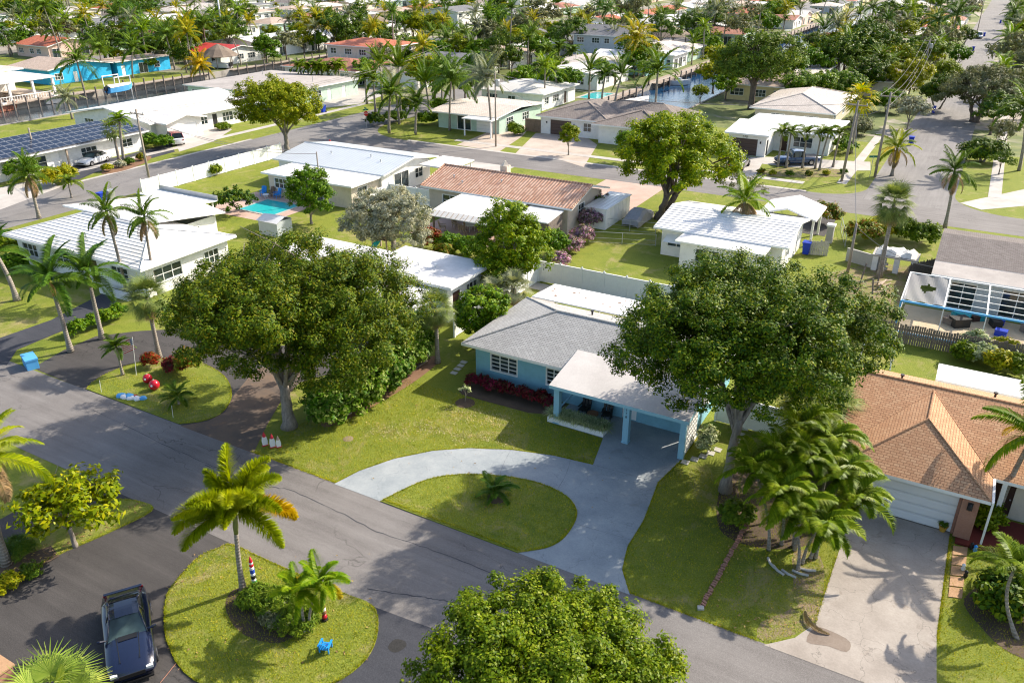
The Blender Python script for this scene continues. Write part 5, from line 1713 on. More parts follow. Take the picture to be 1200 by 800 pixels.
bush('cascade of dark glossy leaves by the right lawn palm', at(1178, 715), [(0, 0, .6, 1.5, 1.3, .9), (.9, .3, .6, 1.2, 1.1, .8)], 'leaf_dark', 130, .3, 40, .26, 140, aspect=.5)
bush('leafy yellow green shrub at the porch corner of the terracotta house', at(1158, 618), [(0, 0, .5, .8, .8, .7)], 'leaf_bright', 60, .25, 34, .22, 141)
bush('low green bush at the lawn edge by the dark tree trunk', at(862, 610), [(0, 0, .45, .85, .8, .55)], 'leaf_shrub', 60, .25, 36, .2, 142)
bush('flowering shrub against the carport block screen', (-9.6, 38.9), [(0, 0, .5, .55, 1.0, .6)], 'leaf_liriope', 60, .22, 34, .2, 143)
bush('yellow croton bush behind the palm clump', at(925, 500), [(0, 0, .7, .9, .9, .8)], 'leaf_yellow', 50, .28, 30, .26, 144)
bush('yellow leafed ground plant at the left driveway edge', at(10, 690), [(0, 0, .35, .6, .6, .4)], 'leaf_yellow', 40, .18, 34, .15, 145)
bush('mixed green ground plant in the left driveway bed', at(38, 672), [(0, 0, .22, .6, .5, .25)], 'leaf_shrub', 30, .16, 30, .12, 146)
bush('spiky grass clump at the foot of the left coconut palm', at(25, 650), [(0, 0, .4, .8, .6, .4)], 'leaf_shrub', 50, .25, 50, .32, 147, aspect=.08)
bush('crimson spiky plant on the lawn with red balls', at(178, 430), [(0, 0, .55, .55, .5, .55)], 'leaf_crimson', 36, .22, 30, .3, 148, aspect=.25)
bush('dark purple bromeliad mass beside the crimson spiky plant', at(205, 436), [(0, 0, .5, 1.0, .7, .5)], 'leaf_red', 50, .26, 30, .34, 149, aspect=.2)
bush('tall croton shrub under the huge olive green tree', at(222, 440), [(0, 0, 1.0, .9, .9, .9)], 'leaf_croton', 60, .3, 30, .3, 150, aspect=.3)
for k, (px, py) in enumerate([(92, 392), (108, 384), (128, 378), (140, 372)]):
 bush('dark round shrub along the neighbour drive by the royal palms', at(px, py), [(0, 0, .5, .7, .7, .55)], 'leaf_mango', 50, .24, 34, .2, 155 + k, group='shrubs along the neighbour drive')
bush('yellow green croton hedge at the left frame edge lawn', at(8, 300), [(0, 0, 1.2, 1.6, 1.6, 1.2)], 'leaf_bright', 90, .4, 36, .3, 161)
bush('tropical plants against the white tiled hip house', at(18, 318), [(0, 0, .8, 1.2, 1.2, .8)], 'leaf_mango', 60, .34, 34, .3, 162)
bush('small round shrub by the rear white fence of the blue house', at(642, 326), [(0, 0, .55, .75, .75, .6)], 'leaf_shrub', 70, .22, 40, .16, 163)
for k, (px, py, lf, rr, hh) in enumerate([(655, 312, 'leaf_pink', 1.0, 1.2), (668, 296, 'leaf_pink', 1.2, 1.5), (682, 285, 'leaf_pink', 1.2, 1.6), (692, 268, 'leaf_pink', 1.3, 1.9), (700, 252, 'leaf_pinkgreen', 1.4, 2.4)]):
 bush(['pink bougainvillea next to the white fence', 'pink bougainvillea second from the white fence', 'pink bougainvillea third from the white fence', 'pink bougainvillea fourth from the white fence', 'tall mostly green bougainvillea against the peach-roofed house gable'][k],
         at(px, py), [(0, 0, hh * .5, rr, rr, hh * .55)], lf, 90, .3, 40, .2, 170 + k, 'bougainvillea', group='bougainvillea along the shed path')
for k, (px, py, lf, rr, hh, lb) in enumerate([
  (503, 292, 'leaf_crimson', 1.3, 2.0, 'crimson leafed shrub between the silvery tree and the patio'),
  (525, 296, 'leaf_mango', 1.3, 1.7, 'green shrub beside the crimson shrub by the patio'),
  (548, 300, 'leaf_mango', 1.3, 1.8, 'green shrub in the hedge below the patio awning'),
  (520, 303, 'leaf_croton', 1.0, 1.3, 'red and green croton shrub behind the flat white roof'),
  (650, 300, 'leaf_mango', 1.3, 2.4, 'rounded green shrub beside the lean-to of the peach-roofed house')]):
 bush(lb, at(px, py), [(0, 0, hh * .5, rr, rr, hh * .55)], lf, 90, .32, 38, .24, 180 + k)
for k, (px, py, lf, lb) in enumerate([(1010, 285, 'leaf_croton', 'orange flowered croton by the old block wall'), (1035, 278, 'leaf_yellow', 'yellow shrub behind the old block wall beside the tall fan palm'), (1060, 282, 'leaf_bright', 'bright shrub right of the tall fan palm'), (1080, 286, 'leaf_bright', 'bright shrub beside the dark shingle roof'),
                                      (965, 262, 'leaf_croton', 'flowering shrub beside the gabled porch')]):
 bush(lb, at(px, py), [(0, 0, 1.0, 1.7, 1.6, 1.1)], lf, 90, .4, 36, .28, 190 + k)
for k, (px, py) in enumerate([(1130, 424), (1150, 428), (1168, 436), (1190, 440), (1140, 412), (1175, 420)]):
 bush('leafy garden shrub along the grey board fence', at(px, py), [(0, 0, .7, .9, .8, .8)], ['leaf_bright', 'leaf_liriope', 'leaf_yellow'][k % 3], 60, .28, 34, .24, 200 + k, group='shrubs along the board fence')
for k, (px, py, lf, rr, hh, lb) in enumerate([
  (30, 212, 'leaf_mango', 2.2, 2.6, 'leafy tree-like bush at the corner of the solar roof house'), (62, 218, 'leaf_yellow', 1.4, 2.0, 'clipped yellow hedge bush by the dark drive'),
  (78, 214, 'leaf_yellow', 1.3, 2.1, 'second clipped yellow hedge bush by the dark drive'), (170, 172, 'leaf_mango', 2.0, 1.8, 'dense green hedge beside the maroon and white car'),
  (190, 174, 'leaf_mango', 1.9, 1.7, 'dense green hedge right behind the maroon car'), (160, 158, 'leaf_bright', 2.0, 2.2, 'bright bush at the long white garage'),
  (262, 152, 'leaf_bright', 1.2, .9, 'round clipped bush in a ring on the long house lawn'), (250, 205, 'leaf_bright', 1.0, 1.3, 'bright shrub by the tall white fence end'),
  (276, 250, 'leaf_dark', 2.4, 2.6, 'round dark shrub beside the ribbed carport canopy'), (595, 152, 'leaf_bright', 1.3, 1.2, 'clipped hedge beside the pale green house drive'),
  (606, 158, 'leaf_bright', 1.2, 1.3, 'clipped hedge beside the tan paver drive'), (535, 148, 'leaf_bright', 1.1, 1.0, 'round lawn shrub under the corner palms'), (522, 146, 'leaf_mango', 1.0, 1.0, 'second round lawn shrub under the corner palms'),
  (712, 158, 'leaf_dark', .9, 1.1, 'sculpted dark shrub at the brown-roofed ranch door'), (985, 178, 'leaf_mango', 2.2, 1.8, 'dark hedge at the end of the white metal roof house')]):
 bush(lb, at(px, py), [(0, 0, hh * .5, rr, rr, hh * .55)], lf, 80, .36, 34, .3, 210 + k)
# ------------------------------------------------------------------ near palms, frond by frond
palm('fox', at(285, 692), 3.1, 'foxtail palm with bottle-brush fronds on the near lawn island', r=.13, lean=(.1, .1), n=18, sc=1.22, mat='frond_lime', name='foxtail_palm', seed=1, shaft='frond_shaft', old='frond_gold', z0=.05)
p2 = at(358, 741)
t2 = palm('pygmy', p2, 2.0, 'twin yellowing dwarf palm on the near lawn island', r=.07, lean=(-.15, .1), n=15, sc=1.05, mat='frond_bright', name='dwarf_palm', seed=2, old='frond_gold', z0=.05)
palm('pygmy', (p2[0] + .12, p2[1] + .1), 2.4, '', r=.065, lean=(.55, .45), n=14, sc=1.05, mat='frond_bright', seed=3, old='frond_gold', root=t2)
palm('royal', at(83, 412), 4.2, 'royal palm with orange crownshaft at the neighbour drive edge', r=.17, lean=(-.2, .0), n=15, sc=1.06, name='royal_palm', seed=4, shaft='frond_husk', mat='frond_dark')
palm('royal', at(120, 397), 4.0, 'royal palm with green crownshaft beside the dark neighbour drive', r=.17, lean=(-.1, .1), n=15, sc=1.0, name='royal_palm', seed=5, shaft='frond_shaft', mat='frond_dark')
palm('coconut', at(149, 345), 6.8, 'tall thin coconut palm in front of the white tiled hip roof', r=.13, lean=(-.2, -.1), n=16, sc=.62, name='coconut_palm', seed=6, skirt=3)
palm('coconut', at(184, 345), 6.3, 'coconut palm with nuts at the corner of the white tiled house', r=.13, lean=(-.1, .3), n=16, sc=.62, name='coconut_palm', seed=7, skirt=3)
palm('fan', at(187, 420), 4.4, 'fan palm standing by the flag on the ornament lawn', r=.16, n=34, sc=.98, mat='frond_fan', name='fan_palm', seed=8, skirt=5)
palm('pygmy', at(144, 440), 2.0, 'small palm left of the flag on the ornament lawn', r=.09, n=16, sc=.95, mat='frond_green', name='dwarf_palm', seed=9, z0=.05)
palm('pygmy', at(210, 474), .5, 'knee high young palm on the ornament lawn', r=.07, n=14, sc=1.05, mat='frond_green', name='dwarf_palm', seed=10, z0=.05)
palm('fan', at(513, 425), 4.0, 'fan palm with dry skirt between hedge and blue house', r=.16, n=32, sc=.86, mat='frond_fan', name='fan_palm', seed=11, skirt=8)
palm('fan', at(603, 365), 1.9, 'low fan palm under the round mango tree', r=.15, n=26, sc=.9, mat='frond_grey', name='fan_palm', seed=12, skirt=4)
palm('fan', at(578, 368), 1.7, 'second low fan palm under the round mango tree', r=.15, n=24, sc=.85, mat='frond_grey', name='fan_palm', seed=13, skirt=3)
palm('fan', (-4.4, 40.6), 3.3, 'large drooping fan palm at the terracotta roof corner', r=.2, n=40, sc=1.45, mat='frond_fan', name='fan_palm', seed=14, skirt=6)
palm('pygmy', at(580, 583), .35, 'young feathery palm on the horseshoe lawn island', r=.09, n=17, sc=.95, mat='frond_dark', name='dwarf_palm', seed=15, z0=.05)
clump = [(912, 655, 885, 552, 44), (920, 650, 918, 535, 46), (925, 660, 940, 505, 46), (930, 640, 915, 580, 42), (935, 668, 930, 600, 50), (948, 665, 985, 560, 46), (940, 660, 960, 620, 44), (950, 650, 975, 520, 40), (945, 655, 1002, 590, 40), (930, 650, 950, 545, 44)]
names = ['leaning left over the bare soil', 'behind the left leaning one', 'reaching towards the fan palm', 'low in the heart of the clump', 'in front beside the concrete drive', 'leaning to the terracotta garage', 'low over the white edging', 'standing at the back by the terracotta eave', 'drooping over the garage corner', 'in the middle of the clump']
for k, (bx, by, tx, ty, rr) in enumerate(clump):
 b = at(bx, by)
 hh = 2.2 + .012 * (640 - ty) + (.3 if k % 2 else 0)
 tp = at(tx, ty, hh)
 d = (tp[0] - b[0], tp[1] - b[1])
 l = math.hypot(*d)
 f = min(1, 1.7 / max(l, .01))
 palm('arch', b if f >= 1 else (tp[0] - d[0] * f, tp[1] - d[1] * f), hh, 'arching clump palm ' + names[k], r=.075, lean=(d[0] * f, d[1] * f), n=17, sc=1.0, mat='frond_rich', name='clump_palm', seed=20 + k, group='palm clump between the drives')
palm('coconut', at(1165, 612), 5.1, 'tall slender palm at the terracotta house porch', r=.14, lean=(.5, .2), n=15, sc=.68, name='coconut_palm', seed=31, skirt=3, mat='frond_bright', old='frond_gold')
palm('arch', at(1192, 748), 3.0, 'curved young palm on the right lawn', r=.08, lean=(-.8, .3), bow=-.4, n=12, sc=.85, mat='frond_rich', name='clump_palm', seed=32)
palm('arch', at(1192, 690), 1.2, 'bushy low palm by the porch planting', r=.08, n=13, sc=.8, mat='frond_rich', name='clump_palm', seed=33)
palm('coconut', at(8, 662), 5.6, 'large yellowing coconut palm at the left drive', r=.17, lean=(.2, .5), n=19, sc=.72, mat='frond_lime', name='coconut_palm', seed=34, skirt=3, old='frond_gold')
b19 = at(58, 826, 2.2)
palm('fan', b19, 2.1, 'big pale green fan palm by the parked dark blue car', r=.16, n=30, sc=1.2, mat='frond_palefan', name='fan_palm', seed=35)
palm('fan', at(1030, 325), 6.4, 'tall fan palm with round head by the old block wall', r=.2, n=44, sc=1.12, mat='frond_fan', name='fan_palm', seed=36, skirt=8)
palm('coconut', at(1107, 267), 5.6, 'coconut palm on the corner lawn of second street', r=.17, lean=(-.3, .2), n=17, sc=.78, name='coconut_palm', seed=37, skirt=3)
palm('coconut', at(1045, 206), 3.4, 'yellow fronded young coconut palm at the sidewalk corner', r=.2, n=16, sc=.85, mat='frond_lime', name='coconut_palm', seed=38, skirt=3, old='frond_gold')
palm('coconut', at(866, 292), 4.6, 'coconut palm with dead skirt rising behind the white tiled gable', r=.18, n=15, sc=.82, name='coconut_palm', seed=39, skirt=7, mat='frond_bright')
palm('coconut', at(46, 256), 4.4, 'coconut palm leaning by the cross street verge', r=.17, lean=(-.6, .4), n=16, sc=.8, name='coconut_palm', seed=40, skirt=3)
palm('royal', at(20, 352), 3.8, 'royal palm half out of view at the left lawn', r=.2, lean=(-1.2, 0), n=13, sc=1.0, name='royal_palm', seed=41, mat='frond_dark')
palm('arch', at(84, 232), 1.6, 'small arching palm behind the white tile roof', r=.1, n=12, sc=1.0, mat='frond_rich', name='clump_palm', seed=42)
for k, (bx, by, tx, ty) in enumerate([(911, 196, 918, 158), (921, 197, 928, 152), (940, 197, 944, 156), (955, 198, 966, 158), (960, 200, 983, 150), (976, 196, 990, 162)]):
 b = at(bx, by)
 tp = at(tx, ty, 4.6)
 palm('arch', b, 4.3, 'feathery palm in the bed before the white metal roof house', r=.13, lean=((tp[0] - b[0]) * .25, (tp[1] - b[1]) * .25), n=11, sc=1.0, mat='frond_rich', name='clump_palm', seed=50 + k, group='six bed palms')
ff = obj('fallen_frond', npmesh('fallen_frond', frond_np(1.7, .9, -1.0, 26, .22, 'droop', 4, .05), 4, 'frond_dead'), None, (*at(942, 716), .04), (R(80), 0, R(-30)))
tag(ff, 'brown fallen palm frond lying on the concrete drive', 'palm frond')
for k, (px, py, lf) in enumerate([(892, 203, 'leaf_croton'), (905, 205, 'leaf_yellow'), (925, 206, 'leaf_shrub'), (948, 206, 'leaf_croton'), (968, 205, 'leaf_yellow'), (988, 203, 'leaf_shrub')]):
 bush('small mixed plant in the bed under the six palms', at(px, py), [(0, 0, .25, .5, .4, .3)], lf, 24, .2, 24, .22, 230 + k, group='plants in the six palm bed')
for k, (px, py, lf) in enumerate([(126, 201, 'leaf_yellow'), (142, 196, 'leaf_silver'), (152, 193, 'leaf_shrub'), (166, 188, 'leaf_croton')]):
 bush(['yellow shrub in the mulch bed beside the white convertible', 'silvery shrub in the mulch bed beside the white convertible', 'low green shrub in the mulch bed by the cross street', 'croton shrub at the end of the mulch bed by the cross street'][k], at(px, py), [(0, 0, .4, .7, .6, .5)], lf, 40, .26, 26, .24, 240 + k)
for k, (px, py, lf, rr, hh) in enumerate([(440, 147, 'leaf_dark', 1.6, 1.8), (462, 143, 'leaf_shrub', 2.0, 1.6), (500, 146, 'leaf_mango', 1.8, 1.8), (515, 132, 'leaf_mango', 2.0, 2.2), (478, 132, 'leaf_bright', 2.0, 2.4)]):
 bush(['dark understory bush behind the stop sign', 'low bush at the foot of the broad date palm', 'rounded bush between the corner palms and the round lawn shrubs', 'tall bush beside the pale green house palms', 'bright bush in the middle of the corner palms'][k], at(px, py), [(0, 0, hh * .5, rr, rr, hh * .55)], lf, 80, .4, 34, .32, 250 + k)
# ------------------------------------------------------------------ vehicles
def car(label, loc, rz, paintm, kind='coupe', L=4.75, W=1.9, name='parked_car', cat='car', roofm=None, group=None, detail=True, sc=1.0):
 """x forward; lofted body, glasshouse, lamps and wheels"""
 t = thing(name, label, cat, loc, group, rz)
 t.scale = (sc, sc, sc)
 h = L / 2
 w = W / 2
 P = {
  'coupe': dict(z=[(-1.0, .80, .42, .70, .72), (-.96, .93, .28, .86, .94), (-.70, .99, .20, .92, 1.02), (-.35, 1.0, .18, .90, .95), (.10, .97, .18, .88, .92), (.35, .97, .18, .86, .93), (.70, .97, .19, .78, .86), (.90, .92, .22, .66, .74), (.98, .80, .26, .56, .62), (1.0, .72, .30, .50, .54)],
                      cab=(.28, -.06, -.44, -.86), belt=.90, roof=1.38, wb=.80, wr=.60),
  'sedan': dict(z=[(-1.0, .82, .40, .75, .78), (-.95, .93, .28, .90, .95), (-.6, 1.0, .2, .94, 1.0), (0, 1.0, .19, .93, .96), (.45, .98, .19, .88, .94), (.85, .93, .22, .72, .80), (.97, .82, .28, .58, .64), (1, .75, .34, .52, .55)],
                      cab=(.38, .08, -.42, -.75), belt=.93, roof=1.42, wb=.84, wr=.66),
  'suv': dict(z=[(-1.0, .90, .42, .95, .98), (-.97, .96, .3, 1.05, 1.08), (-.6, 1.0, .25, 1.06, 1.08), (0, 1.0, .25, 1.05, 1.06), (.45, .98, .25, .99, 1.05), (.85, .95, .28, .88, .96), (.97, .86, .34, .70, .76), (1, .8, .4, .6, .64)],
     cab=(.45, .18, -.78, -.96), belt=1.05, roof=1.72, wb=.88, wr=.74),
  'pickup': dict(z=[(-1.0, .94, .45, 1.0, 1.0), (-.97, .98, .4, 1.06, 1.06), (-.3, 1.0, .35, 1.06, 1.06), (0, 1.0, .33, 1.06, 1.07), (.45, .98, .33, 1.02, 1.08), (.88, .95, .36, .94, 1.02), (.98, .88, .4, .8, .86), (1, .84, .46, .7, .74)],
                       cab=(.46, .26, -.22, -.30), belt=1.06, roof=1.80, wb=.88, wr=.74),
 }[kind]
 V, F = [], []
 secs = []
 for (fx, fw, zb, zs, zt) in P['z']:
  x, ww = fx * h, fw * w
  half = [(0, zb), (ww * .9, zb), (ww, zb + .16), (ww * 1.0, (zb + zs) / 2), (ww * .985, zs - .10), (ww * .93, zs), (ww * .6, zt - (zt - zs) * .15), (0, zt)]
  ring = [(x, y, z) for y, z in half] + [(x, -y, z) for y, z in half[-2:0:-1]]
  secs.append(ring)
 m = len(secs[0])
 mb = MB()
 for r_ in secs:
  mb.v.extend(r_)
 for i in range(len(secs) - 1):
  for j in range(m):
   a = i * m
   mb.f.append((a + j, a + m + j, a + m + (j + 1) % m, a + (j + 1) % m))
   mb.mi.append(0)
 mb.f.append(tuple(range(m)))
 mb.mi.append(0)
 mb.f.append(tuple((len(secs) - 1) * m + k for k in range(m))[::-1])
 mb.mi.append(0)
 body = obj('body', mb.mesh('body', paintm, smooth=True), t)
 x1, x2, x3, x4 = [k * h for k in P['cab']]
 zb, zr = P['belt'], P['roof']
 wb, wr = P['wb'] * w, P['wr'] * w
 B = [(x1, wb), (x4, wb * .96)]
 T_ = [(x2, wr), (x3, wr * .98)]
 def gl(pts, nm='window'):
  g = MB()
  g.face(pts)
  g.face(pts[::-1])
  return obj(nm, g.mesh(nm, 'car_screen' if nm == 'windshield' else 'car_glass'), t)
 zq = zb - .03
 gl([(x1, -wb, zq), (x1, wb, zq), (x2, wr, zr - .02), (x2, -wr, zr - .02)], 'windshield')
 gl([(x4, wb * .96, zq), (x4, -wb * .96, zq), (x3, -wr * .98, zr - .02), (x3, wr * .98, zr - .02)], 'rear_window')
 for s in (1, -1):
  xm = (x2 + x3) / 2
  for a, b, c, d in ((x1, xm, xm, x2), (xm, x4, x3, xm)):
   gl([(a, s * wb, zq), (b, s * wb * .98, zq), (c, s * wr, zr - .025), (d, s * wr, zr - .025)], 'side_window')
 rf = MB()
 K = 5
 rows = []
 for i in range(K + 1):
  k = i / K
  x = x2 + (x3 - x2) * k + (.04 if i == 0 else -.04 if i == K else 0)
  zc = zr + .035 * math.sin(PI * k)
  rows.append([(x, -wr * 1.02, zr - .025), (x, -wr * .6, zc + .015), (x, 0, zc + .025), (x, wr * .6, zc + .015), (x, wr * 1.02, zr - .025)])
 for i in range(K):
  for j in range(4):
   rf.face([rows[i][j], rows[i][j + 1], rows[i + 1][j + 1], rows[i + 1][j]])
 obj('roof', rf.mesh('roof', roofm or paintm, smooth=True), t)
 pl = MB()
 for s in (1, -1):
  pl.tube([(x1, s * wb, zq), (x2, s * wr, zr - .01)], .035, 5)
  pl.tube([(x4, s * wb * .96, zq), (x3, s * wr * .98, zr - .01)], .06, 5)
  pl.tube([((x2 + x3) / 2, s * wb * .99, zq), ((x2 + x3) / 2, s * wr, zr - .01)], .03, 5)
  pl.tube([(x2, s * wr, zr - .01), (x3, s * wr * .98, zr - .01)], .03, 5)
 obj('pillars', pl.mesh('pillars', roofm or paintm, smooth=True), t)
 wr_ = .34 if kind in ('coupe', 'sedan') else .39
 ty = MB()
 ty.lathe([(wr_ * .62, -.11), (wr_ * .96, -.115), (wr_, -.08), (wr_, .08), (wr_ * .96, .115), (wr_ * .62, .11)], n=18)
 ty.xform(Matrix.Rotation(PI / 2, 4, 'X'))
 tm = ty.mesh('tyre', 'tyre', smooth=True)
 rm = MB()
 rm.lathe([(.05, -.09), (wr_ * .63, -.09), (wr_ * .63, .09), (.05, .09)], n=14)
 for k in range(5):
  a = k * 2 * PI / 5
  rm.tube([(0, 0, .10), (math.cos(a) * wr_ * .6, math.sin(a) * wr_ * .6, .105)], .03, 4)
  rm.tube([(0, 0, -.10), (math.cos(a) * wr_ * .6, math.sin(a) * wr_ * .6, -.105)], .03, 4)
 rm.xform(Matrix.Rotation(PI / 2, 4, 'X'))
 rme = rm.mesh('rim', 'rim')
 for x in (h * .60, -h * .58):
  for s in (1, -1):
   wh = obj('tyre', tm, t, (x, s * (w - .10), wr_))
   obj('rim', rme, wh)
 f = MB()
 zf = .62 if kind in ('coupe', 'sedan') else .82
 for s in (1, -1):
  q = MB()
  q.box(h * .93, s * w * .55, zf - .08, h * .985, s * w * .82, zf + .03)
  obj('headlight', q.mesh('headlight', 'lamp_clear'), t)
  q = MB()
  q.box(-h * 1.006, s * w * .50, .74, -h * .985, s * w * .84, .88)
  obj('tail_light', q.mesh('tail_light', 'lamp_red'), t)
  q = MB()
  q.tube([(x1 - .15, s * wb * 1.0, zb + .02), (x1 - .12, s * (w + .06), zb + .08), (x1 - .14, s * (w + .16), zb + .09)], [.03, .07, .05], 6)
  obj('side_mirror', q.mesh('side_mirror', paintm), t)
 q = MB()
 q.box(h * .95, -w * .5, .42, h * 1.004, w * .5, .58)
 obj('grille', q.mesh('grille', 'black_trim'), t)
 q = MB()
 q.box(h * .93, -w * .78, .17, h * 1.02, w * .78, .24)
 obj('front_splitter', q.mesh('front_splitter', 'black_trim'), t)
 q = MB()
 q.box(-h * 1.012, -.26, .62, -h * .99, .26, .74)
 obj('licence_plate', q.mesh('licence_plate', 'flag_white'), t)
 if kind == 'pickup':
  q = MB()
  q.box(-h * .96, -w * .8, 1.062, -h * .32, w * .8, 1.075)
  obj('bed', q.mesh('bed', 'black_trim'), t)
 if kind == 'coupe':
  q = MB()
  q.box(.55, -.36, .925, .82, .36, .955)
  obj('hood_vent', q.mesh('hood_vent', 'black_trim'), t)
  for s in (1, -1):
   q = MB()
   q.tube([(.55, s * .42, .945), (1.9, s * .36, .83)], .018, 4)
   obj('hood_crease', q.mesh('hood_crease', 'black_trim'), t)
  q = MB()
  q.box(-h * .97, -w * .80, 1.0, -h * .91, w * .80, 1.03)
  obj('rear_spoiler', q.mesh('rear_spoiler', paintm), t)
 return t
def head(a, b):
 pa, pb = at(*a), at(*b)
 return math.atan2(pb[1] - pa[1], pb[0] - pa[0])
car('dark navy blue sports coupe parked on the near black driveway', at(151, 744, .4), R(-34), 'car_navy', 'coupe', sc=.96)
car('white convertible with black top on the dark drive below solar roof', at(110, 187, .5), head((128, 184), (92, 195)), 'car_white', 'sedan', roofm='black_trim', L=4.6)
car('white and maroon estate car beside the long white garage', at(205, 163, .6), head((198, 157), (214, 170)) + PI, 'car_white', 'suv', roofm='car_maroon', L=4.7)
car('black suv parked in front of the dark garage door', at(866, 190, .7), PI / 2, 'car_black', 'suv', L=4.9, W=1.95)
car('dark blue pickup parked behind the six bed palms', at(934, 185, .8), head((910, 187), (955, 186)) + PI, 'car_blue', 'pickup', L=5.4, W=2.0, name='pickup_truck', cat='pickup truck')
car('dark blue car in front of the peach-roofed house', (-36.2, 80.2), R(0), 'car_blue', 'sedan')
car('silver car under the white carport of the metal roof house', (-53.4, 82.5), R(90), 'car_silver', 'sedan')
car('black pickup on the side of the aqua house', at(573, 62), R(20), 'car_black', 'pickup', L=5.4, name='pickup_truck', cat='pickup truck')
car('white pickup parked on the far side street', at(1147, 45), R(-90), 'car_white', 'pickup', L=5.6, name='pickup_truck', cat='pickup truck')
car('white suv outside a far white house', at(694, 31), R(10), 'car_white', 'suv')
car('pale blue car near the far white suv', at(660, 41), R(10), 'car_silver', 'sedan')
car('dark car on the drive of the far brown-roofed house', at(74, 36), R(0), 'car_black', 'suv')
tc = thing('covered_car', 'car under a grey fitted cover beside the white shed', 'covered car', (-28.4, 76.2), rz=R(90))
mb = MB()
rows = []
for i, (x, z, ww) in enumerate([(-2.3, .25, .8), (-2.2, .8, .88), (-1.4, .95, .92), (-.8, 1.35, .85), (.3, 1.38, .85), (1.0, .98, .92), (2.0, .8, .9), (2.25, .3, .8)]):
 rows.append([(x, -ww, .08), (x, -ww, z * .75), (x, -ww * .7, z), (x, 0, z + .05), (x, ww * .7, z), (x, ww, z * .75), (x, ww, .08)])
for i in range(len(rows) - 1):
 for j in range(6):
  mb.face([rows[i][j], rows[i][j + 1], rows[i + 1][j + 1], rows[i + 1][j]][::-1])
obj('cover', mb.mesh('cover', 'car_cover', smooth=True), tc)
# ------------------------------------------------------------------ boats
def boat(label, loc, rz, L=6.5, W=2.3, hull='car_white', top=True, cover=False, z=-1.0, group=None):
 t = thing('motor_boat', label, 'boat', (loc[0], loc[1], z), group, rz)
 mb = MB()
 rows = []
 for fx, fw, zk, zg in ((-1, .9, .0, .85), (-.5, 1, -.05, .85), (0, 1, -.05, .9), (.5, .85, 0, 1.0), (.8, .5, .2, 1.12), (1, .04, .7, 1.22)):
  x = fx * L / 2
  ww = fw * W / 2
  rows.append([(x, 0, zk - .25), (x, ww * .8, zk), (x, ww, zg), (x, ww * .85, zg), (x, ww * .8, zg - .35), (x, 0, zg - .35)])
 for i in range(len(rows) - 1):
  for j in range(5):
   a, b, c, d = rows[i][j], rows[i][j + 1], rows[i + 1][j + 1], rows[i + 1][j]
   mb.face([a, d, c, b])
   mb.face([(p[0], -p[1], p[2]) for p in (a, b, c, d)])
 mb.face([rows[0][0], rows[0][1], rows[0][2], (rows[0][2][0], -rows[0][2][1], rows[0][2][2]), (rows[0][1][0], -rows[0][1][1], rows[0][1][2])])
 obj('hull', mb.mesh('hull', hull), t)
 for s in ((-.3, .3) if L > 7 else (0,)):
  e = MB()
  e.box(-L / 2 - .55, s - .2, .35, -L / 2 - .05, s + .2, 1.15)
  e.box(-L / 2 - .35, s - .07, -.4, -L / 2 - .15, s + .07, .35)
  obj('outboard_motor', e.mesh('outboard_motor', 'black_trim'), t)
 if cover:
  c = MB()
  c.face([(-L * .48, -W * .48, .9), (L * .3, -W * .42, 1.0), (L * .3, 0, 1.35), (-L * .48, 0, 1.4)])
  c.face([(-L * .48, 0, 1.4), (L * .3, 0, 1.35), (L * .3, W * .42, 1.0), (-L * .48, W * .48, .9)])
  c.face([(L * .3, -W * .42, 1.0), (L * .5, 0, 1.24), (L * .3, 0, 1.35)])
  c.face([(L * .3, W * .42, 1.0), (L * .3, 0, 1.35), (L * .5, 0, 1.24)])
  obj('cover', c.mesh('cover', 'tarp_white'), t)
 else:
  c = MB()
  c.box(-.5, -.4, .5, .3, .4, 1.35)
  obj('console', c.mesh('console', 'plastic_white'), t)
  g = MB()
  g.face([(.3, -.4, 1.35), (.3, .4, 1.35), (.12, .36, 1.75), (.12, -.36, 1.75)])
  obj('windscreen', g.mesh('windscreen', 'car_glass'), t)
  if top:
   c = MB()
   c.box(-1.3, -.9, 2.35, .6, .9, 2.43)
   obj('hard_top', c.mesh('hard_top', 'plastic_white'), t)
   for x in (-1.1, .4):
    for y in (-.7, .7):
     c = MB()
     c.tube([(x, y * .7, .7), (x, y, 2.35)], .03, 4)
     obj('top_leg', c.mesh('top_leg', 'white_metal'), t)
 return t
boat('white boat under a fitted cover by the pool dock', at(746, 120, -.5), R(75), 7.5, 2.4, cover=True)
boat('white twin engine boat lifted at the middle canal dock', at(866, 72, .6), R(100), 8.5, 2.6, z=.5)
boat('white centre console boat in its cradle by the gold coconut palm', at(253, 79, .2), R(190), 8, 2.5, z=.3)
boat('low blue covered boat hanging in a lift on the left canal', at(141, 105, .2), R(95), 6, 2.1, hull='bin_pale', cover=True, z=.0)
boat('grey outboard skiff tied at the left canal dock', at(66, 117, -.6), R(95), 5.5, 2.0, top=False)
boat('orange kayak-like skiff tied under the white boathouse', at(6, 127, -.6), R(95), 5.0, 1.6, hull='barrel_rust', top=False)
boat('white pontoon boat on the far canal', at(951, 30, -.8), R(-90), 7, 2.6)
boat('white cabin boat at the far canal lifts', at(976, 13, 0), R(120), 9, 2.8, z=.2)
boat('second white cabin boat at the far canal lifts', at(986, 9, 0), R(120), 9, 2.8, z=.2)
boat('white bow of a boat at the near far-canal dock', at(921, 43, -.5), R(200), 8, 2.5)
boat('small white skiff by the middle canal dock', at(797, 98, -.8), R(20), 4.5, 1.7, top=False)
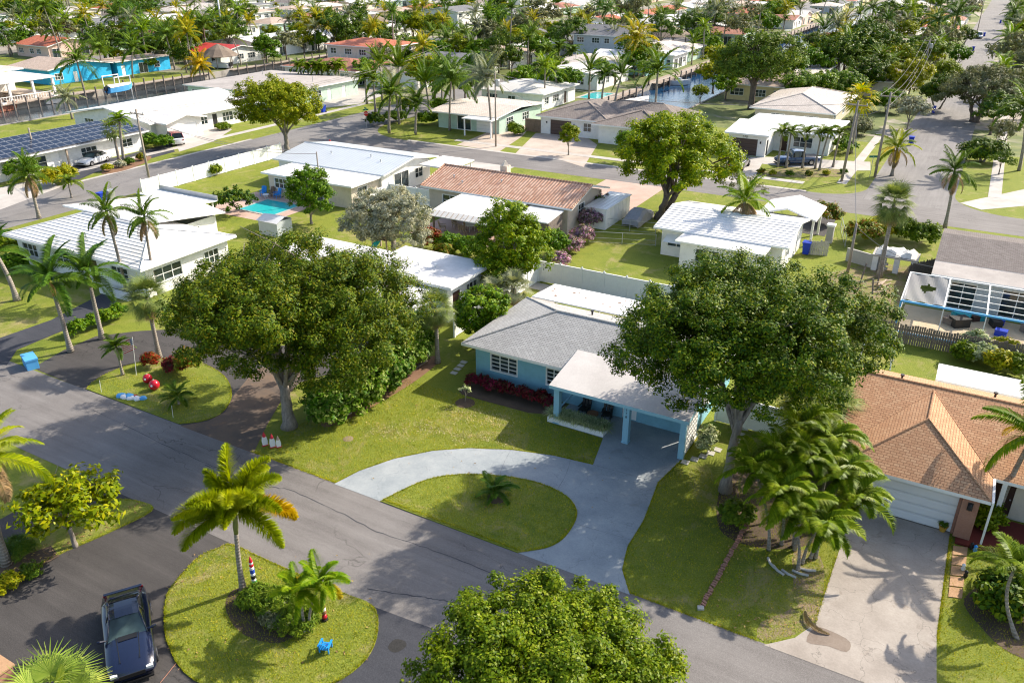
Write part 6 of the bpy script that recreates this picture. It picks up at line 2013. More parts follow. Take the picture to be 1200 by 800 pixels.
# ------------------------------------------------------------------ docks
def dock(label, u0, u1, v0, v1, nposts, side, seed):
 t = thing('dock', label, 'dock', ((u0 + u1) / 2, v0))
 mb = MB()
 n = max(4, int((v1 - v0) / .6))
 for i in range(n):
  mb.box(u0, v0 + (v1 - v0) * i / n + .02, .02, u1, v0 + (v1 - v0) * (i + 1) / n - .02, .10)
 o = mb.build('deck_boards', 'dock_wood', t)
 o['kind'] = 'stuff'
 rng = random.Random(seed)
 for i in range(nposts):
  v = v0 + (v1 - v0) * (i + .5) / nposts
  MB().tube([(side, v, -2), (side + rng.uniform(-.05, .05), v, 1.0 + rng.uniform(-.3, .5))], .16, 8).build('piling', 'grey_wood', t)
 return t
dock('long timber dock with tall pilings along the left canal', -153.6, -150.8, 76, 104, 12, -150.6, 1)
dock('timber dock on the left canal beside the thatched hut', -153.4, -150.9, 108, 132, 10, -150.7, 2)
dock('timber dock behind the wall lawn further along the left canal', -153.4, -150.9, 138, 182, 16, -150.7, 3)
dock('timber boat dock along the middle canal', -62.5, -59.2, 166, 215, 14, -59.0, 4)
dock('small timber dock by the turquoise pool', -62.0, -59.4, 138, 158, 6, -59.2, 5)
dock('weathered dock on the far stretch of the middle canal', -62.5, -59.2, 262, 340, 16, -59.0, 6)
lf = thing('boat_lift', 'white boat lift frame on the left canal', 'boat lift', at(138, 102, 0))
for dx in (-1.6, 1.6):
 for dv in (-1.8, 1.8):
  q = MB()
  q.tube([(dx, dv, -1.5), (dx * 1.15, dv, 2.2)], .12, 6)
  obj('post', q.mesh('post', 'plastic_white'), lf)
 q = MB()
 q.tube([(dx * 1.1, -1.9, 2.1), (dx * 1.1, 1.9, 2.1)], .1, 6)
 obj('beam', q.mesh('beam', 'plastic_white'), lf)
# ------------------------------------------------------------------ fences
def panel_fence(label, a, b, h=1.8, pw=1.9, mat='vinyl', name='fence', cat='fence', z=0.0):
 a, b = Vector(a), Vector(b)
 t = thing(name, label, cat, (a.x, a.y, z))
 d = b - a
 n = max(1, round(d.length / pw))
 step = d.length / n
 ang = math.atan2(d.y, d.x)
 pm = MB()
 pm.box(.07, -.025, .06, step - .07, .025, h)
 for k in range(int(step / .3)):
  pm.box(.10 + k * .3, -.032, .10, .10 + k * .3 + .27, .032, h - .10)
 pme = pm.mesh('panel', mat)
 rm = MB()
 rm.box(.07, -.05, h - .05, step - .07, .05, h + .04)
 rme = rm.mesh('rail', mat)
 rm = MB()
 rm.box(.07, -.05, .06, step - .07, .05, .16)
 rme2 = rm.mesh('rail', mat)
 ps = MB()
 ps.box(-.065, -.065, 0, .065, .065, h + .10)
 ps.lathe([(.10, h + .10), (.10, h + .14), (.0, h + .22)], n=4)
 pse = ps.mesh('post', mat)
 for k in range(n + 1):
  p = d * (k / n)
  obj('post', pse, t, (p.x, p.y, 0), (0, 0, ang))
  if k < n:
   obj('panel', pme, t, (p.x, p.y, 0), (0, 0, ang))
   obj('rail', rme, t, (p.x, p.y, 0), (0, 0, ang))
   obj('rail', rme2, t, (p.x, p.y, 0), (0, 0, ang))
 return t
panel_fence('white vinyl privacy fence behind the blue house yard', (-29.4, 56.6), (-8.2, 56.6))
panel_fence('white vinyl side fence running back from the fan palm', (-29.6, 44.0), (-29.5, 56.5), h=1.7)
panel_fence('pale vinyl fence closing the gap beside the blue carport', (-10.0, 41.9), (-4.6, 41.9), h=1.8, pw=1.8)
panel_fence('long tall white fence along the cross street', (-80.4, 58.0), (-80.4, 79.8), h=1.7, pw=2.4)
panel_fence('white fence from the metal roof house to its neighbour', (-55.2, 70.2), (-49.8, 70.2), h=1.8)
panel_fence('white gate panel by the trash enclosure of the metal roof house', (-55.2, 66.2), (-55.2, 70.1), h=1.7)
def board_fence(label, a, b, h, seed, mat='grey_wood'):
 a, b = Vector(a), Vector(b)
 t = thing('board_fence', label, 'fence', (a.x, a.y))
 d = b - a
 n = max(1, round(d.length / 2.2))
 ang = math.atan2(d.y, d.x)
 rng = random.Random(seed)
 for k in range(n):
  mb = MB()
  L = d.length / n
  x = 0
  while x < L - .05:
   w_ = rng.uniform(.11, .15)
   hh = h + rng.uniform(-.12, .08)
   mb.box(x, rng.uniform(-.02, .01), 0, min(L, x + w_), rng.uniform(.02, .035), hh)
   x += w_ + rng.uniform(.01, .03)
  mb.box(0, .04, .4, L, .08, .5)
  mb.box(0, .04, h - .5, L, .08, h - .4)
  p = d * (k / n)
  o = obj('board_section', mb.mesh('board_section', mat), t, (p.x, p.y, 0), (rng.uniform(-.04, .04), 0, ang))
  o['kind'] = 'stuff'
 return t
board_fence('weathered grey board fence in front of the torn screen enclosure', (-4.2, 58.6), (13, 58.9), 1.5, 3)
board_fence('dark leaning board fence beside the dark shingle roof', at(1062, 330), at(1108, 318), 1.5, 4)
board_fence('pale old board fence section by the blue recycling bin', at(946, 298), at(970, 300), 1.4, 5, 'old_board')
gp = thing('gate_pier', 'pale concrete gate pier with cap by the old boards', 'pier', at(971, 284))
q = MB()
q.box(-.3, -.3, 0, .3, .3, 1.6)
obj('shaft', q.mesh('shaft', 'old_block'), gp)
q = MB()
q.box(-.38, -.38, 1.6, .38, .38, 1.8)
obj('cap', q.mesh('cap', 'white_wall'), gp)
def block_wall(label, a, b, h):
 a, b = Vector(a), Vector(b)
 t = thing('block_wall', label, 'wall', (a.x, a.y))
 d = b - a
 ang = math.atan2(d.y, d.x)
 bm_ = MB()
 bm_.box(.01, -.1, .01, .39, .1, .19)
 me = bm_.mesh('block', 'old_block')
 core = MB()
 core.box(0, -.085, 0, d.length, .085, h - .02)
 obj('mortar_core', core.mesh('mortar_core', 'old_block'), t, (0, 0, 0), (0, 0, ang))
 for j in range(int(h / .2)):
  x = -.2 if j % 2 else 0
  while x < d.length - .15:
   if x >= 0:
    p = d.normalized() * x
    obj('block', me, t, (p.x, p.y, j * .2), (0, 0, ang))
   x += .4
 return t
block_wall('old concrete block wall with peeling paint below the tall fan palm', at(991, 305), at(1036, 318), 1.2)
def wire_fence(label, pts, h=1.1):
 t = thing('wire_fence', label, 'fence', (pts[0][0], pts[0][1]))
 for a, b in zip(pts, pts[1:]):
  a, b = Vector(a), Vector(b)
  n = max(1, round((b - a).length / 2.6))
  for k in range(n + 1):
   p = a.lerp(b, k / n)
   MB().tube([(p.x, p.y, 0), (p.x, p.y, h)], .03, 5).build('post', 'grey_metal', t)
  for z in (h - .02, .5, .08):
   MB().tube([(a.x, a.y, z), (b.x, b.y, z)], .014 if z < h - .1 else .022, 4).build('rail', 'grey_metal', t)
 return t
wire_fence('low wire fence across the green side yard', [at(708, 268), at(768, 274)])
wire_fence('second low wire fence across the green side yard', [at(690, 284), at(768, 288)])
wire_fence('wire fence on the lawn beside the palm shadow near second street', [at(990, 290), at(985, 268)])
# ------------------------------------------------------------------ bins, hydrant, signs
def bin_(label, loc, mat, group=None, rz=0, s=1.0):
 t = thing('wheelie_bin', label, 'bin', loc, group, rz)
 b = MB()
 pr = [(-.22, -.26, .08), (.22, -.26, .08), (.22, .26, .08), (-.22, .26, .08)]
 up = [(-.29, -.33, 1.0), (.29, -.33, 1.0), (.29, .33, 1.0), (-.29, .33, 1.0)]
 for k in range(4):
  b.face([pr[k], pr[(k + 1) % 4], up[(k + 1) % 4], up[k]])
 b.face(pr[::-1])
 b.box(-.31, -.35, .94, .31, .35, 1.0)
 obj('body', b.mesh('body', mat), t)
 l = MB()
 l.face([(-.32, -.38, 1.005), (.32, -.38, 1.005), (.32, .36, 1.03), (-.32, .36, 1.03)])
 l.box(-.32, -.38, 1.0, .32, .36, 1.05)
 l.tube([(-.28, .40, .98), (.28, .40, .98)], .03, 5)
 obj('lid', l.mesh('lid', mat), t)
 for x in (-.26, .26):
  q = MB()
  q.lathe([(.13, -.04), (.13, .04)], n=10)
  q.xform(Matrix.Translation((x, .3, .13)) @ Matrix.Rotation(PI / 2, 4, 'Y'))
  obj('wheel', q.mesh('wheel', 'rubber'), t)
 t.scale = (s, s, s)
 return t
for px, py, m, lb in [(379, 132, 'bin_blue', 'blue bin at the kerb of the cross street corner'), (496, 203, 'bin_blue', 'blue bin between the metal roof and peach roof houses'),
                      (121, 238, 'bin_blue', 'blue bin beside the grey bin behind the tiled hip house'), (131, 235, 'grey_metal', 'grey bin behind the tiled hip house'),
                      (944, 298, 'bin_blue', 'blue bin at the corner of the white tiled gable house'), (1067, 170, 'bin_blue', 'blue bin on the side street verge by the palms'),
                      (1093, 133, 'bin_blue', 'blue bin under the crooked oak'), (1153, 43, 'bin_blue', 'blue bin behind the far white pickup'), (1172, 28, 'bin_blue', 'blue bin on the far side street kerb'),
                      (1140, 60, 'bin_blue', 'blue bin by the far leafy street tree'), (45, 195, 'bin_blue', 'blue bin under the solar roof eave'), (257, 32, 'bin_blue', 'blue bin far off beyond the left canal'),
                      (680, 56, 'bin_blue', 'blue bin beside the grey two-storey house'), (795, 20, 'bin_blue', 'blue bin on a far street corner'), (85, 590, 'bin_blue', 'blue bin half hidden behind the yellow green tree'),
                      (813, 205, 'bin_blue', 'blue bin on the verge behind the forked tree')]:
 bin_(lb, at(px, py), m, s=1.15)
ub = thing('utility_box', 'pale blue plastic chest on the corner lawn of the neighbour', 'chest', at(37, 429), rz=R(-20))
q = MB()
q.box(-.65, -.36, 0, .65, .36, .62)
obj('body', q.mesh('body', 'bin_pale'), ub)
q = MB()
q.box(-.68, -.39, .62, .68, .39, .74)
obj('lid', q.mesh('lid', 'bin_pale'), ub)
hy = thing('fire_hydrant', 'red fire hydrant on the grass corner of the cross street', 'hydrant', at(387, 171))
q = MB()
q.lathe([(.2, 0), (.2, .06), (.13, .08), (.13, .6), (.17, .62), (.15, .72), (.05, .82), (.04, .88)], n=10)
obj('barrel', q.mesh('barrel', 'hydrant_red', smooth=False), hy)
for s in (-1, 1):
 q = MB()
 q.tube([(s * .1, 0, .48), (s * .24, 0, .48)], .07, 8)
 obj('nozzle', q.mesh('nozzle', 'hydrant_red'), hy)
st = thing('stop_sign', 'red stop sign with green street name plate at the corner', 'sign', at(430, 151), rz=R(60))
q = MB()
q.tube([(0, 0, 0), (0, 0, 3.0)], .035, 6)
obj('post', q.mesh('post', 'grey_metal'), st)
q = MB()
oc = [(.38 * math.cos(PI / 8 + k * PI / 4), .38 * math.sin(PI / 8 + k * PI / 4)) for k in range(8)]
q.prism(oc, 0, .012)
q.face([(x, y, 0) for x, y in oc][::-1])
pl_ = obj('plate', q.mesh('plate', 'hydrant_red'), st, (0, -.05, 2.3), (PI / 2, 0, 0))
cu = text_obj('STOP', .27, (0, 0, 0), (0, 0, 0), 'flag_white', None)
cu.parent = pl_
cu.name = 'lettering'
cu.location = (0, -.09, .016)
for rz_ in (0, PI / 2):
 q = MB()
 q.box(-.45, -.012, 2.75 + (.25 if rz_ else 0), .45, .012, 2.96 + (.25 if rz_ else 0))
 obj('name_plate', q.mesh('name_plate', 'sign_green'), st, (0, 0, 0), (0, 0, rz_))
sg = thing('street_sign', 'green street name sign on the side street corner', 'sign', at(1019, 208), rz=R(30))
q = MB()
q.tube([(0, 0, 0), (0, 0, 2.6)], .03, 6)
obj('post', q.mesh('post', 'grey_metal'), sg)
q = MB()
q.box(-.5, -.012, 2.4, .5, .012, 2.65)
obj('name_plate', q.mesh('name_plate', 'sign_green'), sg)
# ------------------------------------------------------------------ poles and wires
def hfor(b, ty):
 """height of a vertical thing on ground pixel b whose top shows at row ty"""
 u, v = at(*b)
 x = u * math.cos(YAW) + v * math.sin(YAW)
 y = -u * math.sin(YAW) + v * math.cos(YAW)
 lo, hi = 0.0, 40.0
 for _ in range(40):
  z = (lo + hi) / 2
  zz = z - CAM_H
  fy = math.cos(PITCH) * y - math.sin(PITCH) * zz
  up = math.sin(PITCH) * y + math.cos(PITCH) * zz
  if 400 - FPX * up / fy > ty:
   lo = z
  else:
   hi = z
 return z
POLES = []
def pole(label, b, ty, r=.15, arm=True, mat='pole_wood', trans=False, lean=0):
 h = hfor(b, ty)
 u, v = at(*b)
 t = thing('utility_pole', label, 'utility pole', (u, v))
 q = MB()
 q.tube([(0, 0, 0), (lean, 0, h)], [r, r * .7], 8)
 obj('shaft', q.mesh('shaft', mat, smooth=True), t)
 if arm:
  q = MB()
  q.box(lean - 1.1, -.06, h - .55, lean + 1.1, .06, h - .43)
  obj('crossarm', q.mesh('crossarm', mat), t)
  for x in (-1, 0, 1):
   q = MB()
   q.lathe([(.05, 0), (.07, .08), (.03, .2)], (lean + x, 0, h - .43), 6)
   obj('insulator', q.mesh('insulator', 'grey_metal'), t)
 if trans:
  q = MB()
  q.lathe([(.25, 0), (.28, .1), (.28, .8), (.2, .9)], (.38, 0, h - 1.9), 10)
  obj('transformer', q.mesh('transformer', 'grey_metal'), t)
 POLES.append((u + lean, v, h))
 return t
pole('brown wooden pole on the cross street verge', (178, 226), 128)
pole('dark wooden pole in front of the solar roof house', (45, 197), 150, arm=False)
pole('thin grey pole rising beside the grey metal roof', (377, 238), 178, .1, arm=False)
pole('leaning wooden pole on the second street sidewalk', (986, 213), 118, .17, lean=.3)
pole('second wooden pole near the yellow coconut palm', (1025, 208), 108, .17)
pole('short wooden pole with grey cap in the cluttered yard', (993, 320), 262, .14, arm=False)
pole('grey pole with transformer beside the pale green house', (581, 172), 84, .13, arm=False, trans=True)
pole('wooden pole with transformer among the far street trees', (1080, 96), 45, .16, trans=True)
pole('pale wooden pole by the red-roofed two-storey house', (463, 78), 38, .14, trans=True)
pole('far wooden pole beside the white house with the suv', (668, 44), 2, .14)
pole('pale concrete pole far beyond the left canal', (261, 40), -20, .3, arm=False, mat='plastic_white')
pole('wooden pole on the far side street', (1145, 38), -20, .14)
def wire(label, a, b, sag, r=.03, group=None):
 a, b = Vector(a), Vector(b)
 pts = []
 for i in range(15):
  k = i / 14
  p = a.lerp(b, k)
  p.z -= sag * 4 * k * (1 - k)
  pts.append(tuple(p))
 o = MB().tube(pts, r, 3).build('power_line', 'wire')
 return tag(o, label, 'power line', group)
def ptop(i, dz=-.3, dx=0.0):
 u, v, h = POLES[i]
 return (u + dx, v, h + dz)
for k, dx in enumerate((-1, 0, 1)):
 wire('sagging power line between the leaning pole and the transformer pole', ptop(4, -.3, dx), ptop(7, -.3, dx), 1.6 + .2 * k, group='lines along the side street')
 wire('power line from the transformer pole up the far side street', ptop(7, -.3, dx), ptop(11, -.3, dx), 2.2 + .2 * k, group='lines up the far street')
wire('thick low cable between the second street poles', ptop(3, -1.5), ptop(4, -1.5), .4, .03)
wire('thick low cable from second pole to transformer pole', ptop(4, -1.6), ptop(7, -1.8), 1.6, .035)
wire('service cable dropping to the white metal roof house', ptop(3, -1.2), (-17, 119, 3.2), .8)
wire('power line crossing to the cluttered yard pole', ptop(3, -.4), ptop(5, -.1), 1.0)
wire('service cable from the yard pole to the dark shingle house', ptop(5, -.2), (-.6, 68, 2.8), .7, .025)
wire('power line between the cross street poles', ptop(0, -.3), ptop(1, -.3), .8)
wire('power line from the brown pole over the cross street', ptop(0, -.5), (-103, 78, 3.2), .8)
wire('power line from transformer pole past the red-roofed house', ptop(6, -.4), ptop(8, -.5), 1.8)
wire('second power line past the red-roofed house', ptop(6, -.9), ptop(8, -1.0), 1.8)
wire('power line from thin grey pole to the brown pole', ptop(2, -.2), ptop(0, -.6), 1.2)
# ------------------------------------------------------------------ front yard details
pb = thing('planter', 'long white planter box at the carport front', 'planter', (-16.75, 37.36))
q = MB()
for b in ((-18.55, 36.98, -15.0, 37.08), (-18.55, 37.66, -15.0, 37.76), (-18.55, 37.08, -18.45, 37.66), (-15.1, 37.08, -15.0, 37.66)):
 q.box(b[0], b[1], 0, b[2], b[3], .34)
q.build('box', 'trim_white', pb)
q = MB()
q.box(-18.45, 37.08, 0, -15.1, 37.66, .29)
q.build('soil_fill', 'soil', pb)
for k, (px, py) in enumerate([(803, 541.5), (814, 538), (824, 534.5), (833, 531), (841, 527), (863, 516), (868, 509), (873, 502), (876, 496)]):
 p = at(px, py)
 q = MB()
 q.box(-.2, -.2, 0, .2, .2, .035)
 o = obj('stepping_stone', q.mesh('stepping_stone', 'stone_slab'), None, (p[0], p[1], .0), (0, 0, .1 * math.sin(k * 3)))
 tag(o, 'square pale stepping stone beside the carport block screen' if k < 5 else 'square pale stepping stone leading to the pale vinyl fence', 'stepping stone', 'carport side stepping stones' if k < 5 else 'fence stepping stones')
for k, (px, py) in enumerate([(532, 437), (536, 432.5), (540, 428.5), (543.5, 424.5)]):
 p = at(px, py)
 q = MB()
 q.box(-.22, -.17, 0, .22, .17, .035)
 tag(obj('stepping_stone', q.mesh('stepping_stone', 'stone_slab'), None, (p[0], p[1], 0)), 'pale stepping stone by the rear corner of the blue house', 'stepping stone', 'blue house corner stepping stones')
be = thing('brick_edging', 'row of loose red bricks edging the lawn by the palm clump', 'edging', at(846, 662))
q = MB()
q.box(-.1, -.05, 0, .1, .05, .075)
bme = q.mesh('brick', 'brick_red')
a, b = Vector(at(822, 711)), Vector(at(882, 602))
rng = random.Random(9)
n = int((b - a).length / .16)
eb = base_of(be)
for k in range(n):
 p = a.lerp(b, k / n) + Vector((rng.uniform(-.03, .03), rng.uniform(-.03, .03)))
 obj('brick', bme, be, (p.x - eb[0], p.y - eb[1], rng.uniform(0, .03)), (rng.uniform(-.2, .2), rng.uniform(-.2, .2), math.atan2(b.y - a.y, b.x - a.x) + PI / 2 + rng.uniform(-.5, .5)))
q = MB()
q.box(-.13, -.1, 0, .13, .1, .1)
tag(obj('white_stone', q.mesh('white_stone', 'stone_slab'), None, at(821, 713), (0, 0, .4)), 'white stone at the street end of the brick edging', 'stone')
for k, (px, py) in enumerate([(905, 660), (913, 668), (925, 672), (938, 671), (946, 667)]):
 q = MB()
 q.tube([(-.35, -.05, .05), (0, -.12, .06), (.35, -.05, .05)], .06, 6)
 tag(obj('edging_stone', q.mesh('edging_stone', 'stone_slab'), None, at(px, py), (0, 0, -.9 + k * .3)), 'curved white edging piece around the palm clump', 'edging stone', 'palm clump edging')
tp_ = [(1117, 639), (1134, 641), (1127, 702), (1111, 700)]
A_, B_, C2, D_ = [Vector(at(*p)) for p in tp_]
for k in range(5):
 q = MB()
 e = .012
 pts = [A_.lerp(D_, k / 5 + e), B_.lerp(C2, k / 5 + e), B_.lerp(C2, (k + 1) / 5 - e), A_.lerp(D_, (k + 1) / 5 - e)]
 c = sum(pts, Vector((0, 0))) / 4
 q.prism([tuple(p - c) for p in pts], 0, .04)
 tag(obj('paving_slab', q.mesh('paving_slab', 'terracotta_slab'), None, (c.x, c.y, .0)), 'terracotta paving slab in the strip beside the concrete drive', 'paving slab', 'terracotta slab strip')
pt = thing('flower_pot', 'yellow flower pot with a small plant by the garage door', 'flower pot', at(1104, 622))
q = MB()
q.lathe([(.12, 0), (.2, .3), (.22, .32), (.18, .32), (.16, .26)], n=12)
obj('pot', q.mesh('pot', 'pot_yellow', smooth=True), pt)
V, _c = clump_crown([(0, 0, .45, .2, .2, .16)], 16, .12, 16, .16, 5, aspect=.2)
obj('plant', npmesh('plant', V, 4, 'leaf_shrub'), pt)
for k, (px, py, m) in enumerate([(1128, 668, 'plastic_white'), (1131, 676, 'orn_black'), (1142, 646, 'chair_blue'), (1138, 643, 'orn_black')]):
 q = MB()
 q.lathe([(.07, 0), (.1, .12), (.06, .22), (.09, .3), (.03, .38)], n=8)
 tag(obj('garden_ornament', q.mesh('garden_ornament', m, smooth=True), None, at(px, py)), ['white garden figurine by the terracotta slabs', 'black garden figurine next to the white figurine', 'blue garden figurine at the porch step', 'black garden figurine at the porch step'][k], 'garden ornament')
sp_ = thing('sapling', 'slim sapling with few pale leaves in a mulch ring', 'sapling', at(545, 472))
q = MB()
q.lathe([(.62, .0), (.5, .06), (.2, .09), (0.02, .1)], n=16)
obj('mulch_ring', q.mesh('mulch_ring', 'soil', smooth=True), sp_)
q = MB()
q.tube([(0, 0, 0), (.05, .02, .5), (.02, 0, 1.0)], [.03, .025, .015], 6)
q.tube([(.05, .02, .5), (.3, .1, .95)], [.02, .01], 5)
q.tube([(.05, .02, .6), (-.25, .1, 1.0)], [.02, .01], 5)
obj('stem', q.mesh('stem', 'bark_grey'), sp_)
V, _c = clump_crown([(0, 0, .95, .4, .3, .25)], 10, .14, 12, .16, 6, aspect=.4)
obj('crown', npmesh('crown', V, 4, 'leaf_liriope'), sp_)
q = MB()
q.lathe([(.5, .0), (.4, .05), (.1, .08), (.02, .09)], n=16)
struct(obj('mulch_ring', q.mesh('mulch_ring', 'soil', smooth=True), None, (*at(582, 584), .05)))
q = MB()
q.lathe([(.3, .0), (.27, .012), (.02, .014)], n=16)
struct(obj('ground_cover_plate', q.mesh('ground_cover_plate', 'dirt_patch', smooth=True), None, (*at(408, 514), .004)))
for k, (px, py) in enumerate([(311, 522), (320, 524), (327, 524)]):
 f = thing('lawn_figure', ['white painted lawn figure with red cap, left of the trio by the trunk', 'white painted lawn figure with red cap in the middle of the trio', 'small white painted lawn figure with cream cap ending the trio'][k], 'lawn ornament', at(px, py), rz=R(55))
 q = MB()
 s = 1 if k < 2 else .85
 body = [(-.13, 0), (.13, 0), (.16, .25), (.12, .5), (.07, .58), (-.07, .58), (-.12, .5), (-.16, .25)]
 q.prism([(x * s, z * s) for x, z in body], -.035, .035)
 q.face([(x * s, z * s, -.035) for x, z in body][::-1])
 obj('body', q.mesh('body', 'flag_white'), f, (0, 0, .05), (PI / 2, 0, 0))
 q = MB()
 q.lathe([(.1 * s, 0), (.09 * s, .08), (.01, .3 * s)], (0, 0, .6 * s), 8)
 obj('cap', q.mesh('cap', 'flag_red' if k < 2 else 'pale_wood'), f)
 q = MB()
 q.box(-.17 * s, -.06, 0, .17 * s, .06, .06)
 obj('base', q.mesh('base', 'flag_red'), f)
def totem(label, loc, parts, h=1.75):
 t = thing('painted_totem', label, 'lawn ornament', loc)
 t.scale = (.72, .72, .92)
 z = 0
 n = len(parts)
 for k, (m, r, hh, sh) in enumerate(parts):
  q = MB()
  if sh == 'ball':
   q.lathe([(.02, 0), (r * .8, hh * .2), (r, hh * .5), (r * .8, hh * .8), (.05, hh)], (0, 0, z), 12)
  elif sh == 'cone':
   q.lathe([(r, 0), (r * .9, hh * .2), (.03, hh)], (.0, 0, z), 12)
  else:
   q.lathe([(r, 0), (r * 1.03, hh * .1), (r * 1.03, hh * .9), (r, hh)], (0, 0, z), 12)
  obj('segment', q.mesh('segment', m, smooth=sh != 'cyl'), t)
  z += hh * .96
 return t
totem('striped red white and green painted totem behind the foxtail palm', (*at(299, 688), .05), [('orn_black', .18, .08, 'cyl'), ('orn_green', .15, .26, 'cyl'), ('flag_white', .15, .2, 'ball'), ('orn_black', .14, .14, 'cyl'), ('flag_white', .15, .2, 'ball'), ('orn_blue', .14, .22, 'cyl'),
      ('flag_white', .13, .12, 'cyl'), ('ball_red', .14, .22, 'ball'), ('flag_white', .12, .1, 'cyl'), ('ball_red', .12, .3, 'cone')])
totem('brown and red painted totem behind the twin dwarf palm', (*at(381, 727), .05), [('orn_black', .18, .08, 'cyl'), ('ball_red', .16, .26, 'ball'), ('orn_brown', .15, .26, 'ball'), ('flag_white', .12, .12, 'cyl'), ('orn_brown', .14, .24, 'ball'), ('orn_green', .12, .1, 'cyl'),
      ('ball_red', .13, .2, 'ball'), ('flag_white', .11, .12, 'cyl'), ('orn_brown', .13, .26, 'cone')])
ac = thing('garden_chair', 'bright blue slatted garden chair on the near lawn island', 'chair', (*at(382, 762), .05), rz=R(200))
ac.scale = (.66, .66, .66)
for k in range(5):
 q = MB()
 q.box(-.28, -.30 + k * .11, .30 - k * .02, .28, -.21 + k * .11, .325 - k * .02)
 obj('seat_slat', q.mesh('seat_slat', 'chair_blue'), ac)
for k in range(5):
 q = MB()
 x = -.25 + k * .11
 hh = .95 - abs(k - 2) * .06
 q.tube([(x + .03, .24, .22), (x + .03, .48, hh)], .045, 4)
 obj('back_slat', q.mesh('back_slat', 'chair_blue'), ac)
for s in (-1, 1):
 q = MB()
 q.box(s * .30 - .06, -.34, .52, s * .30 + .06, .34, .55)
 obj('arm', q.mesh('arm', 'chair_blue'), ac)
 for y in (-.28, .26):
  q = MB()
  q.box(s * .28 - .03, y - .04, 0, s * .28 + .03, y + .04, .52)
  obj('leg', q.mesh('leg', 'chair_blue'), ac)
for k, (px, py, r) in enumerate([(174, 449, .30), (182, 457, .33)]):
 t = thing('lawn_ball', ['red lawn ball with white dots beside the crimson plant', 'slightly bigger red lawn ball with white dots'][k], 'lawn ornament', (*at(px, py), .05))
 q = MB()
 q.lathe([(r * math.sin(a), r - r * math.cos(a)) for a in [PI * i / 12 + .001 for i in range(13)]], n=18)
 obj('ball', q.mesh('ball', 'ball_red', smooth=True), t)
 q = MB()
 q.lathe([(.06, 0), (.06, .06), (.02, .08)], (0, 0, 2 * r - .02), 8)
 obj('cap', q.mesh('cap', 'pale_wood'), t)
 for a, e in ((-1.15, .25), (2.0, .2)):
  n_ = Vector((math.cos(a) * math.cos(e), math.sin(a) * math.cos(e), math.sin(e)))
  q = MB()
  q.lathe([(.07, 0), (.06, .01), (.01, .014)], n=10)
  q.xform(Matrix.Translation(n_ * (r + .002) + Vector((0, 0, r))) @ n_.to_track_quat('Z', 'Y').to_matrix().to_4x4())
  obj('dot', q.mesh('dot', 'flag_white'), t)
df = thing('deflated_inflatable', 'deflated blue and white inflatable lying on the ornament lawn', 'inflatable', (*at(154, 467), .05), rz=R(15))
rng = random.Random(12)
for k, (x, y, m, s) in enumerate([(-.75, .05, 'bin_pale', .32), (-.45, -.1, 'flag_white', .25), (-.2, .12, 'bin_pale', .34), (.05, -.08, 'flag_white', .26), (.2, .1, 'flag_red', .18), (.45, 0, 'flag_white', .3), (.75, .08, 'bin_pale', .26)]):
 q = MB()
 q.lathe([(s, 0), (s * .95, .06), (s * .7, .13 + rng.uniform(0, .05)), (s * .3, .12), (.02, .16)], (x, y, 0), 9)
 q.v = [(a, y + (b - y) * .8 + .05 * math.sin(a * 9), c) for a, b, c in q.v]
 obj('fold', q.mesh('fold', m, smooth=True), df)
fl = thing('flag', 'american flag on a thin slanted pole by the fan palm', 'flag', (*at(160, 440), .05), rz=R(10))
q = MB()
q.tube([(0, 0, 0), (.25, .1, 2.7)], .018, 6)
obj('pole', q.mesh('pole', 'white_metal'), fl)
fw, fh_ = 1.3, .8
def fpt(a, b):
 x = -a * fw * .72
 y = .12 * math.sin(a * 5) + .05 * b
 return (.24 + x, .1 + y, 2.62 - b * fh_ - a * .42)
for k in range(13):
 q = MB()
 for i in range(8):
  q.face([fpt(i / 8, k / 13), fpt((i + 1) / 8, k / 13), fpt((i + 1) / 8, (k + 1) / 13), fpt(i / 8, (k + 1) / 13)])
 obj('stripe', q.mesh('stripe', 'flag_red' if k % 2 == 0 else 'flag_white'), fl)
q = MB()
for s in (-.006, .006):
 for i in range(4):
  for j in range(4):
   q.face([(p[0], p[1] + s, p[2]) for p in (fpt(i / 10, j / 4 * 7 / 13), fpt((i + 1) / 10, j / 4 * 7 / 13), fpt((i + 1) / 10, (j + 1) / 4 * 7 / 13), fpt(i / 10, (j + 1) / 4 * 7 / 13))])
cn = obj('canton', q.mesh('canton', 'flag_blue'), fl)
q = MB()
for j in range(9):
 for i in range(6 if j % 2 == 0 else 5):
  a = (i + (.5 if j % 2 == 0 else 1.0)) / 6 * .4
  b = (j + .7) / 10 * 7 / 13
  for s in (-.012, .012):
   p = Vector(fpt(a, b)) + Vector((0, s, 0))
   q.face([(p.x - .02, p.y, p.z), (p.x, p.y, p.z + .02), (p.x + .02, p.y, p.z), (p.x, p.y, p.z - .02)])
obj('stars', q.mesh('stars', 'flag_white'), cn)
for k, (px, py, tx) in enumerate([(119, 460, 0), (203, 490, 0)]):
 tag(MB().tube([(*at(px, py), 0), (at(px, py)[0] + .1, at(px, py)[1], .9)], .015, 5).build('marker_stake', 'plastic_white'), ['thin white stake on the corner of the ornament lawn', 'thin white stake by the rust stained drive'][k], 'stake')
tag(MB().tube([(*at(367, 442), 0), (*at(367, 442), 1.0)], .06, 8).build('marker_post', 'black_trim'), 'short black post by the drive behind the big trunk', 'post')
o = wire('pink extension cord crossing the near black driveway', (*at(188, 800), .03), (*at(213, 769), .03), 0, .012)
o['category'] = 'cord'
o.name = 'extension_cord'
o.data.materials[0] = MATS['cord_orange']
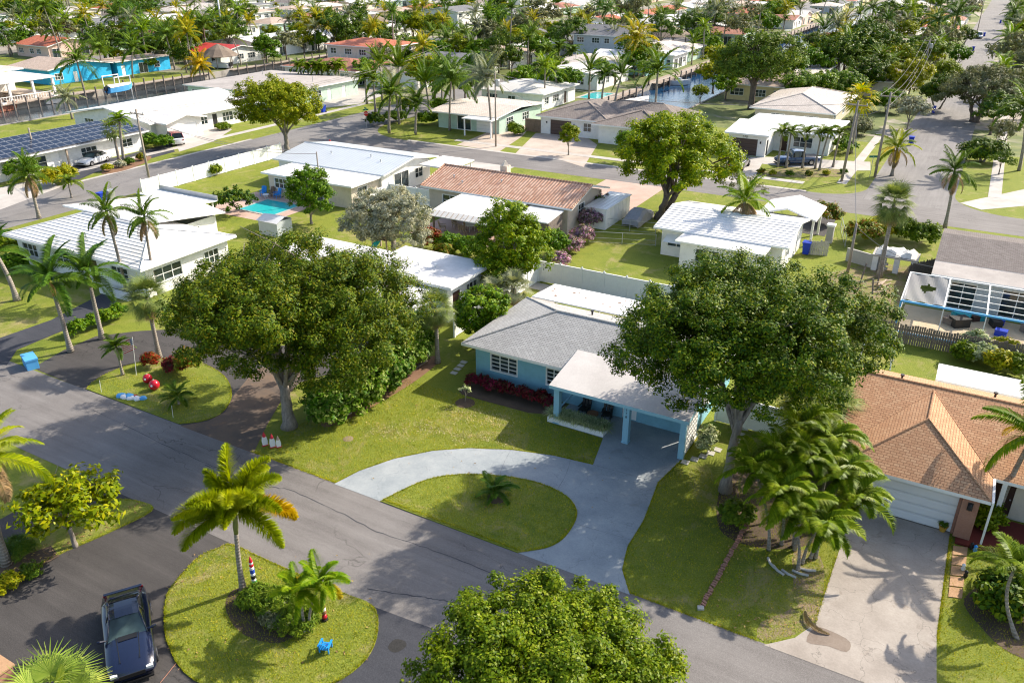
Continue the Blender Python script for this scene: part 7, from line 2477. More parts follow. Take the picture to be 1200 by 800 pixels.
# ------------------------------------------------------------------ patio things
def lounge(label, loc, rz, mat, group=None, name='patio_chair'):
 t = thing(name, label, 'chair', loc, group, rz)
 q = MB()
 q.box(-.28, -.28, .38, .28, .28, .44)
 obj('seat', q.mesh('seat', mat), t)
 q = MB()
 q.tube([(-.2, .28, .42), (-.2, .45, 1.0)], .1, 4)
 q.tube([(0, .28, .42), (0, .45, 1.05)], .1, 4)
 q.tube([(.2, .28, .42), (.2, .45, 1.0)], .1, 4)
 obj('backrest', q.mesh('backrest', mat), t)
 for x in (-.25, .25):
  for y in (-.25, .25):
   q = MB()
   q.box(x - .03, y - .03, 0, x + .03, y + .03, .38)
   obj('leg', q.mesh('leg', mat), t)
  q = MB()
  q.box(x - .05, -.3, .6, x + .05, .3, .64)
  obj('arm', q.mesh('arm', mat), t)
 return t
def table(label, loc, mat, r=.6, h=.74):
 t = thing('patio_table', label, 'table', loc)
 q = MB()
 q.lathe([(r, h - .05), (r, h), (.01, h)], n=16)
 obj('top', q.mesh('top', mat), t)
 for k in range(4):
  a = k * PI / 2 + .4
  q = MB()
  q.tube([(math.cos(a) * r * .6, math.sin(a) * r * .6, 0), (math.cos(a) * r * .6, math.sin(a) * r * .6, h - .05)], .03, 5)
  obj('leg', q.mesh('leg', mat), t)
 return t
lounge('blue garden chair by the turquoise pool', (-68.6, 64.6), 0.3, 'chair_blue')
lounge('second blue garden chair at the pool deck wall', (-66.6, 64.7), -.3, 'chair_blue')
lounge('brown garden chair between the blue pool chairs', (-67.6, 64.8), 0, 'wood')
table('small white table in front of the pool chairs', (-67.6, 64.0), 'plastic_white', .35, .45)
for k, (x, y, rz_) in enumerate([(-43.4, 65.4, 1.2), (-41.9, 66.2, 0), (-41.8, 64.2, 3.1), (-40.2, 65.2, -1.4), (-38.8, 64.0, 2.0), (-44.0, 64.0, 2.2)]):
 lounge('wicker patio chair under the white awning', (x, y), rz_, 'pale_wood', 'awning patio chairs')
table('white patio table under the awning', (-41.6, 65.2), 'plastic_white', .75)
sb = thing('sofa', 'long white patio sofa against the cream wall under the awning', 'sofa', (-41.5, 67.6))
q = MB()
q.box(-1.1, -.4, .1, 1.1, .4, .42)
obj('seat', q.mesh('seat', 'plastic_white'), sb)
q = MB()
q.box(-1.1, .25, .42, 1.1, .42, .85)
obj('backrest', q.mesh('backrest', 'plastic_white'), sb)
for s in (-1, 1):
 q = MB()
 q.box(s * 1.1 - .1, -.4, .42, s * 1.1 + .1, .25, .62)
 obj('arm', q.mesh('arm', 'plastic_white'), sb)
lounge('dark cushioned chair at the back of the blue carport', (-17.0, 38.8), 0, 'orn_black')
lounge('second dark chair at the back of the carport beside the chest', (-15.6, 38.9), .2, 'orn_black')
table('low round table between the dark carport chairs', (-16.3, 38.4), 'orn_brown', .35, .5)
cb = thing('wall_cabinet', 'pale blue cabinet mounted high on the carport back wall', 'cabinet', (-12.6, 39.3, 1.5))
q = MB()
q.box(-.35, -.2, 0, .35, .19, .7)
obj('case', q.mesh('case', 'post_blue'), cb)
for s in (-1, 1):
 q = MB()
 q.box(s * .18 - .155, -.225, .03, s * .18 + .155, -.2, .67)
 obj('door', q.mesh('door', 'trim_blue'), cb)
ps_ = thing('garden_shed', 'small white and grey shed by the pool below the green tree', 'shed', at(324, 273))
ps_.scale = (1, 1, .8)
q = MB()
q.box(-1.2, -1.0, 0, 1.2, 1.0, 1.8)
obj('wall', q.mesh('wall', 'grey_wall'), ps_)
q = MB()
for s in (-1, 1):
 q.face([(-1.35, s * 1.15, 1.75), (1.35, s * 1.15, 1.75), (1.35, 0, 2.25), (-1.35, 0, 2.25)][::s])
obj('roof', q.mesh('roof', 'white_roof'), ps_)
ph = thing('play_set', 'childrens wooden climbing frame under the silvery tree', 'play set', at(450, 292))
for x in (-.8, .8):
 for y in (-.6, .6):
  q = MB()
  q.box(x - .06, y - .06, 0, x + .06, y + .06, 2.4)
  obj('post', q.mesh('post', 'pale_wood'), ph)
q = MB()
q.box(-.9, -.7, 1.1, .9, .7, 1.18)
obj('platform', q.mesh('platform', 'wood'), ph)
q = MB()
q.face([(-.9, -.9, 2.0), (.9, -.9, 2.0), (.9, 0, 2.6), (-.9, 0, 2.6)])
q.face([(-.9, 0, 2.6), (.9, 0, 2.6), (.9, .9, 2.0), (-.9, .9, 2.0)])
obj('roof', q.mesh('roof', 'pot_yellow'), ph)
q = MB()
q.face([(-.3, -.6, 1.18), (.3, -.6, 1.18), (.3, -2.4, .1), (-.3, -2.4, .1)])
obj('slide', q.mesh('slide', 'teal_trim'), ph)
sw = thing('swing_frame', 'white metal swing frame on the lawn behind the terracotta roof', 'swing', at(1026, 424))
for s in (-1, 1):
 for y in (-.8, .8):
  q = MB()
  q.tube([(s * 1.0, y, 0), (s * .8, 0, 2.2)], .05, 6)
  obj('leg', q.mesh('leg', 'plastic_white'), sw)
q = MB()
q.tube([(-.8, 0, 2.2), (.8, 0, 2.2)], .05, 6)
obj('top_bar', q.mesh('top_bar', 'plastic_white'), sw)
q = MB()
q.box(-.3, -.12, .5, .3, .12, .54)
obj('seat', q.mesh('seat', 'plastic_white'), sw)
for x in (-.28, .28):
 q = MB()
 q.tube([(x, 0, .54), (x, 0, 2.2)], .015, 4)
 obj('chain', q.mesh('chain', 'grey_metal'), sw)
jk = thing('tarp_shelter', 'low block shelter roofed with tarps and junk in the cluttered yard', 'shelter', at(1046, 318))
for x in (-1.5, .2, 1.5):
 q = MB()
 q.box(x - .22, -.5, 0, x + .22, -.1, 1.3)
 obj('pier', q.mesh('pier', 'white_wall'), jk)
q = MB()
q.box(-1.8, -.6, 1.3, 1.8, 1.6, 1.42)
obj('slab', q.mesh('slab', 'old_block'), jk)
q = MB()
rng = random.Random(5)
gx, gy = 9, 6
hts = [[(.05 if i in (0, gx - 1) or j in (0, gy - 1) else rng.uniform(.15, .55)) for j in range(gy)] for i in range(gx)]
for i in range(gx - 1):
 for j in range(gy - 1):
  q.face([(-1.6 + (a) * .4, -.5 + b * .4, 1.42 + hts[a][b]) for a, b in ((i, j), (i + 1, j), (i + 1, j + 1), (i, j + 1))])
obj('tarp', q.mesh('tarp', 'tarp_white', smooth=True), jk)
for k in range(9):
 q = MB()
 a = rng.uniform(-.5, .5) + 1.1
 c = at(1035 + rng.uniform(-8, 8), 338 + rng.uniform(-4, 4))
 q.box(-.7, -.06, 0, .7, .06, .05)
 tag(obj('scrap_board', q.mesh('scrap_board', 'pale_wood'), None, (c[0], c[1], .01 + .055 * k), (0, 0, a)), 'loose scrap board in the heap on the cluttered lawn', 'board', 'scrap timber heap')
for k, (px, py, rz_) in enumerate([(1022, 352, .5), (1028, 334, -.4), (1005, 340, .2)]):
 q = MB()
 q.tube([(0, 0, 0), (.25 * (k - 1), .2, 1.7 + .3 * k)], .07, 6)
 tag(obj('old_post', q.mesh('old_post', 'grey_wood'), None, at(px, py)), ['leaning grey post of a fallen wire fence', 'dark leaning post by the tall fan palm base', 'upright grey stump post on the cluttered lawn'][k], 'post')
bx_ = thing('oil_tank', 'dark round drum beside the dark board fence', 'drum', at(1070, 322))
q = MB()
q.lathe([(.3, 0), (.3, .3), (.32, .32), (.3, .34), (.3, .9), (.25, .92), (.02, .92)], n=14)
obj('body', q.mesh('body', 'grey_wood'), bx_)
q = MB()
q.lathe([(.32, .9), (.32, .96), (.02, .97)], n=14)
obj('lid', q.mesh('lid', 'grey_metal'), bx_)
rng = random.Random(8)
for k in range(14):
 x, y = rng.uniform(.8, 10), rng.uniform(63.2, 66)
 s = rng.uniform(.3, .6)
 m = ['teal_cloth', 'orn_black', 'plastic_white', 'brown_door', 'grey_wood', 'bin_blue'][k % 6]
 t = thing('storage_crate', ['teal crate stored under the torn screen roof', 'black crate stored under the torn screen roof', 'white crate stored under the torn screen roof', 'brown crate stored under the torn screen roof', 'grey crate stored under the torn screen roof', 'blue crate stored under the torn screen roof'][k % 6],
              'crate', (x, y), 'crates under the torn screen', rng.uniform(0, 3))
 q = MB()
 q.box(-s, -s * .7, 0, s, s * .7, s)
 obj('body', q.mesh('body', m), t)
 q = MB()
 q.box(-s * 1.05, -s * .75, s, s * 1.05, s * .75, s + .08)
 obj('lid', q.mesh('lid', m), t)
gw = thing('garden_pier', 'terracotta capped brick pier beside the pale green fan palm', 'pier', at(2, 800))
q = MB()
q.box(-.45, -.35, 0, .45, .35, .8)
obj('shaft', q.mesh('shaft', 'brick_red'), gw)
q = MB()
q.box(-.52, -.42, .8, .52, .42, .88)
obj('cap', q.mesh('cap', 'terracotta_slab'), gw)
wire('long power line along the cross street', ptop(0, -.3, .8), (-93.5, 140, 8.0), 1.4)
wire('second long power line along the cross street', ptop(0, -.3, -.8), (-95, 140, 8.0), 1.5)
wire('service cable to the grey metal roof', ptop(0, -.8), (-71, 72, 3.4), .8)
wire('power line over second street to the transformer pole', ptop(6, -.3), ptop(3, -.3), 1.6)
wire('service cable from transformer pole to the brown-roofed ranch', ptop(6, -1.0), (-57, 112, 3.2), .6)
# ------------------------------------------------------------------ the far neighbourhood
RECTS = [(-26, -10, 36, 52), (-3, 13, 36, 52), (-49, -30, 41, 52), (-72, -54, 37, 56), (-73, -51, 64, 82), (-50, -30, 61, 79), (-24, -11, 64, 82), (-3, 14, 58, 80),
         (-60, -37, 107, 125), (-30, -16, 110, 128), (-33, -19, 132, 153), (-75, -61, 103, 121), (-111, -98, 51, 75), (-122, -100, 76, 99)]
def free(u, v, m=1.0):
 if v < 128:
  return False
 for a, b, c in CANALS:
  if a - 2.5 < u < b + 2.5 and v > c - 2:
   return False
 for s in (-87, -5.5, -199, 75, -305):
  if abs(u - s) < 6.5:
   return False
 return not any(r[0] - m < u < r[1] + m and r[2] - m < v < r[3] + m for r in RECTS)
def inview(u, v, z=0.0, mx=60, my=30):
 x = u * math.cos(YAW) + v * math.sin(YAW)
 y = -u * math.sin(YAW) + v * math.cos(YAW)
 fy = math.cos(PITCH) * y - math.sin(PITCH) * (z - CAM_H)
 if fy < 1:
  return False
 px = 600 + FPX * x / fy
 py = 400 - FPX * (math.sin(PITCH) * y + math.cos(PITCH) * (z - CAM_H)) / fy
 return -mx < px < 1200 + mx and -my < py < 860
def fhouse(label, u0, u1, v0, v1, wall='white_wall', roof='white_roof', kind='hip', h=2.6, rise=1.4, group=None, seed=0, storeys=1, pool=False):
 rng = random.Random(seed)
 RECTS.append((u0, u1, v0, v1))
 H = thing('house', label, 'house', ((u0 + u1) / 2, (v0 + v1) / 2), group)
 ops = {'S': [], 'E': []}
 for s in range(storeys):
  z0 = s * 2.8
  for side, a0, a1 in (('S', u0, u1), ('E', v0, v1)):
   a = a0 + 1.0
   while a < a1 - 2.2:
    k = rng.random()
    w_ = rng.uniform(1.2, 2.4)
    if k < .16 and s == 0:
     ops[side].append((a, a + .95, .05, 2.1, 'bdoor' if rng.random() < .5 else 'door'))
    elif k < .32 and s == 0:
     ops[side].append((a, min(a + 2.2, a1 - .3), .05, 2.15, 'slider'))
    elif k < .85:
     ops[side].append((a, min(a + w_, a1 - .3), z0 + .9, z0 + 2.05, 'win2' if w_ > 1.6 else 'win'))
    a += w_ + rng.uniform(1.2, 2.8)
 hh = h + (storeys - 1) * 2.8
 walls(H, u0, u1, v0, v1, hh, wall, ops, light=True)
 o_ = .6
 U0, U1, V0, V1 = u0 - o_, u1 + o_, v0 - o_, v1 + o_
 ze = hh + .18
 if kind == 'hip':
  P = hip_polys(U0, U1, V0, V1, ze, ze + rise)
 elif kind == 'gu':
  P = gable_polys(U0, U1, V0, V1, ze, ze + rise, 'u')
 elif kind == 'gv':
  P = gable_polys(U0, U1, V0, V1, ze, ze + rise, 'v')
 else:
  P = flat_polys(U0, U1, V0, V1, ze + .1)
 roof_solid(H, P, [roof, 'trim_white'], .18)
 vents(H, [(rng.uniform(u0 + 2, u1 - 2), rng.uniform(v0 + 2, v1 - 2), ze + rise * (.5 if kind != 'flat' else .15), rise * .5 + .2) for _ in range(2)])
 if kind in ('gu', 'gv'):
  g = MB()
  if kind == 'gu':
   m = (v0 + v1) / 2
   g.face([(u1, v0, hh), (u1, v1, hh), (u1, m, hh + rise * .92)])
  else:
   m = (u0 + u1) / 2
   g.face([(u0, v0, hh), (u1, v0, hh), (m, v0, hh + rise * .92)])
  g.build('gable_wall', wall, H)
 return H
def hut(label, loc, r, h, open_=True):
 t = thing('thatched_hut', label, 'thatched hut', loc)
 q = MB()
 q.lathe([(r, h * .5), (r * 1.05, h * .52), (r * .55, h * .80), (.1, h)], n=12)
 obj('thatch_roof', q.mesh('thatch_roof', 'thatch', smooth=False), t)
 for k in range(5):
  a = k * 2 * PI / 5 + .3
  q = MB()
  q.tube([(math.cos(a) * r * .75, math.sin(a) * r * .75, 0), (math.cos(a) * r * .75, math.sin(a) * r * .75, h * .62)], .1, 6)
  obj('post', q.mesh('post', 'pole_wood'), t)
 RECTS.append((loc[0] - r, loc[0] + r, loc[1] - r, loc[1] + r))
 return t
bh = thing('boathouse', 'open white boathouse terrace with flat roof on columns', 'boathouse', (-163, 88))
RECTS.append((-175, -151, 70, 99))
q = MB()
q.box(-174, 70, 0, -152.5, 98, .15)
q.build('floor', 'tan_paver', bh)
roof_solid(bh, flat_polys(-166, -153.2, 72, 97, 3.5, .1), ['white_roof', 'trim_white'], .3)
roof_solid(bh, flat_polys(-176, -166.05, 72, 99, 3.9, .1), ['roof_sand', 'trim_white'], .3, 'upper_roof')
for v_ in (73, 78, 83, 88, 92.5, 96.5):
 MB().box(-153.8, v_ - .18, .15, -153.4, v_ + .18, 3.22).build('column', 'trim_white', bh)
MB().box(-166.3, 72.5, .15, -166.0, 96.5, 3.3).build('back_wall', 'white_wall', bh)
rl = MB()
for v_ in np.arange(73.4, 96.4, .5):
 rl.box(-153.2, v_ - .03, .15, -153.14, v_ + .03, .95)
rl.box(-153.24, 73, .95, -153.1, 96.6, 1.03)
o = rl.build('balustrade', 'trim_white', bh)
o['kind'] = 'stuff'
for k, (v_, m) in enumerate([(75, 'red_cloth'), (80, 'wood'), (85.5, 'teal_cloth'), (90, 'wood')]):
 table(['red covered terrace table in the white boathouse', 'wooden terrace table in the white boathouse next to the red one', 'teal terrace table in the white boathouse', 'wooden terrace table at the far end of the boathouse'][k], (-158, v_, .15), m, .8)
fhouse('azure blue walled house with brown low gable roof', -179, -166, 104, 118, 'azure_wall', 'shingle_tan', 'gu', 2.8, 1.2, seed=1)
fhouse('azure walled side wing with glass doors and flat grey roof', -172, -165.5, 119.2, 133, 'azure_wall', 'shingle_tan', 'flat', 2.8, .6, seed=2)
fhouse('small white house with bright red metal roof', -171, -160, 143, 156, 'white_wall', 'red_metal', 'gu', 2.6, 1.3, seed=3)
hut('brown thatched hut beside the red metal roof', (-157.5, 140.5), 4.2, 5.2)
fhouse('long white house with sliding doors facing the left canal', -182, -162, 160, 192, 'white_wall', 'white_roof', 'gv', 2.7, 1.6, seed=4)
fhouse('white canal house with blue loungers under its porch', -180, -162, 198, 226, 'white_wall', 'white_roof', 'gv', 2.7, 1.4, seed=5)
fhouse('low house with pale grey flat roof beside the seven small palms', -127, -105, 105, 126, 'green_wall', 'roof_worn', 'hip', 2.7, .9, seed=6)
fhouse('two-storey cream house with orange-red tile hip roof', -133, -117, 150, 162, 'cream_wall', 'barrel_red', 'hip', 2.6, 1.2, seed=7, storeys=2)
fhouse('single storey front wing with rust tile roof below the red roof', -131, -112, 134, 149, 'cream_wall', 'barrel_rust', 'hip', 2.6, 1.4, seed=8)
fhouse('white two-storey box house with grey roof beyond the canal trees', -152 - 26, -152 - 12, 252, 268, 'white_wall', 'shingle_slate', 'gv', 2.6, 1.2, seed=9, storeys=2)
fhouse('aqua house with teal trim and white gables', -80, -66, 176, 192, 'aqua_wall', 'white_roof', 'gu', 2.7, 1.3, seed=10)
fhouse('pale green house with wide sand roof behind the aqua house', -80, -66, 196, 216, 'green_wall', 'roof_sand', 'hip', 2.7, 1.4, seed=11)
fhouse('white house with sand coloured roof next to the white boxy annex', -80, -67, 152, 168, 'white_wall', 'roof_pale', 'gv', 2.7, 1.0, seed=12)
fhouse('house with pale low hip roof behind the leaning canal palms', -78, -66, 127, 140, 'white_wall', 'roof_pale', 'hip', 2.7, 1.2, seed=13)
fhouse('pale blue two-storey house with slate gable roof', *(lambda c: (c[0] - 7, c[0] + 7, c[1] - 6, c[1] + 6))(at(712, 66)), 'grey_wall', 'shingle_slate', 'gu', 2.6, 2.0, seed=14, storeys=2)
c_ = at(690, 88)
fhouse('wide sand hip roofed house in front of the slate two-storey house', c_[0] - 8, c_[0] + 6, c_[1] - 6, c_[1] + 9, 'white_wall', 'roof_sand', 'hip', 2.6, 1.5, seed=15)
c_ = at(782, 78)
fhouse('white boat pavilion with teal doors by the middle canal', c_[0] - 4, c_[0] + 3, c_[1] - 5, c_[1] + 5, 'white_wall', 'white_roof', 'flat', 2.9, .5, seed=16)
c_ = at(782, 55)
hut('wide brown thatched pavilion behind the boat pavilion', (c_[0], c_[1]), 6.5, 6.0)
c_ = at(440, 42)
hut('brown thatched hut behind the red tile roof', (c_[0], c_[1]), 6.0, 6.4)
c_ = at(512, 32)
hut('small thatched hut by the far pool terrace', (c_[0], c_[1]), 4.0, 5.6)
c_ = at(836, 40)
fhouse('white flat-roofed house beyond the thatched pavilion', c_[0] - 12, c_[0] + 10, c_[1] - 10, c_[1] + 10, 'white_wall', 'white_roof', 'gv', 2.8, 1.2, seed=17)
c_ = at(870, 24)
fhouse('far house with orange tile roof and solar panels', c_[0] - 10, c_[0] + 9, c_[1] - 9, c_[1] + 9, 'cream_wall', 'barrel_red', 'hip', 2.8, 1.8, seed=18)
c_ = at(1055, 50)
fhouse('white and red roofed house behind the bamboo clump', c_[0] - 8, c_[0] + 8, c_[1] - 8, c_[1] + 9, 'white_wall', 'roof_pale', 'gu', 2.8, 1.4, seed=19)
c_ = at(985, 70)
hut('small thatched roof behind the clipped hedge trees', (c_[0], c_[1]), 4, 5)
pl2 = thing('swimming_pool', 'turquoise pool by the covered boat on the middle canal', 'pool', (-64.5, 147))
q = MB()
q.face([(-66.5, 142.5, .05), (-62.6, 142.5, .05), (-62.6, 150, .05), (-66.5, 150, .05)])
q.build('water', 'pool_water', pl2)
q = MB()
for b in ((-67, 142, -62.2, 142.48), (-67, 150.02, -62.2, 150.5), (-67, 142.48, -66.52, 150.02), (-62.58, 142.48, -62.2, 150.02)):
 q.box(b[0], b[1], 0, b[2], b[3], .1)
q.build('coping', 'concrete_pale', pl2)
RECTS.append((-67.5, -62, 141.5, 151))
ca = at(150, 50)
ROOFS = [('shingle_dark', 'dark grey'), ('shingle_tan', 'tan'), ('roof_sand', 'sand coloured'), ('roof_pale', 'pale grey'), ('shingle_slate', 'slate grey'), ('barrel_rust', 'rust tile'), ('white_roof', 'white'), ('barrel_red', 'red tile'), ('shingle_brown', 'brown'), ('roof_sand', 'sand coloured')]
WALLS = [('white_wall', 'white'), ('cream_wall', 'cream'), ('white_wall', 'white'), ('grey_wall', 'grey'), ('green_wall', 'pale green'), ('yellow_wall', 'yellow'), ('pink_wall', 'pink'), ('white_wall', 'white')]
ROWS = [(-70.5, 'west bank of the middle canal'), (-103.5, 'far side of the cross street'), (-122, 'east bank of the left canal'), (-168, 'west bank of the left canal'), (-215, 'second street beyond the left canal'), (-258, 'third canal to the west'),
  (-36, 'east bank of the middle canal'), (-20, 'west side of the side street'), (12, 'east side of the side street'), (33, 'block east of the side street'), (-290, 'farthest western block'), (-325, 'outermost western block')]
hr = random.Random(77)
cells = []
for u_, rl_ in ROWS:
 v_ = 136 + hr.uniform(0, 8)
 while v_ < 540:
  du, dv = hr.uniform(5.2, 6.8), hr.uniform(6.5, 9)
  if inview(u_, v_, 3, 40, 10):
   cells.append((u_ + hr.uniform(-1, 1), v_, du, dv, rl_))
  v_ += 2 * dv + hr.uniform(3.5, 7)
cells.sort(key=lambda c: c[0] ** 2 + c[1] ** 2)
n_h = 0
for k, (u_, v_, du, dv, rl_) in enumerate(cells):
 r_ = (u_ - du, u_ + du, v_ - dv, v_ + dv)
 if any(a[0] < r_[1] + 1 and a[1] > r_[0] - 1 and a[2] < r_[3] + 1 and a[3] > r_[2] - 1 for a in RECTS):
  continue
 if any(a - 2 < r_[1] and b + 2 > r_[0] for a, b, c in CANALS) or any(abs(u_ - s) < du + 4.5 for s in (-87, -5.5, -199, 75, -305)):
  continue
 ro, rn = ROOFS[hr.randrange(len(ROOFS))]
 wa, wn_ = WALLS[hr.randrange(len(WALLS))]
 kd = hr.choice(['hip', 'hip', 'gu', 'gv', 'flat'] if ro != 'white_roof' else ['gu', 'gv', 'flat', 'hip'])
 sh = {'hip': 'hip', 'gu': 'gable', 'gv': 'long gable', 'flat': 'flat'}[kd]
 fhouse(f'distant {wn_} house, {rn} {sh} roof, {rl_}', *r_, wa, ro, kd, 2.7, hr.uniform(1.0, 1.7), group='distant houses', seed=1000 + k)
 n_h += 1
# ------------------------------------------------------------------ palms and trees of the middle and far distance
KN = {'coconut': 'coconut palm', 'royal': 'royal palm', 'arch': 'feathery palm', 'date': 'date palm', 'fan': 'fan palm'}
MID = [
 (463, 80, 16, 'royal', 'frond_dark', 1.0, 'tall royal palm in front of the red tile two-storey roof'),
 (597, 82, 12, 'royal', 'frond_dark', 1.0, 'very tall royal palm rising behind the second street houses'),
 (456, 156, 112, 'royal', 'frond_green', 1.15, 'drooping palm right behind the stop sign'),
 (468, 146, 110, 'date', 'frond_grey', 1.25, 'broad date palm on the corner behind the stop sign'),
 (470, 138, 80, 'date', 'frond_green', 1.2, 'spreading date palm behind the corner bed'),
 (448, 118, 78, 'date', 'frond_green', 1.1, 'bushy palm at the left of the corner palm group'),
 (487, 158, 122, 'royal', 'frond_green', 1.0, 'short palm on the corner lawn of second street'),
 (527, 153, 92, 'coconut', 'frond_green', 1.1, 'tall coconut palm on the pale green house lawn'),
 (533, 142, 96, 'coconut', 'frond_green', 1.0, 'second coconut palm on the pale green house lawn'),
 (576, 162, 94, 'coconut', 'frond_grey', 1.0, 'coconut palm beside the transformer pole'),
 (541, 70, 48, 'coconut', 'frond_green', .95, 'leaning coconut palm in front of the aqua house'),
 (478, 74, 56, 'coconut', 'frond_green', .8, 'small palm at the corner of the red-roofed house'),
 (638, 126, 80, 'royal', 'frond_bright', .95, 'royal palm by the sand roofed canal house'),
 (653, 120, 84, 'royal', 'frond_bright', .9, 'second royal palm by the sand roofed canal house'),
 (618, 82, 46, 'royal', 'frond_green', .9, 'slim palm in the yard left of the slate two-storey house'),
 (720, 124, 88, 'date', 'frond_green', 1.15, 'broad palm behind the brown-roofed ranch'),
 (766, 150, 84, 'royal', 'frond_green', 1.3, 'big shaggy palm rising over the brown hip roof'),
 (748, 90, 46, 'coconut', 'frond_gold_green', 1.35, 'yellow coconut palm before the slate two-storey house'),
 (720, 68, 44, 'date', 'frond_grey', 1.0, 'grey travellers palm against the slate two-storey house'),
 (830, 52, 14, 'coconut', 'frond_grey', 1.2, 'tall grey palm beyond the boat pavilion'),
 (722, 32, -4, 'coconut', 'frond_dark', 1.1, 'tall palm cut by the skyline near the far white suv'),
 (72, 68, 8, 'coconut', 'frond_green', 1.1, 'tall coconut palm behind the azure house'),
 (98, 104, 72, 'coconut', 'frond_green', 1.15, 'coconut palm in front of the azure walls'),
 (156, 92, 58, 'coconut', 'frond_green', 1.1, 'curved coconut palm on the left canal bank'),
 (122, 88, 58, 'coconut', 'frond_green', 1.0, 'coconut palm on the canal lawn beside the azure house'),
 (76, 66, 36, 'coconut', 'frond_green', 1.05, 'leaning coconut palm behind the azure house'),
 (106, 46, 18, 'coconut', 'frond_gold_green', 1.1, 'yellowing coconut palm beyond the azure house'),
 (152, 52, 18, 'royal', 'frond_dark', 1.1, 'royal palm behind the thatched hut'),
 (168, 52, 16, 'royal', 'frond_dark', 1.1, 'second royal palm behind the thatched hut'),
 (178, 72, 48, 'date', 'frond_grey', .7, 'grey palm in front of the red metal roof'),
 (205, 82, 42, 'coconut', 'frond_green', 1.1, 'coconut palm before the red metal roofed house'),
 (228, 70, 28, 'coconut', 'frond_green', 1.15, 'coconut palm in front of the long white canal house'),
 (244, 70, 30, 'coconut', 'frond_green', 1.1, 'second coconut palm in front of the long white canal house'),
 (236, 98, 76, 'coconut', 'frond_gold', .85, 'golden coconut palm on the near canal bank'),
 (241, 97, 80, 'coconut', 'frond_gold_green', .7, 'second golden palm on the near canal bank'),
 (85, 140, 116, 'coconut', 'frond_grey', .7, 'scrubby palm behind the solar roof'),
 (140, 190, 152, 'fan', 'frond_fan', .9, 'feathery small palm beside the solar roof house'),
 (146, 192, 142, 'arch', 'frond_bright', .8, 'small bent palm before the solar roof corner'),
 (1027, 108, 74, 'royal', 'frond_green', .95, 'white-stemmed palm, left of the trio by the bamboo'),
 (1032, 109, 70, 'royal', 'frond_green', .95, 'white-stemmed palm in the middle of the trio by the bamboo'),
 (1038, 108, 76, 'royal', 'frond_green', .95, 'white-stemmed palm ending the trio by the bamboo'),
 (1156, 136, 84, 'royal', 'frond_bright', 1.0, 'royal palm standing among the grey oaks'),
 (1107, 70, 18, 'coconut', 'frond_dark', 1.3, 'tall dark leaning palm beside the power lines'),
 (1194, 200, 128, 'royal', 'frond_green', 1.2, 'thick trunked palm by the side street sidewalk'),
 (997, 180, 116, 'fan', 'frond_gold_green', 1.25, 'yellow fan palm beside the leaning pole'),
 (961, 60, 36, 'date', 'frond_dark', 1.3, 'date palm over the far canal bank'),
 (985, 58, 42, 'date', 'frond_gold_green', 1.3, 'yellow date palm beside the far canal'),
 (975, 44, 24, 'date', 'frond_grey', 1.1, 'grey date palm on the far canal bank'),
 (1018, 40, 10, 'coconut', 'frond_green', 1.1, 'coconut palm above the far white boats'),
 (1090, 50, 24, 'coconut', 'frond_gold_green', 1.1, 'yellowing palm left of the tall dark leaning palm'),
 (1056, 52, 26, 'royal', 'frond_grey', 1.0, 'grey palm by the white and red roofs'),
 (1180, 84, 52, 'royal', 'frond_bright', 1.2, 'big fronded palm at the far side street corner'),
 (640, 84, 62, 'arch', 'frond_green', 1.4, 'feathery palm clump before the slate two-storey house'),
 (655, 82, 58, 'arch', 'frond_green', 1.4, 'second feathery palm clump before the slate house'),
 (668, 84, 62, 'arch', 'frond_green', 1.3, 'third feathery palm clump before the slate house'),
 (705, 120, 90, 'arch', 'frond_green', 1.4, 'feathery palm behind the brown garage roof'),
 (690, 118, 84, 'date', 'frond_green', 1.0, 'palm between the canal pool and the brown roof'),
 (440, 60, 34, 'coconut', 'frond_gold_green', 1.0, 'yellow palm by the thatched hut roof'),
 (374, 60, 28, 'coconut', 'frond_gold_green', 1.2, 'yellow palm beside the white canal house'),
 (360, 58, 30, 'coconut', 'frond_gold_green', 1.1, 'second yellow palm beside the white canal house'),
]
MID += [(440, 132, 94, 'royal', 'frond_green', 1.05, 'palm with long fronds left of the broad date palm'), (504, 138, 98, 'date', 'frond_green', 1.15, 'date palm right of the broad date palm'),
  (518, 126, 86, 'coconut', 'frond_green', 1.1, 'coconut palm between the date palms and the pale green house'), (556, 128, 88, 'coconut', 'frond_grey', 1.05, 'coconut palm rising over the pale green roof'), (430, 122, 92, 'arch', 'frond_rich', 1.3, 'feathery palm at the corner drive')]
for k in range(8):
 MID.append((357 + k * 6, 107 - k * .2, 79 + (k % 3) * 2, 'arch', 'frond_rich', 1.05, 'slender feathery palm in the row before the pale grey flat roof'))
leafmat('frond_gold_green', [(.12, .16, .02), (.22, .22, .025), (.34, .26, .035)], .4, .33)
for k, (bx, by, ty, kd, mt, s_, lb) in enumerate(MID):
 b_ = (bx, by)
 far_palm(kd, at(*b_), max(2.0, hfor(b_, ty)), lb, 'row of slender palms' if 'in the row before' in lb else None, s_ * 1.15, mat=mt, seed=k, r=.17)
PROT = {}
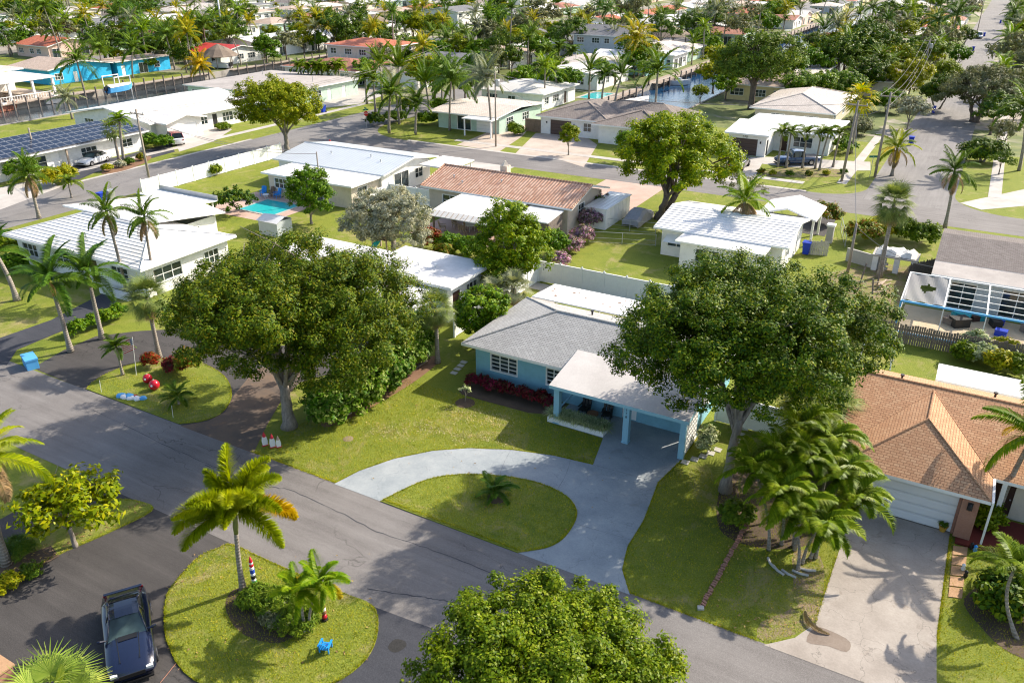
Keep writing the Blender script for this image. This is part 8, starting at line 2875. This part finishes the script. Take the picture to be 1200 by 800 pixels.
def proto_tree(kind, var):
 key = (kind, var)
 if key in PROT:
  return PROT[key]
 spec = {'round': ('leaf_mango', 4.2, 3.2), 'dark': ('leaf_dark', 5.2, 4.0), 'olive': ('leaf_olive', 5.4, 4.4), 'bright': ('leaf_yellow_oak', 4.4, 3.6), 'shade': ('leaf_shade', 6.0, 4.6)}[kind]
 lf, hc, rr = spec
 V, cen = clump_crown(lobeset((0, 0, hc), (rr, rr, hc * .62), 300 + var + len(kind), 6), 95, .8, 30, .55, 300 + var + len(kind), .5, .8, -.7)
 mb = MB()
 rg = random.Random(var)
 limbs(mb, (0, 0, -.05), (0, 0, hc * .45), .22, [Vector(c) * .8 for c in cen[:6]], rg, sub=False)
 PROT[key] = (mb.mesh('trunk', 'bark_brown', smooth=True), npmesh('crown', V, 4, lf))
 return PROT[key]
def far_tree(kind, var, loc, sc, rz, label, group):
 tm, cm = proto_tree(kind, var)
 t = thing('broadleaf_tree', label, 'tree', loc, group, rz)
 t.scale = (sc, sc, sc)
 obj('trunk', tm, t)
 obj('crown', cm, t)
 return t
def zone(u, v):
 if u < -152:
  return 'west of the left canal'
 if u < -87:
  return 'between the left canal and the cross street'
 if u < -55:
  return 'between the cross street and the middle canal'
 if u < -5:
  return 'between the middle canal and the side street'
 return 'east of the side street'
gr = random.Random(5)
TK = {'round': 'leafy green tree', 'dark': 'dark green tree', 'olive': 'olive grey tree', 'bright': 'yellow green tree', 'shade': 'deep green shade tree'}
n_t = n_p = 0
FT = []
tries = 0
while (n_t < 430 or n_p < 285) and tries < 26000:
 tries += 1
 py = 2 + 92 * gr.random() ** 1.25
 px = gr.uniform(-20, 1220)
 u_, v_ = at(px, py)
 if not free(u_, v_, .35):
  continue
 d_ = math.hypot(u_, v_)
 if n_p < 285 and gr.random() < .5:
  kd = gr.choice(['coconut', 'coconut', 'royal', 'date', 'arch'])
  mt = gr.choice(['frond_green', 'frond_green', 'frond_dark', 'frond_gold_green', 'frond_bright', 'frond_grey'])
  hh = gr.uniform(4.5, 8.5) if kd != 'arch' else gr.uniform(2.5, 4.5)
  far_palm(kd, (u_, v_), hh, f'distant {KN[kd]} among the houses {zone(u_, v_)}', f'distant palms {zone(u_, v_)}', gr.uniform(.9, 1.2), mat=mt, seed=gr.randrange(60), r=.17)
  RECTS.append((u_ - 1.2, u_ + 1.2, v_ - 1.2, v_ + 1.2))
  n_p += 1
 elif n_t < 430:
  kd = gr.choice(['round', 'round', 'dark', 'olive', 'bright', 'shade'])
  s_ = gr.uniform(.45, 1.15)
  FT.append((math.hypot(u_, v_) / s_, kd, gr.randrange(3), (u_, v_), s_, gr.uniform(0, 6), f'distant {TK[kd]} among the houses {zone(u_, v_)}', f'distant trees {zone(u_, v_)}'))
  RECTS.append((u_ - 1.3, u_ + 1.3, v_ - 1.3, v_ + 1.3))
  n_t += 1
FT.sort(key=lambda x: x[0])
for x in FT[:235]:
 far_tree(*x[1:])
mass = []
for k, x in enumerate(FT[235:]):
 s_ = x[4]
 V, _c = clump_crown([(0, 0, 4.4 * s_, 3.6 * s_, 3.6 * s_, 2.9 * s_), (1.8 * s_, .6, 3.6 * s_, 2.2 * s_, 2.2 * s_, 2 * s_), (-1.7 * s_, -.5, 3.8 * s_, 2.3 * s_, 2.3 * s_, 2.2 * s_)], 40, .95 * s_, 14, .75 * s_, 700 + k, .3, .8, -.8)
 mass.append(V + np.array([x[3][0], x[3][1], 0]))
o = obj('distant_foliage', npmesh('distant_foliage', np.concatenate(mass), 4, 'leaf_almond'))
tag(o, 'mass of small far-off tree crowns between the farthest houses', 'trees')
o['kind'] = 'stuff'
for k, (px, py, kd, s_, lb) in enumerate([
  (510, 118, 'bright', 1.15, 'yellow green tree behind the corner palms'), (495, 105, 'bright', 1.0, 'second yellow green tree behind the corner palms'), (545, 118, 'round', .8, 'leafy tree behind the pale green house'),
  (612, 112, 'round', .9, 'leafy tree beside the pale green house'), (632, 108, 'dark', .8, 'dark tree behind the pale green house roof'), (515, 52, 'bright', 1.3, 'broad yellow green tree beside the red tile roof'),
  (490, 48, 'bright', 1.2, 'second broad yellow green tree beside the red tile roof'), (650, 92, 'dark', .7, 'dark tree by the sand hip roof'), (738, 80, 'dark', 1.0, 'dark tree against the slate house'),
  (760, 100, 'round', .8, 'leafy tree on the bank by the turquoise pool'), (705, 100, 'round', .8, 'leafy tree between the sand roof and the pool'), (835, 110, 'bright', .9, 'yellow green tree at the canal end'),
  (850, 118, 'round', .8, 'leafy tree at the canal end beside the airy tree'), (820, 122, 'bright', .5, 'small yellow shrub tree at the canal end'), (742, 35, 'olive', 1.4, 'broad olive tree behind the slate house'),
  (635, 42, 'olive', 1.4, 'broad olive tree with bare branches near the far pole'), (612, 55, 'olive', 1.2, 'olive tree left of the far pole'), (60, 36, 'dark', 1.4, 'dark hedge tree left of the far brown roof'),
  (25, 34, 'dark', 1.3, 'dark hedge tree at the far left edge'), (30, 62, 'round', 1.0, 'leafy tree behind the boathouse roof'), (130, 60, 'bright', .8, 'bright hedge tree by the azure house'),
  (158, 78, 'round', .6, 'leafy shrub tree by the thatched hut'), (178, 84, 'round', .5, 'small shrub tree on the left canal bank'), (330, 62, 'round', .7, 'round tree on the far canal lawn'), (322, 75, 'round', .5, 'small round tree on the far canal lawn'),
  (405, 60, 'shade', .8, 'dark vine covered tree by the red tile house'), (580, 40, 'round', 1.2, 'leafy tree behind the aqua house'), (1128, 60, 'dark', .8, 'dark tree on the far side street verge'),
  (1040, 70, 'round', .9, 'leafy tree behind the bamboo clump'), (1010, 72, 'dark', .9, 'dark tree behind the hedge trees'), (1130, 26, 'olive', 1.1, 'round grey tree on the far side street'), (910, 20, 'round', 1.0, 'leafy tree behind the canal palms'),
  (915, 28, 'bright', .9, 'orange flowering tree near the far canal'), (1195, 60, 'bright', 1.2, 'yellow tree at the far right street edge'), (1185, 150, 'dark', .6, 'dark shrub tree by the side street sidewalk'),
  (1175, 175, 'olive', .5, 'olive shrub on the side street verge'), (780, 30, 'round', 1.0, 'leafy tree beside the far thatched pavilion'), (800, 44, 'dark', .9, 'dark tree in front of the flat-roofed far house'),
  (846, 96, 'bright', 1.1, 'yellow green tree on the canal bank under the airy tree'), (858, 112, 'bright', .9, 'second yellow green tree on the canal bank'), (905, 116, 'shade', .9, 'deep green tree between airy tree and hedge row'),
  (925, 104, 'round', 1.1, 'leafy tree behind the hedge row by the far canal'), (950, 96, 'round', 1.1, 'second leafy tree behind the hedge row'), (975, 92, 'dark', 1.1, 'dark tree rising behind the hedge row'), (1000, 88, 'dark', 1.2, 'tall dark tree left of the white-stemmed palms'),
  (1050, 96, 'bright', 1.1, 'yellow green tree right behind the bamboo'), (1075, 84, 'round', 1.0, 'leafy tree along the power lines'), (1120, 84, 'round', .9, 'leafy tree on the verge opposite the oaks'),
  (1185, 92, 'olive', 1.2, 'olive tree filling the far right street side'), (1198, 140, 'dark', 1.0, 'dark tree by the thick trunked palm'), (1160, 158, 'dark', .8, 'dark tree between the crooked oak and the round bush'), (1170, 205, 'shade', .35, 'low dark shrub beside the side street sidewalk'),
  (640, 118, 'round', .8, 'leafy tree left of the brown garage roof'), (665, 112, 'round', .8, 'leafy tree behind the brown garage roof'), (600, 88, 'dark', .8, 'dark tree under the very tall royal palm'), (560, 92, 'round', .8, 'leafy tree behind the pale green roof'),
  (430, 98, 'round', .8, 'leafy tree left of the corner date palms'), (480, 92, 'dark', .8, 'dark tree among the corner date palms')]):
 far_tree(kd, k % 3, at(px, py), s_, k * .9, lb, None)
hg = thing('hedge', 'long clipped dark hedge beside the boat pavilion', 'hedge', at(800, 62))
V, _c = clump_crown([(x, 0, 1.0, 2.2, 1.4, 1.3) for x in range(-12, 13, 2)], 260, .7, 26, .5, 900, low=-.9)
obj('foliage', npmesh('foliage', V, 4, 'leaf_dark'), hg)
# ------------------------------------------------------------------ grass blades along edges and over the near lawns
def blades():
 rng = np.random.default_rng(3)
 P = []
 def along(poly, n_per_m, off=.03, closed=False):
  pts = list(poly) + ([poly[0]] if closed else [])
  for a, b in zip(pts, pts[1:]):
   a, b = np.array(a[:2], float), np.array(b[:2], float)
   L = np.linalg.norm(b - a)
   m = int(L * n_per_m)
   t = rng.uniform(0, 1, m)[:, None]
   P.append(a + (b - a) * t + rng.normal(size=(m, 2)) * off)
 along(isl, 220, .05)
 along(outer[:8], 200, .05)
 along(outer[-7:], 200, .05)
 along(si, 220, .05, True)
 along(bi, 150, .06, True)
 along(li, 120, .05)
 along([(-31.5, 26.1), (-25.3, 26.1)], 220, .06)
 along([(-22.3, 26.12), (-14.4, 26.12)], 220, .06)
 along([(-8.9, 26.1), (-3.5, 26.1)], 220, .06)
 along([(3.6, 26.1), (14, 26.1)], 180, .06)
 along([(-1.6, 28), (-1.6, 33)], 150, .08)
 along([(2.8, 27), (2.8, 37)], 200, .05)
 for (u0, u1, v0, v1, dens) in ((-31, -10, 26.2, 37.2, 170), (-10, 12, 26.2, 36.5, 150), (-26.8, -16.6, 13.8, 20, 220), (-46, -36, 26.3, 31, 70)):
  m = int((u1 - u0) * (v1 - v0) * dens)
  P.append(np.stack([rng.uniform(u0, u1, m), rng.uniform(v0, v1, m)], 1))
 P = np.concatenate(P)
 def inside(poly):
  q = np.array([p[:2] for p in poly], float)
  x, y = P[:, 0], P[:, 1]
  r = np.zeros(len(P), bool)
  j = len(q) - 1
  for i in range(len(q)):
   c = ((q[i, 1] > y) != (q[j, 1] > y)) & (x < (q[j, 0] - q[i, 0]) * (y - q[i, 1]) / (q[j, 1] - q[i, 1] + 1e-12) + q[i, 0])
   r ^= c
   j = i
  return r
 on = inside(outer) & ~inside(isl)
 on |= (P[:, 1] > 20.02) & (P[:, 1] < 26.04)
 on |= inside([(-1.55, 37.6), (-1.6, 28.2), (-3.0, 26.0), (3.4, 26.0), (2.75, 30), (2.75, 37.6)])
 on |= (P[:, 1] < 20.02) & ~(inside(si) | inside(bi))
 on |= (P[:, 0] < -31.3) & (P[:, 1] > 26) & ~inside(li)
 keep = ~on | (rng.uniform(size=len(P)) < .0)
 Q = P[keep]
 n = len(Q)
 raised = np.zeros(n, bool)
 PP = P
 P2 = Q
 h = rng.uniform(.04, .11, n)
 a = rng.uniform(0, 2 * PI, n)
 w_ = .012
 z0 = np.where((Q[:, 1] < 20.05) | ((Q[:, 0] < -36) & (Q[:, 1] > 26)), .05, .0)
 z0 = np.where((Q[:, 0] > -22.4) & (Q[:, 0] < -12.9) & (Q[:, 1] > 26.1) & (Q[:, 1] < 31.3), .05, z0)
 base = np.stack([Q[:, 0], Q[:, 1], z0], 1)
 sd_ = np.stack([np.cos(a), np.sin(a), 0 * a], 1) * w_
 ln = np.stack([rng.normal(size=n) * .04, rng.normal(size=n) * .04, h], 1)
 V = np.stack([base - sd_, base + sd_, base + ln], 1)
 o = obj('grass_blades', npmesh('grass_blades', V, 3, 'blade_grass'))
 tag(o, 'short grass blades over the near lawns and lawn edges', 'grass')
 o['kind'] = 'stuff'
 m = 2600
 c = np.array([(-22.0, 33.2), (-23.5, 35.2), (-20.5, 33.6), (-24.5, 33.0), (-21.5, 35.6), (-26, 31.5)])[rng.integers(0, 6, m)] + rng.normal(size=(m, 2)) * np.array([.75, .45])
 Q = c[~((c[:, 1] < 33.4) & (c[:, 0] > -21.4))]
 n = len(Q)
 a = rng.uniform(0, 2 * PI, n)
 base = np.stack([Q[:, 0], Q[:, 1], 0 * a], 1)
 sd_ = np.stack([np.cos(a), np.sin(a), 0 * a], 1) * .018
 ln = np.stack([rng.normal(size=n) * .07, rng.normal(size=n) * .07, rng.uniform(.04, .09, n)], 1)
 o = obj('dry_grass', npmesh('dry_grass', np.stack([base - sd_, base + sd_, base + ln], 1), 3, 'dry_blade'))
 tag(o, 'pale dry grass patches in the front lawn of the blue house', 'grass')
 o['kind'] = 'stuff'
blades()
lr = random.Random(3)
q = MB()
for k in range(420):
 if k < 170:
  tt = lr.random()
  x, y = at(15 + 155 * tt, 682 - 84 * tt - lr.uniform(0, 30) * (1 - .6 * tt))
 elif k < 300:
  x, y = at(lr.uniform(840, 960), lr.uniform(640, 740))
 elif k < 360:
  x, y = lr.uniform(-31, -12), lr.uniform(26.3, 36)
 else:
  x, y = at(lr.uniform(190, 440), lr.uniform(650, 790))
 s = lr.uniform(.03, .085)
 a = lr.uniform(0, 6.28)
 z = .062 + lr.uniform(0, .02)
 c, d = math.cos(a) * s, math.sin(a) * s
 q.face([(x - c, y - d, z), (x + d * .5, y - c * .5, z + .02), (x + c, y + d, z), (x - d * .5, y + c * .5, z + .015)])
o = q.build('leaf_litter', 'litter')
tag(o, 'scattered dry leaves on lawns and driveway edges', 'leaves')
o['kind'] = 'stuff'
